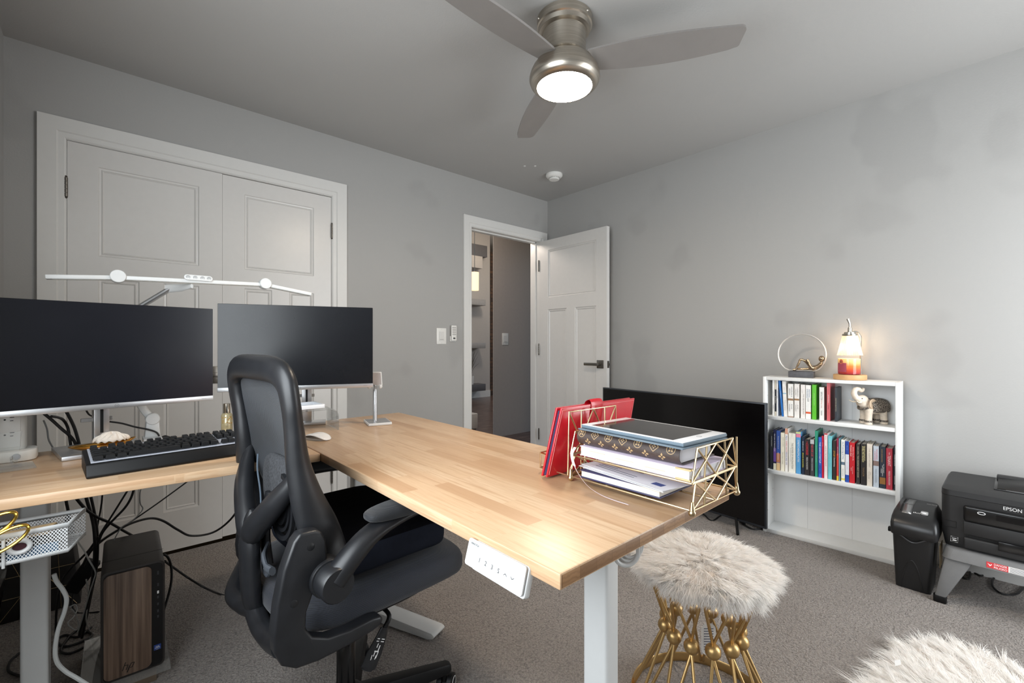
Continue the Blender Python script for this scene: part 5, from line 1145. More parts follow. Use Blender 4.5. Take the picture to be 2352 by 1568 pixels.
T = [
 (1774.2, 1779.0, 872, (232, 231, 228), (150, 150, 150), [('a new earth', .4, .3, .4), ('notes', .75, .25, .4)], 'thin white book, first at the left end of the top shelf', .115, (), 0),
 (1779.6, 1783.2, 873, (206, 198, 182), W_, [('the art of love', .55, .45, .5, 0, (226, 220, 205))], 'thin cream book with a black spine panel between two thin white books', .11, ((.26, .88, (28, 34, 44)),), 0),
 (1783.8, 1786.8, 873, (236, 236, 236), (90, 96, 120), [('speaker notes handbook', .4, .6, .5)], 'very thin white book just left of the blue book', .12, (), 0),
 (1787.8, 1792.4, 873, (34, 110, 186), (206, 222, 236), [('the people factor', .4, .55, .45)], 'slim bright blue book leaning on the top shelf', .12, (), .0175),
 (1796.2, 1804.4, 875, (236, 233, 228), (176, 176, 174), [('PHILLIPANS', .68, .42, .36), ('SUN', .2, .12, .26)], 'plain white book with faint grey lettering, right of the blue one', .125, ((.33, .36, (150, 186, 206)),), .0095),
 (1809.6, 1822.4, 881, (240, 238, 233), (60, 62, 84), [('DISCIPLINE IS', .24, .36, .2, .2), ('DESTINY', .24, .27, .2, -.2), ('RYAN', .68, .16, .2, .2), ('HOLIDAY', .72, .26, .2, -.2)], 'white book with small bronze lion and two-line dark title', .12, ((.97, 1.0, (176, 142, 122)), (.44, .50, (150, 116, 84))), 0),
 (1824.4, 1836.0, 881, (236, 232, 227), (92, 90, 92), [('COURAGE IS', .24, .33, .2, .2), ('CALLING', .24, .26, .2, -.2), ('RYAN', .68, .16, .2, .2), ('HOLIDAY', .72, .26, .2, -.2)], 'white book with small bronze animal, second of the matching pair', .12, ((.44, .49, (150, 112, 70)),), 0),
 (1839.0, 1849.8, 883, (236, 231, 226), (120, 112, 108), [('THE OBSTACLE IS THE WAY', .58, .6, .25, .12), ('ryan holiday', .2, .2, .14, -.2)], 'white book with one long thin grey title near the middle', .12, (), 0),
 (1850.6, 1862.4, 884, (240, 239, 235), (44, 92, 140), [('EMOTIONAL', .25, .25, .24, .2), ('INTELLIGENCE', .25, .26, .24, -.2), ('2.0', .44, .1, .34, 0, (40, 44, 50))], 'white book with blue title and an orange band near its foot', .12, ((.79, .845, (222, 92, 48)),), 0),
 (1865.0, 1874.6, 883, (92, 190, 40), (196, 230, 160), [('everyday life in flow', .42, .7, .32)], 'bright green book in the middle of the top shelf', .13, (), 0),
 (1881.8, 1892.6, 889, (236, 235, 231), (70, 76, 84), [('SAM ALTON', .26, .24, .42), ('finding a way', .5, .28, .3, 0, (190, 86, 70)), ('notes', .78, .2, .24, .0)], 'shorter white book between the green book and the red book', .125, (), 0),
 (1899.0, 1906.6, 879, (206, 96, 102), W_, [('performance', .42, .26, .42), ('notes', .64, .12, .3, 0, (120, 40, 46))], 'tall rose-red book near the right end of the top row', .14, (), 0),
 (1917.6, 1922.4, 890, (44, 50, 58), (190, 180, 150), [('CREATIVE SELECTION', .5, .7, .45)], 'slim dark grey book closing the row beside the elephant', .13, (), 0),
]
for a in T: book(a[0], a[1], a[2], Z1, a[3], a[4], a[5], a[6], G1, a[7], a[8], a[9])
G2 = 'books on the middle shelf of the bookcase'
Bp = lambda x: 1740+x/4.751; By = lambda y: 960+y/4.751
cr = (234, 228, 208)
T2 = [
 (138, 168, 150, (44, 46, 52), W_, [('DAVID BACH JEANS', .25, .4, .34)], 'charcoal paperback, first at the left end of the middle shelf', .11, ()),
 (173, 203, 125, (30, 32, 66), W_, [('the Law of Attraction', .32, .52, .46)], 'navy and purple paperback with a cream foot, second on the middle shelf', .12, ((.46, .8, (110, 76, 150)), (.84, 1, (232, 224, 198)))),
 (206, 247, 135, (52, 84, 156), W_, [('Money, and the Law of', .3, .5, .3), ('Attraction', .64, .2, .3)], 'blue paperback fading to orange with a tan label at its foot', .13, ((.57, .80, (190, 122, 84)), (.81, 1, (226, 190, 140)))),
 (252, 296, 158, cr, (120, 116, 100), [('RYAN HOLIDAY', .24, .28, .2, .15), ('THE DAILY STOIC', .66, .45, .24)], 'cream book with two grey titles left of the tall white one', .12, ()),
 (300, 332, 112, (238, 234, 228), (60, 70, 150), [('More', .22, .1, .5, 0, (50, 60, 150)), ('RAPID MATH', .42, .26, .45, 0, (206, 84, 70)), ('TRICKS AND TIPS', .69, .3, .45)], 'tall white paperback with red and blue title and an orange top', .14, ((0, .13, (214, 160, 136)),)),
 (338, 416, 162, (236, 233, 222), (126, 124, 112), [('THE POWER OF IMAGINATION', .57, .66, .24, .05), ('The Neville Goddard Treasury', .55, .45, .13, -.25), ('NEVILLE', .05, .1, .08)], 'thick cream book with one tall grey title', .135, ()),
 (419, 472, 148, (86, 158, 212), W_, [('STRETCHING', .35, .32, .40), ('PILATES', .62, .2, .36)], 'sky blue book with pale yellow top and a pink circle', .13, ((0, .045, (206, 214, 150)), (.05, .13, (226, 130, 160)))),
 (482, 510, 200, (30, 44, 66), (226, 214, 60), [('BRAIN BUILDERS', .62, .45, .5), ('ROGER AND CO', .25, .25, .36, 0, W_)], 'narrow navy paperback with yellow title', .12, ()),
 (513, 568, 228, (40, 36, 38), (214, 46, 56), [('THE', .09, .07, .2), ('COWORKER', .28, .32, .46), ('FREIDA McFADDEN', .67, .34, .26, 0, W_)], 'black paperback with big red title, right of the narrow navy one', .115, ()),
 (574, 618, 232, (62, 60, 64), (210, 66, 74), [('NEVER LIE', .3, .32, .44), ('FREIDA McFADDEN', .68, .34, .24, 0, (220, 220, 220))], 'dark grey paperback with red title and pale grey top half', .115, ((0, .12, (190, 190, 192)),)),
 (626, 656, 138, (46, 146, 118), (150, 206, 186), [('adventures of a life on the spectrum', .5, .8, .36)], 'tall emerald green book in the middle of the middle shelf', .135, ()),
 (664, 700, 208, (56, 102, 196), W_, [('THE LEAN STARTUP', .38, .52, .5), ('ERIC RIES', .8, .24, .42, 0, (24, 40, 110))], 'bright blue book with white title beside a thin red strip', .12, ()),
 (703, 722, 195, (206, 24, 62), (240, 200, 200), [('focus now', .2, .2, .4)], 'thin crimson book squeezed between blue and pale pink books', .12, ()),
 (727, 764, 165, (240, 224, 222), (160, 124, 124), [('ADD IN THE WORKPLACE', .5, .56, .34), ('Nadeau', .1, .1, .24)], 'pale pink book with thin title and a red top edge', .135, ((0, .03, (196, 70, 80)),)),
 (769, 811, 192, (118, 198, 206), (226, 242, 244), [('Mouse Turn Here', .18, .24, .24), ('Cognitive Behavioral Therapy', .55, .42, .26, 0, (70, 150, 170))], 'wide aqua blue book right of the pale pink one', .135, ()),
 (818, 855, 245, (50, 44, 40), (232, 168, 50), [('STOP', .33, .16, .5), ('Overthinking', .54, .28, .46, 0, W_)], 'dark brown paperback with yellow and white title', .115, ()),
 (862, 884, 222, (150, 44, 72), (240, 200, 196), [('Defy Your Destiny', .3, .3, .5)], 'narrow maroon and red book with a yellow foot', .125, ((.36, .89, (214, 66, 56)), (.89, 1, (232, 194, 60)))),
 (887, 902, 222, (110, 156, 172), W_, [('calm notes', .4, .3, .5)], 'very thin teal grey book beside the yellow-footed one', .125, ()),
 (912, 952, 235, (240, 240, 234), (52, 88, 150), [('the Predicting of War', .26, .44, .5), ('BRIAN HOLMES', .78, .2, .2, 0, (90, 96, 100))], 'white paperback with blue title and a small grey portrait', .12, ((.53, .60, (96, 116, 134)), (.92, .97, (222, 206, 100)))),
 (957, 998, 250, (228, 230, 236), (160, 176, 206), [('daily case', .16, .2, .3, 0, (150, 180, 230)), ('how to be present', .6, .4, .24)], 'white paperback with deep blue top and foot', .115, ((0, .32, (30, 66, 160)), (.82, 1, (30, 76, 170)))),
 (1002, 1062, 265, (196, 28, 40), W_, [('Chicken Soup for the', .27, .42, .26, .18), ("Woman's Soul", .2, .27, .26, -.2), ('101 stories to open', .68, .34, .16, .1), ('hearts', .66, .22, .16, -.15)], 'thick glossy red paperback with white title right of centre', .125, ()),
 (1076, 1117, 282, (52, 46, 44), (220, 206, 170), [('THE COUPLE NEXT DOOR', .56, .55, .34), ('SHARI LAPENA', .16, .2, .24)], 'black and brown paperback with pale title right of the red one', .115, ()),
 (1125, 1186, 280, (38, 34, 34), (240, 226, 160), [('THE SEVEN HUSBANDS OF', .22, .36, .18, .22), ('EVELYN HUGO', .25, .38, .34, -.08), ('TAYLOR', .68, .24, .3, 0, (150, 118, 74))], 'thick black paperback with cream two-line title and gold author line', .125, ()),
 (1192, 1252, 280, (222, 212, 198), (160, 148, 140), [('THE SILENT PATIENT', .33, .52, .26), ('ALEX', .7, .1, .16, .18), ('MICHAELIDES', .74, .24, .16, -.1)], 'beige paperback with widely spaced pale title', .13, ()),
 (1262, 1324, 302, (190, 200, 210), (206, 70, 92), [('THE HOUSEMAID', .2, .26, .24, .15), ('IS WATCHING', .24, .22, .22, -.2), ('FREIDA McFADDEN', .72, .34, .2, 0, (100, 110, 124))], 'silver blue paperback with pink title and a small keyhole picture', .115, ((.36, .48, (130, 108, 100)),)),
 (1331, 1397, 308, (40, 48, 60), W_, [('KNIFE BORROWED', .22, .34, .18, -.1, (176, 140, 80)), ('ALL THE UGLY', .52, .26, .16, .2), ('AND WONDERFUL', .58, .26, .16, .0), ('THINGS', .58, .12, .16, -.22)], 'dark navy paperback with golden grass printed at its foot', .12, ((.74, .9, (150, 104, 50)),)),
 (1402, 1474, 328, (190, 56, 74), (250, 236, 236), [('THE', .12, .06, .2), ('TENANT', .3, .26, .46), ('FREIDA McFADDEN', .72, .34, .28)], 'thick rose-red paperback, second from the right end', .115, ()),
 (1484, 1508, 318, (42, 48, 58), (226, 226, 226), [('WHISPER NETWORK', .3, .5, .42), ('CHANDLER BAKER', .76, .34, .34)], 'dark slate paperback against the right side of the bookcase', .115, ()),
]
for a in T2: book(Bp(a[0]), Bp(a[1]), By(a[2]), Z2, a[3], a[4], a[5], a[6], G2, a[7], a[8])
# ---- elephant figurine
ep = pxa(2003, .085)[0]; eo = S(ep, .083, Z1+.0008); ele = thing('elephant_figurine', 'cream carved elephant figurine with raised trunk on the upper shelf', 'figurine', tuple(eo))
ea = math.radians(200); # faces the left end of the shelf, turned a little to the room
fx = (sd_*-.62 - sn*.78).normalized(); fy = Vector((-fx.y, fx.x, 0))
def EP(x, y, z): return eo+fx*x+fy*y+Vector((0, 0, z))
em = Matrix((tuple(fx)+(0,), tuple(fy)+(0,), (0, 0, 1, 0), (0, 0, 0, 1))).transposed(); em = em.to_3x3().to_4x4()
mb = MB(); mb.ball(EP(-.012, 0, .072), (.046, .029, .033), 20, em); mb.ball(EP(.018, 0, .074), (.030, .026, .031), 18, em); mb.ball(EP(-.040, 0, .066), (.024, .025, .030), 18, em)
mb.ball(EP(.046, 0, .100), (.024, .020, .022), 18, em); mb.ball(EP(.040, 0, .088), (.022, .020, .022), 16, em); mb.ball(EP(.060, 0, .104), (.016, .014, .016), 14, em)
tk = spline([EP(.060, 0, .102), EP(.076, 0, .112), EP(.084, 0, .128), EP(.078, 0, .144), EP(.062, 0, .146), EP(.052, 0, .139), EP(.043, 0, .142), EP(.040, 0, .151)], 5)
mb.tube(tk, [lerp(.013, .0055, i/35) for i in range(36)], 12)
mb.tube(spline([EP(.062, 0, .094), EP(.068, 0, .098), EP(.072, 0, .104)], 3), .006, 8)
for x, y, f in ((.030, .015, .004), (.022, -.015, .002), (-.034, .015, -.004), (-.042, -.015, .002)):
    mb.tube([EP(x, y, .066), EP(x+f*.5, y*1.1, .035), EP(x+f, y*1.15, .014), EP(x+f, y*1.15, .0)], [.0165, .0125, .0125, .0145], 12)
M_ele = M('cream_resin', (226, 212, 194), .55, var=.10, vscale=120)
bd = mb.build('body', M_ele, ele, world=True, angle=180)
md = bd.modifiers.new('weld', 'REMESH'); md.mode = 'VOXEL'; md.voxel_size = .0021; md.use_smooth_shade = True
md = bd.modifiers.new('soften', 'SMOOTH'); md.factor = .5; md.iterations = 4
def carved():
    t = NT('carved_blanket'); v = t.coord((1, 1, 1)); vo = t.n('ShaderNodeTexVoronoi', Scale=210, feature='DISTANCE_TO_EDGE'); t.l(v, vo.inputs['Vector'])
    t.col(t.ramp(vo.outputs['Distance'], [(.04, srgb(44, 40, 38)), (.16, srgb(126, 116, 106)), (.4, srgb(206, 194, 178))])); t.b.inputs['Roughness'].default_value = .6; return t.m
M_carv = carved()
def blanket(i, j):
    a = lerp(-2.15, 2.15, i); x = lerp(-.058, .022, j); r = math.sqrt(max(.05, 1-((x+.016)/.052)**2)) if True else 1
    return EP(x, math.sin(a)*.0335*(.55+.45*r), .070+math.cos(a)*.0375*(.62+.38*r))
mb = MB(); mb.grid(blanket, 24, 16); mb.build('saddle_blanket', M_carv, ele, solid=.002)
for s in (-1, 1):
    pts = []; mb = MB()
    def ear(i, j, s=s):
        a = 2*PI*i; r = j; return EP(.030-.010*r*math.cos(a)*2.1-.008, s*(.021+.010*r*(.6-.6*math.cos(a))*.9), .090+.021*r*math.sin(a)-.004*r)
    mb.grid(ear, 20, 6, closeu=True); mb.build('ear', M('ear_tan', (214, 188, 160), .55, var=.06), ele, solid=.0025)
    mb = MB(); mb.tube(spline([EP(.062, s*.011, .093), EP(.076, s*.016, .092), EP(.090, s*.019, .099)], 4), [.0042-.00038*i for i in range(9)], 8); mb.build('tusk', M('ivory', (236, 224, 204), .4, var=.02), ele)
    mb = MB(); mb.ball(EP(.060, s*.0145, .108), .0022, 8); mb.build('eye', M_ink, ele)
for k, (x, y, f) in enumerate(((.030, .015, .004), (.022, -.015, .002), (-.034, .015, -.004), (-.042, -.015, .002))):
    mb = MB(); mb.tube([EP(x+f, y*1.15, .017), EP(x+f, y*1.15, .010)], [.0142, .0150], 16); mb.build('anklet', M_carv, ele)
mb = MB(); mb.tube(spline([EP(.040, .024, .070), EP(.052, .012, .064), EP(.054, 0, .062), EP(.052, -.012, .064), EP(.040, -.024, .070)], 4), .0045, 8); mb.build('chest_band', M_carv, ele); ele.scale = (1.24,)*3
# ---- ring sculpture with a reclining figure
ra_, _ = pxa(1841, .09); rc = S(ra_, .09, SH_); ring = thing('ring_sculpture', 'silver ring sculpture with a reclining figure on a dark block', 'sculpture', tuple(rc))
def RP(x, z, y=0): return rc+sd_*x+sn*y+Vector((0, 0, z))
mb = MB(); vs = [RP(x, z, y) for z in (.0005, .034) for y in (-.028, .028) for x in (-.061, .061)]
mb.add(vs, [(0, 2, 3, 1), (4, 5, 7, 6), (0, 1, 5, 4), (2, 6, 7, 3), (0, 4, 6, 2), (1, 3, 7, 5)]); mb.build('base_block', M('dark_slate_block', (88, 88, 92), .7, var=.15, vscale=60), ring, bevel=.001)
RR = .118; rz = .034+.098
th0 = math.asin(-.094/RR)
arcp = [RP(RR*1.0*math.cos(a), rz+RR*.98*math.sin(a)) for a in np.linspace(th0+.12, PI-th0-.12, 60)]
mb = MB(); mb.tube([RP(-.06, .0385)]+arcp[::-1]+[RP(.06, .0385), ], [(.0038, .009)]*62, 10, up=sn) if False else mb.tube([RP(.060, .0385)]+arcp+[RP(-.060, .0385)], [(.009, .0036)]*62, 10, closed=True, up=sn); 
M_sil = M('polished_silver', (232, 228, 222), .42, .6, var=.03); mb.build('ring', M_sil, ring, angle=60)
M_brz = M('antique_silver_bronze', (176, 152, 124), .22, 1, var=.15, vscale=60)
bx = lambda x: (x-468)/8.53/FOC*2.62; bz = lambda y: .034+.004+(705-y)/8.53/FOC*2.62   # from the figure's outline, in metres
fig = MB(); L1 = [(690, 655), (640, 640), (600, 590), (545, 520), (460, 488), (430, 560), (395, 640), (375, 685), (330, 690)]
fig.tube(spline([RP(bx(x), bz(y), -.010) for x, y in L1], 4), [.0105]*5+[.0085]*8+[.0065]*10+[.0055]*6+[.006]*4, 10)
fig.tube(spline([RP(bx(x), bz(y), .010) for x, y in [(690, 660), (650, 650), (590, 660), (520, 672), (440, 675), (390, 678)]], 4), [.0095]*8+[.007]*13, 10)
fig.tube(spline([RP(bx(x), bz(y), 0) for x, y in [(640, 668), (690, 640), (750, 600), (795, 545)]], 4), [.0135, .0135, .013, .013, .0125, .012, .0115, .011, .011, .011, .011, .010, .008], 12)
fig.tube(spline([RP(bx(x), bz(y), -.014) for x, y in [(790, 560), (740, 610), (670, 640), (625, 600), (590, 530), (570, 480)]], 4), [.0065]*16+[.0075]*5, 8)
fig.tube(spline([RP(bx(x), bz(y), .013) for x, y in [(800, 560), (820, 572), (770, 590), (700, 610), (650, 620)]], 4), [.006]*17, 8)
fig.tube([RP(bx(795), bz(550)), RP(bx(796), bz(510))], [.0065, .006], 10); fig.ball(RP(bx(795), bz(466)), (.0150, .0150, .0175), 16)
fo_ = fig.build('figure', M_brz, ring, angle=180); md = fo_.modifiers.new('weld', 'REMESH'); md.mode = 'VOXEL'; md.voxel_size = .0018; md.use_smooth_shade = True
md = fo_.modifiers.new('soften', 'SMOOTH'); md.factor = .5; md.iterations = 3
# ---- candle warmer lamp and candle
la_, _ = pxa(1952, .086); lo = S(la_, .086, SH_+.0005); cw = thing('candle_lamp', 'small lit candle warmer lamp with pleated glass shade and wooden base', 'lamp', tuple(lo))
def LZ(p, nm, m, n=48, par=cw, c=lo): return MB().lathe(p, n, c).build(nm, m, par, angle=40)
M_beech = butcher('pale_beech', 'X'); M_bch = M('beech_wood', (216, 170, 118), .5, var=.07, vscale=18)
LZ([(.072, 0), (.074, .003), (.074, .024), (.072, .027), (0, .027)], 'wooden_base', M_bch)
mb = MB(); rod0 = lo+sd_*.040+sn*.052; mb.tube([rod0+Vector((0, 0, .024)), rod0+Vector((0, 0, .20))], .0045, 10); mb.tube(spline([rod0+Vector((0, 0, .20)), rod0+Vector((0, 0, .232)), lo+sd_*.025+sn*.036+Vector((0, 0, .256)), lo+Vector((0, 0, .248))], 6), .0045, 10); mb.build('stem', M_nickel, cw)
sh0, sh1 = .130, .236
mb = MB(); N_ = 144
def shade(i, j):
    a = 2*PI*i; r = lerp(.0555, .0315, j)+.0013*math.cos(36*a); return lo+Vector((r*math.cos(a), r*math.sin(a), lerp(sh0, sh1, j)))
mb.grid(shade, 288, 12, closeu=True)
def shadem():
    t = NT('pleated_glass_shade'); tr = t.n('ShaderNodeBsdfTransparent'); tl_ = t.n('ShaderNodeBsdfTranslucent'); gl = t.n('ShaderNodeBsdfGlossy'); gl.inputs['Roughness'].default_value = .1
    tl_.inputs['Color'].default_value = (1, .93, .82, 1); f = t.noise(t.coord(), 30, 2)
    m1 = t.n('ShaderNodeMixShader'); m1.inputs[0].default_value = .3; t.l(tr.outputs[0], m1.inputs[1]); t.l(tl_.outputs[0], m1.inputs[2])
    m2 = t.n('ShaderNodeMixShader'); m2.inputs[0].default_value = .08; t.l(m1.outputs[0], m2.inputs[1]); t.l(gl.outputs[0], m2.inputs[2]); t.l(m2.outputs[0], t.out.inputs['Surface']); return t.m
mb.build('shade', shadem(), cw)
LZ([(.0330, .234), (.0340, .237), (.0340, .245), (.026, .246), (.0255, .254), (.0105, .256), (.0100, .274), (.0080, .280), (.0, .280)], 'cap', M_nickel)
mb = MB(); mb.tube([lo+Vector((0, 0, .278)), lo+Vector((0, 0, .300)), lo-sd_*.008+Vector((0, 0, .326))], [.0055, .0055, .0075], 20, asp=1.0); mb.build('finial', M_nickel, cw)
LZ([(.0, .178), (.012, .181), (.018, .190), (.018, .202), (.011, .218), (.010, .234)], 'bulb', M('lit_bulb', (255, 236, 206), .4, var=0, emit=(255, 206, 140), estr=4))
l_ = point('candle_lamp_bulb', tuple(lo+Vector((0, 0, .160))), .42, (1, .74, .46), .02)
l_ = point('candle_lamp_uplight', tuple(lo+sd_*.018+sn*.008+Vector((0, 0, .212))), .5, (1, .76, .5), .015)
jr = lo-sd_*.002-sn*.010+Vector((0, 0, .0275)); jar = thing('candle_jar', 'orange and pink glass candle jar with a label under the lamp shade', 'candle', tuple(jr))
def ombre():
    t = NT('ombre_candle_glass'); tc = t.n('ShaderNodeTexCoord'); sp = t.n('ShaderNodeSeparateXYZ'); t.l(tc.outputs['Object'], sp.inputs[0]); mr = t.n('ShaderNodeMapRange'); mr.inputs['From Max'].default_value = .092; t.l(sp.outputs['Z'], mr.inputs['Value'])
    t.col(t.ramp(mr.outputs[0], [(.0, srgb(150, 44, 60)), (.25, srgb(214, 84, 60)), (.5, srgb(240, 140, 70)), (.72, srgb(252, 206, 140)), (1, srgb(255, 226, 178))])); t.b.inputs['Roughness'].default_value = .12
    t.b.inputs['Subsurface Weight'].default_value = .3; t.b.inputs['Subsurface Radius'].default_value = (.03, .015, .008); t.b.inputs['Subsurface Scale'].default_value = .5; return t.m
LZ([(.0445, .0), (.0487, .003), (.0495, .012), (.0495, .084), (.0475, .0855), (.0465, .066), (.0, .064)], 'jar', ombre(), 56, jar, jr)
def lab(i, j):
    a = math.atan2(-sn.y, -sn.x)-.62+1.05*(i-.5); return jr+Vector((.0499*math.cos(a), .0499*math.sin(a), lerp(.014, .062, j)))
mb = MB(); mb.grid(lab, 14, 2); lb = mb.build('label', M('rose_label', (176, 74, 92), .45, var=.05), jar)
def seal(i, j):
    a0 = math.atan2(-sn.y, -sn.x)-.62; a = a0+.22*j*math.cos(2*PI*i); return jr+Vector((.0502*math.cos(a), .0502*math.sin(a), .068+.0125*j*math.sin(2*PI*i)))
mb = MB(); mb.grid(seal, 22, 3, closeu=True); sl_ = mb.build('seal', M('terracotta_seal', (206, 110, 84), .5, var=.03), jar)
def tri(i, j):
    a0 = math.atan2(-sn.y, -sn.x)-.62; a = a0+.07*(i-.5)*(1-j)*2; return jr+Vector((.0505*math.cos(a), .0505*math.sin(a), .064+.008*j))
mb = MB(); mb.grid(tri, 6, 4); mb.build('seal_mark', M_ink, sl_)
# ================= shredder
sh = thing('paper_shredder', 'black paper shredder with a tall bin beside the bookcase', 'shredder', (2.79, .30, 0))
M_shb = M('black_bin_plastic', (26, 26, 27), .42, var=.06, bump=.04, bscale=600)
fb, ft = [(2.668, .373), (2.672, .248)], [(2.655, .383), (2.660, .236)]
def quadring(x0, x1, y0, y1, z, r=.016, n=4):
    return [Vector(((x0+x1)/2+a, (y0+y1)/2+b, z)) for a, b in rrect(x1-x0, y1-y0, r, n)]
mb = MB(); rs = [quadring(2.676, 2.86, .250, .370, .001), quadring(2.662, 2.885, .240, .378, .232), quadring(2.660, 2.888, .239, .379, .243)]
n = len(rs[0]); vs = [p for r in rs for p in r]; mb.add(vs, [tuple(range(n-1, -1, -1)), tuple(range(2*n, 3*n))]+[(k*n+i, k*n+(i+1) % n, (k+1)*n+(i+1) % n, (k+1)*n+i) for k in range(2) for i in range(n)])
mb.build('bin', M_shb, sh, angle=40)
mb = MB(); arch_ = [(.274, .002), (.290, .09), (.312, .132), (.334, .09), (.352, .002)]
mb.tube(spline([(2.6755-(z-.001)*.060-.0005, y, z+.002) for y, z in arch_], 6), .0022, 6); mb.build('moulded_arch', M_shb, sh)
mb = MB(); rs = [quadring(2.652, 2.895, .229, .383, .240), quadring(2.646, 2.90, .224, .385, .250), quadring(2.648, 2.902, .225, .385, .288), quadring(2.668, 2.905, .228, .383, .312), quadring(2.70, 2.905, .236, .380, .330, .02), quadring(2.79, 2.90, .244, .372, .350, .02)]
vs = [p for r in rs for p in r]; mb.add(vs, [tuple(range(n-1, -1, -1)), tuple(range(5*n, 6*n))]+[(k*n+i, k*n+(i+1) % n, (k+1)*n+(i+1) % n, (k+1)*n+i) for k in range(5) for i in range(n)])
hd_ = mb.build('head', M('satin_black', (30, 30, 31), .32, var=.04), sh, angle=40)
gl_ = [Vector((2.6445, lerp(.352, .262, i/20), .240-.022*math.sin(PI*i/20)**1.4)) for i in range(21)]
mb = MB(); mb.tube([p+Vector((.012, 0, 0)) for p in gl_], .003, 8); mb.build('pull_lip', M('lip_grey', (58, 58, 60), .35, var=0), sh)
def top_at(x): return np.interp(x, [2.668, 2.70, 2.79, 2.90], [.312, .330, .350, .350])
mb = MB(); vs = []
for x in np.linspace(2.70, 2.88, 8): vs += [Vector((x, .350-.03*(x-2.70)/.18*.2, top_at(x)+.0006)), Vector((x, .318, top_at(x)+.0006))]
mb.add(vs, [(2*i, 2*i+1, 2*i+3, 2*i+2) for i in range(7)]); mb.build('silver_band', M('silver_trim', (150, 150, 150), .3, .7, var=.03), hd_, solid=.001)
mb = MB(); vs = []
for x in np.linspace(2.715, 2.87, 6): vs += [Vector((x, .358, top_at(x)+.0008)), Vector((x, .352, top_at(x)+.0008))]
mb.add(vs, [(2*i, 2*i+1, 2*i+3, 2*i+2) for i in range(5)]); mb.build('paper_slot', M('slot_black', (6, 6, 6), .9, var=0), hd_, solid=.0012)
mb = MB(); mb.box(2.712, 2.742, .262, .288, .333, .345); mb.build('switch', M('switch_chrome', (222, 222, 222), .2, .5, var=0), hd_, bevel=.004)
mb = MB()
for k in range(5): y = .312-.005*k; mb.add([(2.716, y, .3342), (2.716, y-.0022, .3342), (2.724+.004*(k % 3), y-.0022, .3365), (2.724+.004*(k % 3), y, .3365)], [(0, 1, 2, 3)])
text(mb, 'aurora', (2.85, .262, .3512), (0, -1, 0), (1, 0, 0), .008, .035); mb.build('white_marking', M('white_ink', (235, 235, 235)), hd_)
mb = MB(); mb.box(2.66, 2.682, .3835, .393, .243, .262); mb.build('side_clip', M_blk, sh, bevel=.002)
mb = MB(); mb.box(2.705, 2.80, .2225, .2245, .12, .215); mb.build('instruction_sticker', M('tan_sticker', (150, 128, 92), .6, var=.2, vscale=120), sh)
# ================= grey step stool with the printer on it
ss = thing('step_stool', 'small grey plastic step stool carrying the black printer', 'step stool', (2.84, .01, 0))
M_gry = M('grey_stool_plastic', (112, 112, 112), .6, var=.05, bump=.15, bscale=500)
mb = MB(); rs = [quadring(2.655, 3.06, -.225, .215, .188, .03), quadring(2.668, 3.05, -.215, .207, .224, .03), quadring(2.674, 3.045, -.21, .202, .2285, .028)]
n = len(rs[0]); vs = [p for r in rs for p in r]; mb.add(vs, [tuple(range(n-1, -1, -1)), tuple(range(2*n, 3*n))]+[(k*n+i, k*n+(i+1) % n, (k+1)*n+(i+1) % n, (k+1)*n+i) for k in range(2) for i in range(n)]); stp = mb.build('top', M_gry, ss, angle=40)
for x, y, sx, sy in ((2.665, .205, -1, 1), (3.04, .205, 1, 1), (2.665, -.205, -1, -1), (3.04, -.205, 1, -1)):
    mb = MB(); k = .035; P0 = [Vector((x, y, .19)), Vector((x-sx*.045, y, .19)), Vector((x-sx*.045, y-sy*.085, .19)), Vector((x, y-sy*.085, .19))]; P1 = [Vector((x+sx*.032, y+sy*.030, .0)), Vector((x+sx*.032-sx*.026, y+sy*.030, .0)), Vector((x+sx*.032-sx*.026, y+sy*.030-sy*.034, .0)), Vector((x+sx*.032, y+sy*.030-sy*.034, .0))]
    P1 = [Vector((min(p.x, 3.078), p.y, .022)) for p in P1]
    mb.add(P1+P0, [(0, 1, 2, 3), (7, 6, 5, 4), (0, 4, 5, 1), (1, 5, 6, 2), (2, 6, 7, 3), (3, 7, 4, 0)]); lg = mb.build('leg', M_gry, ss, bevel=.006)
    c = sum(P1, Vector())/4; mb = MB(); mb.prism([(a, b) for a, b in rrect(.034, .042, .008)], (c.x, c.y, .0006), (1, 0, 0), (0, 1, 0), (0, 0, .027)); mb.build('rubber_foot', M_blk, lg, bevel=.002)
xf = lambda z: lerp(2.668, 2.655, (.224-z)/.036)-.0008
mb = MB(); pl_ = lambda y, z: Vector((xf(z), y, z)); mb.add([pl_(.082, .193), pl_(.022, .193), pl_(.022, .214), pl_(.082, .214)], [(0, 1, 2, 3)]); rl = mb.build('danger_label', M('danger_red', (200, 40, 46), .5, var=.02), stp)
mb = MB(); mb.add([pl_(.0218, .193), pl_(-.20, .193), pl_(-.20, .214), pl_(.0218, .214)], [(0, 1, 2, 3)]); wl = mb.build('warning_label', M('white_label', (226, 224, 220)), stp)
ud, vd = Vector((0, -1, 0)), (pl_(0, .214)-pl_(0, .193)).normalized(); mb = MB()
text(mb, 'DANGER', pl_(.043, .2085)-Vector((.0004, 0, 0)), ud, vd, .0075, .036, wscale=1.2); text(mb, 'PELIGRO', pl_(.043, .1985)-Vector((.0004, 0, 0)), ud, vd, .0075, .036, wscale=1.2); mb.build('lettering', M('white_ink', (235, 235, 235)), rl)
mb = MB(); o = pl_(.073, .203)-Vector((.0004, 0, 0)); mb.add([o+ud*a+vd*b for a, b in ((-.006, .006), (.002, .001), (.006, .006), (.006, .002), (.001, -.004), (-.001, -.001))], [(0, 1, 4, 5), (1, 2, 3, 4)]); mb.build('pictogram', M('white_ink', (235, 235, 235)), rl)
mb = MB(); rg = random.Random(1)
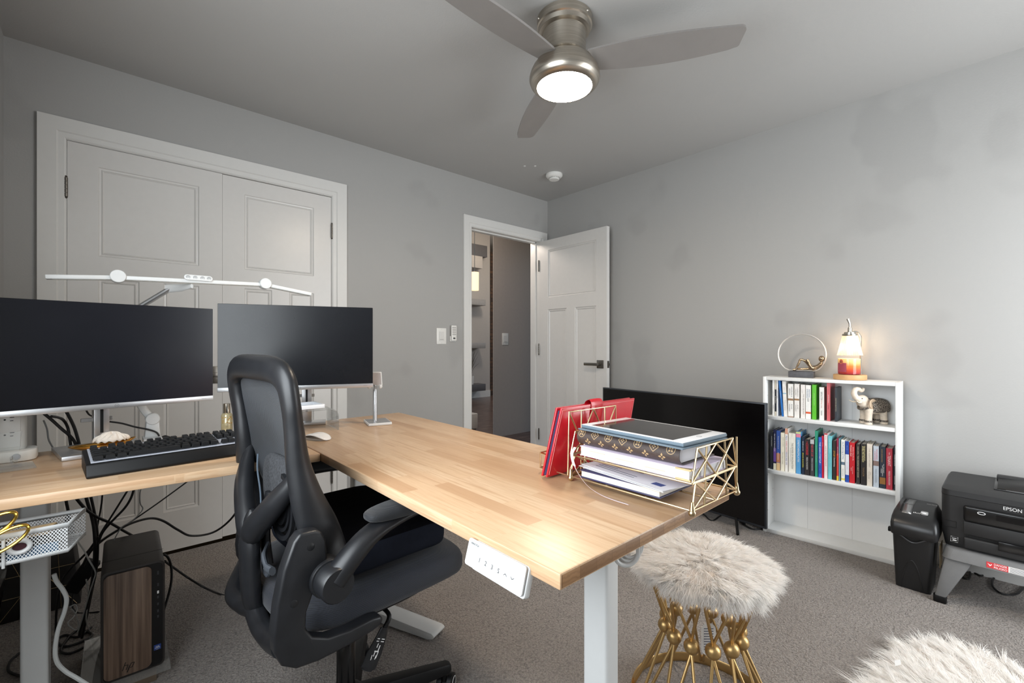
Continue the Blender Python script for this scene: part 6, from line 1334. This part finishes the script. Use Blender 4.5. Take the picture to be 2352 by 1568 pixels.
for cx_ in (-.012, -.075, -.14):
    for r in range(6): 
        L = rg.uniform(.04, .054); o = pl_(cx_+.030, .2105-.0031*r)-Vector((.0004, 0, 0)); mb.add([o, o+ud*L, o+ud*L+vd*.0013, o+vd*.0013], [(0, 1, 2, 3)])
mb.build('fine_print', M('print_grey', (110, 112, 124)), wl)
# printer
pr = thing('printer', 'black all-in-one inkjet printer on the grey step stool', 'printer', (2.87, .01, .229))
M_prt = M('printer_black', (36, 36, 37), .5, var=.05, bump=.05, bscale=700); M_prd = M('printer_gloss', (18, 18, 19), .22, var=.04)
PX0, PX1, PY0, PY1, PZ0, PZ1 = 2.70, 3.05, -.215, .2195, .2292, .482
mb = MB(); rs = [quadring(PX0+.012, PX1, PY0+.01, PY1-.010, PZ0, .03, 5), quadring(PX0+.003, PX1, PY0+.002, PY1-.002, PZ0+.05, .03, 5), quadring(PX0, PX1, PY0, PY1, PZ0+.12, .03, 5), quadring(PX0, PX1, PY0, PY1, .446, .03, 5)]
n = len(rs[0]); vs = [p for r in rs for p in r]; mb.add(vs, [tuple(range(n-1, -1, -1)), tuple(range(3*n, 4*n))]+[(k*n+i, k*n+(i+1) % n, (k+1)*n+(i+1) % n, (k+1)*n+i) for k in range(3) for i in range(n)]); body = mb.build('body', M_prt, pr, angle=40)
mb = MB(); rs = [quadring(PX0-.001, PX1, PY0-.001, PY1+.001, .4475, .03, 5), quadring(PX0+.001, PX1, PY0, PY1, PZ1-.012, .03, 5), quadring(PX0+.045, PX1, PY0+.008, PY1-.008, PZ1, .02, 5)]
vs = [p for r in rs for p in r]; mb.add(vs, [tuple(range(n-1, -1, -1)), tuple(range(2*n, 3*n))]+[(k*n+i, k*n+(i+1) % n, (k+1)*n+(i+1) % n, (k+1)*n+i) for k in range(2) for i in range(n)]); lid = mb.build('scanner_lid', M_prt, pr, angle=40)
mb = MB(); mb.box(2.79, 3.02, PY0+.02, .065, PZ1+.0003, PZ1+.004); mb.build('feeder_recess', M_prd, lid, bevel=.002)
mb = MB(); mb.add([(2.80, .055, PZ1+.0045), (2.80, -.18, PZ1+.0045), (2.98, -.18, PZ1+.03), (2.98, .055, PZ1+.012)], [(0, 1, 2, 3)]); mb.build('feeder_tray', M_prt, lid, solid=.003)
mb = MB(); mb.box(2.985, 3.03, -.16, .06, PZ1+.0003, PZ1+.022); mb.build('feeder_cover', M_prt, lid, bevel=.004)
mb = MB(); rg = random.Random(4)
for r in range(3): mb.add([(2.79+.006*r, .03, PZ1+.0044), (2.79+.006*r, -.02-.02*r, PZ1+.0044), (2.792+.006*r, -.02-.02*r, PZ1+.0048), (2.792+.006*r, .03, PZ1+.0048)], [(0, 1, 2, 3)])
mb.build('embossed_marks', M('emboss_grey', (110, 110, 110), .5, var=0), lid)
mb = MB(); mb.box(PX0-.014, PX0+.004, PY0-.002, .150, .352, .418); pan = mb.build('control_bar', M_prd, pr, bevel=.012, seg=3)
mb = MB(); c = Vector((PX0-.0146, .097, .398)); mb.tube([c+Vector((0, .011*math.cos(a), .005*math.sin(a))) for a in np.linspace(0, 2*PI, 25)[:-1]], .0012, 6, closed=True); mb.build('power_ring', M('white_ink', (235, 235, 235)), pan)
mb = MB(); mb.box(PX0-.0155, PX0-.0135, -.06, .055, .380, .404); mb.build('display', M('display_black', (8, 8, 10), .12, var=0), pan)
mb = MB(); text(mb, 'EPSON', (PX0-.0022, .011, .434), (0, -1, 0), (0, 0, 1), .0135, .050, wscale=1.1); lg_ = mb.build('logo', M('white_ink', (235, 235, 235)), body)
mb = MB(); mb.box(PX0-.006, PX0+.002, PY0, .150, .296, .350); mb.build('output_flap', M_prt, pr, bevel=.003)
mb = MB(); mb.box(PX0-.012, PX0+.002, PY0, .150, .237, .284); mb.build('paper_cassette', M_prt, pr, bevel=.006, seg=3)
mb = MB(); mb.box(PX0-.004, PX0+.0, -.20, .135, .285, .296); mb.build('output_slot', M('slot_black', (6, 6, 6)), pr)
mb = MB(); mb.box(PX0-.018, PX0-.01, -.03, .05, .262, .298); mb.build('cassette_handle', M_prd, pr, bevel=.002)
mb = MB(); mb.tube([(PX0-.0008, .172, .312), (PX0-.0008, .206, .312)], .0008, 5); mb.tube([(PX0-.0006, .172, .338), (PX0-.0006, .206, .338)], .0008, 5); mb.tube([(PX0-.0006, .172, .312), (PX0-.0006, .172, .338)], .0008, 5); mb.build('door_seam', M('slot_black', (6, 6, 6)), body)
mb = MB(); o = Vector((PX0+.0005, .178, .262)); mb.tube([o+Vector((0, y, z)) for y, z in ((.011, -.011), (-.011, -.011), (-.011, .011), (.011, .011))], .0011, 5, closed=True)
mb.add([o+Vector((-.0006, y, z)) for y, z in ((.007, .002), (-.007, .004), (-.007, .006), (.007, .005))], [(0, 1, 2, 3)]); mb.add([o+Vector((-.0006, y, z)) for y, z in ((.007, -.006), (-.007, -.006), (-.007, -.002), (.003, -.001))], [(0, 1, 2, 3)])
mb.build('certification_mark', M('white_ink', (235, 235, 235)), body)
# ================= computer tower on its low stand
FR = Vector((.143, 1.842, 0)); pu_ = Vector((1, -.02, 0)).normalized(); pb = Vector((-pu_.y, pu_.x, 0)); PW, PD, PH, PZ = .155, .315, .338, .0605
FL = FR-pu_*PW
def PC(a, b, z): return FL+pu_*a+pb*b+Vector((0, 0, PZ+z))
pc = thing('computer_tower', 'dark brown computer tower with a walnut front panel under the desk', 'computer', tuple(PC(PW/2, PD/2, 0)))
M_pc = M('dark_bronze_case', (46, 41, 38), .5, .2, var=.06)
mb = MB(); mb.prism([(a+PW/2, b+PH/2) for a, b in rrect(PW, PH, .016, 6)], PC(0, .004, 0), pu_, (0, 0, 1), pb*PD); cs = mb.build('case', M_pc, pc, bevel=.0015, angle=40)
mb = MB(); mb.prism([(a+PW/2, b+PH/2) for a, b in rrect(PW-.012, PH-.012, .014, 6)], PC(0, .0022, 0), pu_, (0, 0, 1), pb*.003); mb.build('front_bezel', M('pc_gloss_black', (14, 14, 15), .25, var=.04), pc)
def walnut():
    t = NT('walnut_panel'); v = t.coord((60, 60, 1.2)); f = t.noise(v, 1.6, 5, .6)
    t.col(t.ramp(f, [(.3, srgb(66, 50, 40)), (.5, srgb(104, 84, 70)), (.7, srgb(134, 112, 95))])); t.b.inputs['Roughness'].default_value = .5; return t.m
mb = MB(); wpw = PW*.735; mb.prism([(a+.007+wpw/2, b+PH/2) for a, b in rrect(wpw, PH-.018, .016, 6)], PC(0, -.001, 0), pu_, (0, 0, 1), pb*.0035); wp = mb.build('wood_panel', walnut(), pc, bevel=.0006)
mb = MB(); o = PC(.062, -.0013, .036); k_ = .0009
def stroke(a0, b0, a1, b1, w=.0022): 
    d = Vector((a1-a0, b1-b0)).normalized(); q = Vector((-d.y, d.x))*w/2
    mb.add([o+pu_*(x)+Vector((0, 0, z)) for x, z in ((a0+q.x, b0+q.y), (a0-q.x, b0-q.y), (a1-q.x, b1-q.y), (a1+q.x, b1+q.y))], [(0, 1, 2, 3)])
stroke(-.012, -.010, -.004, .014); stroke(-.008, .004, .001, .004, .002); stroke(-.003, -.010, .002, .004); stroke(.003, -.010, .009, .006); stroke(.000, -.018, .004, -.008); stroke(.009, .006, .016, .006, .002); stroke(.012, -.006, .017, .006); stroke(.006, -.007, .013, -.007, .002); stroke(-.001, -.019, .0055, .0)
mb.build('logo', M('logo_black', (18, 16, 15), .5, var=0), wp)
mb = MB(); sk = PC(PW*.875, .0018, .062); mb.prism(rrect(.018, .017, .001, 2), sk, pu_, (0, 0, 1), pb*.0004); st = mb.build('cpu_sticker', M('sticker_blue', (34, 58, 120), .4, var=.04), pc)
mb = MB(); text(mb, 'intel', sk+Vector((0, 0, .003))-pb*.0002, pu_, (0, 0, 1), .0036, .013); text(mb, 'core', sk+Vector((0, 0, -.0015))-pb*.0002, pu_, (0, 0, 1), .0032, .013); text(mb, 'ultra 7', sk+Vector((0, 0, -.0062))-pb*.0002, pu_, (0, 0, 1), .0018, .012); mb.build('lettering', M('white_ink', (235, 235, 235)), st)
for k, z in enumerate((.300, .262, .238, .222, .200, .178, .160)):
    mb = MB(); h_ = (.012, .010, .009, .008, .008, .009, .008)[k]; mb.prism(rrect(.0046, h_, .001, 2), PC(PW*.885, .0016, z), pu_, (0, 0, 1), pb*.0006); mb.build('port', M('white_label', (226, 224, 220)) if k == 2 else M('port_grey', (52, 52, 54), .4, var=0), pc)
mb = MB(); mb.prism([(0, 0), (PW+.002, 0), (PW+.002, .0012), (0, .0012)], PC(-.001, .10, PH-.0002), pu_, pb, (0, 0, .0006)); mb.build('case_seam', M('slot_black', (6, 6, 6)), cs)
stp_ = thing('computer_stand', 'low brown stand with a clear acrylic sheet under the computer tower', 'stand', (.05, 1.98, 0))
mb = MB(); mb.prism([(a, b) for a, b in ((-.047, .03), (PW-.02, .03), (PW-.02, PD+.02), (-.047, PD+.02))], FL, pu_, pb, (0, 0, .052)); mb.build('box', M('brown_kraft', (112, 96, 80), .7, var=.1, vscale=14), stp_, bevel=.002)
mb = MB(); mb.prism([(-.05, -.028), (PW+.014, -.028), (PW+.014, PD+.03), (-.05, PD+.03)], FL+Vector((0, 0, .0525)), pu_, pb, (0, 0, .0076)); mb.build('acrylic_sheet', M_acryl, stp_, bevel=.002)
# ================= black box with gold lines in the left corner
bo = Vector((-.195, 2.76, 0)); bb = thing('storage_box', 'black tapered box with thin gold geometric lines in the left corner', 'box', tuple(bo))
bw0, bw1, bh = .117, .088, .29
mb = MB(); vs = [bo+Vector((x, y, z)) for z, w in ((.001, bw0), (bh, bw1)) for x, y in ((-w, -w), (w, -w), (w, w), (-w, w))]
mb.add(vs, [(3, 2, 1, 0), (4, 5, 6, 7)]+[(k, (k+1) % 4, 4+(k+1) % 4, 4+k) for k in range(4)]); mb.build('box', M('matt_black', (20, 18, 18), .6, var=.1), bb, bevel=.004)
def bf(a, z): w = lerp(bw0, bw1, z/bh); return bo+Vector((a*w, -w-.0006, z))
for k, (p, q) in enumerate((((-1, .09), (1, .09)), ((-1, .17), (1, .17)), ((-.5, .005), (-.5, .28)), ((0, .005), (0, .28)), ((.5, .005), (.5, .28)), ((-1, .005), (0, .17)), ((-.5, .09), (.2, .25)), ((0, .17), (.9, .005)), ((-1, .25), (0, .005)))):
    mb = MB(); mb.tube([bf(*p), bf(*q)], .0009, 5); mb.build('gold_line', M_gold, bb)
# ================= mesh tray hanging under the desk, with papers and scissors
def meshmat():
    t = NT('white_wire_mesh'); v = t.coord((1, 1, 1)); sp = t.n('ShaderNodeSeparateXYZ'); t.l(v, sp.inputs[0])
    def line(sx, sz):
        a = t.n('ShaderNodeMath', operation='MULTIPLY'); a.inputs[1].default_value = sx; t.l(sp.outputs['X'], a.inputs[0])
        y = t.n('ShaderNodeMath', operation='MULTIPLY_ADD'); y.inputs[1].default_value = sx; t.l(sp.outputs['Y'], y.inputs[0]); t.l(a.outputs[0], y.inputs[2])
        b = t.n('ShaderNodeMath', operation='MULTIPLY_ADD'); b.inputs[1].default_value = sz; t.l(sp.outputs['Z'], b.inputs[0]); t.l(y.outputs[0], b.inputs[2])
        f = t.n('ShaderNodeMath', operation='FRACT'); t.l(b.outputs[0], f.inputs[0]); g = t.n('ShaderNodeMath', operation='LESS_THAN'); g.inputs[1].default_value = .27; t.l(f.outputs[0], g.inputs[0]); return g.outputs[0]
    m = t.n('ShaderNodeMath', operation='MAXIMUM'); t.l(line(170, 120), m.inputs[0]); t.l(line(170, -120), m.inputs[1]); t.l(m.outputs[0], t.b.inputs['Alpha'])
    t.col(srgb(224, 225, 225)); t.b.inputs['Roughness'].default_value = .45; return t.m
M_msh = meshmat()
bt = thing('mesh_tray', 'white wire mesh tray hanging under the front edge of the left desk', 'tray', (-.19, 1.53, .61))
q0, q1, q2, q3 = Vector((-.312, 1.476, 0)), Vector((-.066, 1.476, 0)), Vector((-.038, 1.580, 0)), Vector((-.312, 1.580, 0)); zt_, zb0 = .680, .611
QQ = [q0, q1, q2, q3]; bq = [q0, q1+Vector((-.004, 0, 0)), q2+Vector((-.01, -.004, 0)), q3]
def band(z0, z1, nm, m, off=0):
    mb = MB(); vs = [p+Vector((0, 0, z)) for z in (z0, z1) for p in QQ]; mb.add(vs, [(k, (k+1) % 4, 4+(k+1) % 4, 4+k) for k in range(4)]); return mb.build(nm, m, bt, solid=.0022)
band(zt_-.011, zt_, 'rim', M_white); band(zb0, zb0+.008, 'base_rail', M_white)
for k in range(4):
    p, q = QQ[k], QQ[(k+1) % 4]; mb = MB(); mb.add([p+Vector((0, 0, zb0+.008)), q+Vector((0, 0, zb0+.008)), q+Vector((0, 0, zt_-.011)), p+Vector((0, 0, zt_-.011))], [(0, 1, 2, 3)]); mb.build('mesh_side', M_msh, bt)
mb = MB(); mb.add([p+Vector((0, 0, zb0+.002)) for p in QQ], [(0, 1, 2, 3)]); mb.build('mesh_floor', M_msh, bt)
mb = MB()
for x in (-.306,): mb.box(x-.004, x+.004, 1.545, 1.583, zt_-.005, ZD-TH); mb.box(x-.004, x+.004, 1.545, 1.60, ZD-TH-.004, ZD-TH)
mb.build('hanger', M_white, bt)
mb = MB(); mb.tube([Vector((-.142, 1.4735, .647))+Vector((.016*math.cos(a), 0, .013*math.sin(a))) for a in np.linspace(0, 2*PI, 29)[:-1]], .0048, 10, closed=True, up=(0, 1, 0)); nr_ = mb.build('round_grommet', M_white, bt)
mb = MB(); mb.lathe([(.0, 0), (.0125, 0), (.0125, .002), (0, .002)], 24, (0, 0, 0), Matrix.Translation((-.142, 1.4772, .647)) @ Matrix.Rotation(PI/2, 4, 'X') @ Matrix.Diagonal((1, .8, 1, 1))); mb.build('plum_cap', M('plum_red', (66, 34, 42), .35, var=.1), nr_)
mb = MB(); mb.tube([(-.166, 1.4725, zb0-.004), (-.166, 1.4725, zt_-.012)], .0028, 8); mb.build('handle_bar', M_white, bt)
mb = MB(); mb.box(-.30, -.10, 1.486, 1.56, zb0+.006, zb0+.045); tag(mb.build('black_pouch', M('matt_black', (20, 18, 18)), None, bevel=.006), 'black pouch lying inside the white mesh tray', 'pouch')
mb = MB(); mb.box(-.165, -.082, 1.4795, 1.4845, zb0+.008, zb0+.028); tag(mb.build('blue_packet', M('slate_blue_packet', (70, 104, 132), .5), None), 'blue packet showing through the front of the white mesh tray', 'packet')
mb = MB(); mb.prism([(-.30, 1.488), (-.098, 1.488), (-.085, 1.528), (-.30, 1.522)], (0, 0, zb0+.047), (1, 0, 0), (0, 1, 0), (0, 0, .014)); tag(mb.build('kraft_envelope', M('kraft_paper', (190, 164, 126), .6, var=.12, vscale=30), None, bevel=.002), 'tan paper envelope on top of the things in the mesh tray', 'envelope')
sc_ = thing('scissors', 'gold-handled scissors hooked on the front of the white mesh tray', 'scissors', (-.255, 1.462, .65))
for k, (p, q) in enumerate(((atY(8, 1242, 1.455), 0), (atY(-22, 1212, 1.46), 1))):
    pts = [p+Vector((.036*math.cos(a)*1.0+.010*math.sin(a), 0, .024*math.sin(a)+.012*math.cos(a))) for a in np.linspace(0, 2*PI, 33)[:-1]]
    mb = MB(); mb.tube(pts, [(.0042+.0022*max(0, math.cos(a)), .0036) for a in np.linspace(0, 2*PI, 33)[:-1]], 10, closed=True, up=(0, 1, 0)); mb.build('handle', M('bright_gold', (222, 184, 84), .2, 1, var=.03), sc_)
mb = MB(); a_ = atY(-30, 1250, 1.458); mb.prism([(0, 0), (.010, 0), (.004, -.11), (.0, -.11)], a_, (1, 0, 0), (0, 0, 1), (0, .003, 0)); mb.build('blade', M_silver, sc_)
M_cab = M('black_cable', (17, 17, 18), .5, var=.05)
# ================= power brick leaning on the box
pbk = thing('power_cord', 'black cord with a printed power adapter behind the computer tower', 'power cord', (-.062, 2.56, 0))
MB().tube(spline([Vector((-.02, 2.2, ZD-TH-.03)), Vector((-.01, 2.4, .5)), Vector((-.03, 2.56, .30)), Vector((-.028, 2.572, .20)), Vector((-.06, 2.575, .15)), Vector((-.10, 2.575, .07)), Vector((-.09, 2.56, .004)), Vector((-.02, 2.5, .004))], 6), .003, 8).build('cord', M_cab, pbk)
c = atY(190, 1318, 2.56); ux = Vector((.55, -.05, .84)).normalized(); uy = Vector((.84, 0, -.55)).normalized(); uz = ux.cross(uy)
mb = MB(); mb.prism(rrect(.128, .052, .006, 3), c, ux, uy, uz*-.028); br_ = mb.build('adapter', M_blk, pbk, bevel=.002)
mb = MB(); rg = random.Random(8)
for r in range(5):
    L = rg.uniform(.02, .04); o_ = c+ux*.012+uy*(-.016+.0075*r)+uz*.0004; mb.add([o_, o_+ux*L, o_+ux*L+uy*.003, o_+uy*.003], [(0, 1, 2, 3)])
for r in range(3):
    o_ = c-ux*.03+uy*(-.016+.012*r)+uz*.0004; mb.tube([o_+ux*(.004*math.cos(a))+uy*(.004*math.sin(a)) for a in np.linspace(0, 2*PI, 13)[:-1]], .0007, 5, closed=True)
mb.build('printed_label', M('print_white', (200, 200, 200), .6, var=0), br_)
# ================= cables: (x, y in the photograph, distance plane) give each run's true course behind and under the desk
M_cabw = M('white_cable', (208, 210, 208), .5, var=.02); M_cabg = M('grey_cable', (150, 152, 152), .5, var=.02)
GC = 'cables under and behind the desk'
def cable(pts, r, m, label, k=7, name='cable', grp=GC):
    P_ = []
    for x, y, d in pts:
        p = atY(x, y, d) if d is not None else atZ(x, y, r+.001)
        if p.z < r+.001: p = atZ(x, y, r+.001)
        P_.append(p)
    mb = MB(); mb.tube(spline(P_, k), r, 8); o = mb.build(name, m, None); return tag(o, label, 'cable', grp)
cable([(574, 1078, 2.10), (566, 1110, 2.2), (556, 1150, 2.3), (530, 1192, 2.4), (490, 1222, 2.45), (440, 1230, 2.45), (408, 1216, 2.42), (375, 1196, 2.38), (345, 1190, 2.33), (300, 1202, 2.28), (258, 1225, 2.24), (228, 1246, 2.22), (205, 1270, 2.2), (190, 1300, 2.2)], .0045, M_cab, 'thick black cable hanging in a deep curve in front of the closet door')
cable([(535, 1078, 2.05), (545, 1088, 2.06), (562, 1096, 2.06), (585, 1108, 2.06), (610, 1120, 2.06)], .004, M_cab, 'short thick black cable coming out under the desk front beside the chair back')
cable([(470, 1075, 2.2), (443, 1096, 2.2), (400, 1128, 2.2), (350, 1164, 2.2), (300, 1198, 2.2), (262, 1222, 2.2), (235, 1240, 2.2)], .0026, M_cab, 'thin black cable running straight down-left across the closet door')
cable([(306, 1108, 2.12), (297, 1120, 2.12), (272, 1160, 2.12), (250, 1195, 2.12), (232, 1224, 2.12), (222, 1250, 2.12)], .0030, M_cab, 'thin black cable dropping steeply behind the desk, left of a thicker one')
cable([(318, 1100, 2.14), (309, 1120, 2.14), (300, 1145, 2.14), (285, 1168, 2.14), (256, 1198, 2.14), (236, 1222, 2.14), (226, 1245, 2.14)], .0038, M_cab, 'black cable dropping behind the desk with a bend halfway')
cable([(160, 1125, 2.0), (176, 1145, 2.02), (198, 1170, 2.05), (225, 1188, 2.1), (252, 1200, 2.15), (290, 1222, 2.2), (320, 1238, 2.25)], .0045, M_cab, 'thick black cable crossing down-right from the tray towards the computer')
cable([(193, 1122, 2.100), (200, 1150, 2.100), (209, 1180, 2.100), (216, 1215, 2.100), (218, 1260, 2.100), (214, 1320, 2.130), (205, 1370, 2.170), (192, 1420, 2.230), (182, 1462, 2.270)], .0048, M_cab, 'thickest black cable of the bundle hanging left of the computer tower')
cable([(203, 1120, 2.180), (211, 1150, 2.180), (220, 1195, 2.180), (224, 1240, 2.180), (222, 1300, 2.200), (210, 1360, 2.250), (198, 1420, 2.300), (188, 1465, 2.350)], .0042, M_cab, 'black cable of the hanging bundle nearest the computer tower')
cable([(150, 1122, 2.1), (152, 1150, 2.1), (156, 1170, 2.1), (160, 1200, 2.1), (165, 1250, 2.1)], .0042, M_cab, 'short black cable dropping behind the mesh tray rim')
cable([(226, 1232, 2.1), (205, 1262, 2.1), (180, 1288, 2.1), (160, 1308, 2.12), (140, 1340, 2.15), (130, 1400, 2.2), (128, 1450, 2.25)], .0035, M_cab, 'black cable looping left from the bundle behind the desk leg')
cable([(330, 1108, 2.16), (322, 1130, 2.16), (322, 1155, 2.16), (328, 1168, 2.16), (318, 1182, 2.15), (300, 1198, 2.12), (280, 1210, 2.1), (268, 1228, 2.1), (262, 1240, 2.1)], .0018, M_cabg, 'thin grey cable with a kink in front of the closet door')
cable([(178, 1230, 2.0), (180, 1245, 2.0), (192, 1262, 2.0), (204, 1285, 2.0), (219, 1312, 2.02), (216, 1330, 2.05), (206, 1360, 2.1), (196, 1395, 2.12), (186, 1430, 2.15), (178, 1452, 2.18)], .0022, M_cabw, 'thin white cable falling across the black cable bundle')
cable([(124, 1318, 1.70), (130, 1335, 1.70), (145, 1355, 1.70), (153, 1376, 1.70), (148, 1405, 1.70), (134, 1445, 1.70), (127, 1490, 1.70), (131, 1520, 1.70), (150, 1541, 1.70), (175, 1556, 1.69), (205, 1575, 1.68)], .0050, M_cabw, 'thick white cable curling beside the white desk leg')
cable([(160, 1394, 2.25), (172, 1388, 2.25), (177, 1398, 2.25), (170, 1415, 2.22), (156, 1430, 2.2), (162, 1440, 2.2), (176, 1446, 2.2), (180, 1430, 2.2), (172, 1408, 2.2), (164, 1398, 2.2)], .0020, M_cabw, 'thin white cable coiled low beside the desk leg')
cable([(198, 1330, 2.2), (203, 1370, 2.2), (198, 1420, 2.22), (205, 1446, None), (215, 1455, None)], .0020, M_cabw, 'thin white cable running down to the carpet left of the tower')
cable([(376, 1272, 2.12), (386, 1280, 2.12), (393, 1300, 2.1), (394, 1330, 2.08), (388, 1362, 2.05), (378, 1395, 2.02), (372, 1412, 2.0)], .0040, M_cab, 'black cable bowing out beside the right side of the computer tower')
cable([(378, 1288, 2.14), (400, 1304, 2.2), (430, 1325, 2.25), (470, 1349, 2.2), (505, 1364, None), (545, 1373, None), (600, 1378, None)], .0040, M_cab, 'black cable trailing across the carpet from the tower towards the chair')
cable([(210, 1440, None), (180, 1462, None), (150, 1458, None), (130, 1470, None), (150, 1484, None), (195, 1470, None), (210, 1455, None), (175, 1448, None), (140, 1490, None), (160, 1500, None), (205, 1480, None)], .0042, M_cab, 'tangled black cable lying on the carpet left of the tower')
cable([(44, 1500, None), (24, 1518, None), (20, 1540, None), (46, 1552, None), (90, 1560, None)], .0040, M_cab, 'black cable loop on the carpet left of the desk leg')
# behind the monitors
cable([(96, 945, 2.08), (120, 965, 2.09), (142, 985, 2.10), (160, 1000, 2.11), (172, 1016, 2.12), (178, 1040, 2.13)], .0046, M_cab, 'black cable sloping down from the left monitor behind the desk')
cable([(148, 938, 2.1), (158, 955, 2.1), (170, 980, 2.11), (178, 1005, 2.12), (184, 1030, 2.13), (186, 1045, 2.14)], .0046, M_cab, 'black cable curving down right behind the left monitor')
cable([(118, 956, 2.02), (132, 958, 2.05), (145, 964, 2.09), (155, 980, 2.115), (160, 1005, 2.12), (164, 1040, 2.13), (164, 1070, 2.14)], .0042, M_cab, 'black cord from the round plug dropping behind the desk')
cable([(198, 942, 2.05), (205, 952, 2.06), (218, 958, 2.07)], .0026, M_cab, 'tiny black cable end beside the left monitor neck')
cable([(252, 968, 2.07), (280, 972, 2.08), (310, 980, 2.09), (340, 986, 2.098), (358, 992, 2.10), (365, 1001, 2.10), (362, 1006, 2.10)], .0030, M_cab, 'thin black cable from the monitor neck to the lamp post')
cable([(372, 1004, 2.09), (380, 1001, 2.06), (395, 1006, 2.03), (410, 1014, 1.98)], .0030, M_cab, 'short black cable end behind the keyboard')
cable([(100, 965, 2.14), (108, 985, 2.15), (112, 1010, 2.16), (125, 1035, 2.17), (130, 1060, 2.18)], .0024, M_cabg, 'grey cable dropping behind the outlet tower')
cable([(806, 1056, 1.86), (811, 1068, 1.86), (815, 1086, 1.86), (816, 1110, 1.86)], .003, M_cab, 'black cable end hanging under the desk corner')
# around the television and the stool-mounted printer
GT = 'cables on the carpet along the right wall'
cable([(1600, 1170, 2.0), (1618, 1182, 1.55), (1628, 1192, None), (1640, 1194, None), (1655, 1184, None), (1668, 1180, None)], .004, M_cab, 'black cable loop on the carpet below the television', grp=GT)
cable([(1700, 1198, None), (1718, 1210, None), (1735, 1215, None), (1755, 1212, None)], .005, M_cab, 'black cable end on the carpet at the television corner', grp=GT)
cable([(2205, 1296, None), (2204, 1312, None), (2212, 1326, None), (2226, 1328, None), (2228, 1310, None), (2222, 1300, None)], .0038, M_cab, 'black cable loop on the carpet under the left side of the step stool', grp=GT)
cable([(2215, 1305, None), (2240, 1316, None), (2255, 1322, None), (2262, 1312, None)], .0038, M_cab, 'short black cable between the feet of the step stool', grp=GT)
cable([(2300, 1322, None), (2282, 1328, None), (2280, 1345, None), (2295, 1360, None), (2318, 1366, None), (2338, 1362, None), (2352, 1350, None), (2380, 1340, None)], .0040, M_cab, 'large black cable loop on the carpet under the printer stool', grp=GT)
sh_c = [Vector((2.86, .226, .262)), Vector((2.80, .232, .26)), Vector((2.74, .2285, .245)), Vector((2.73, .2275, .18)), Vector((2.74, .2275, .11)), Vector((2.76, .2275, .08)), Vector((2.78, .227, .12))]
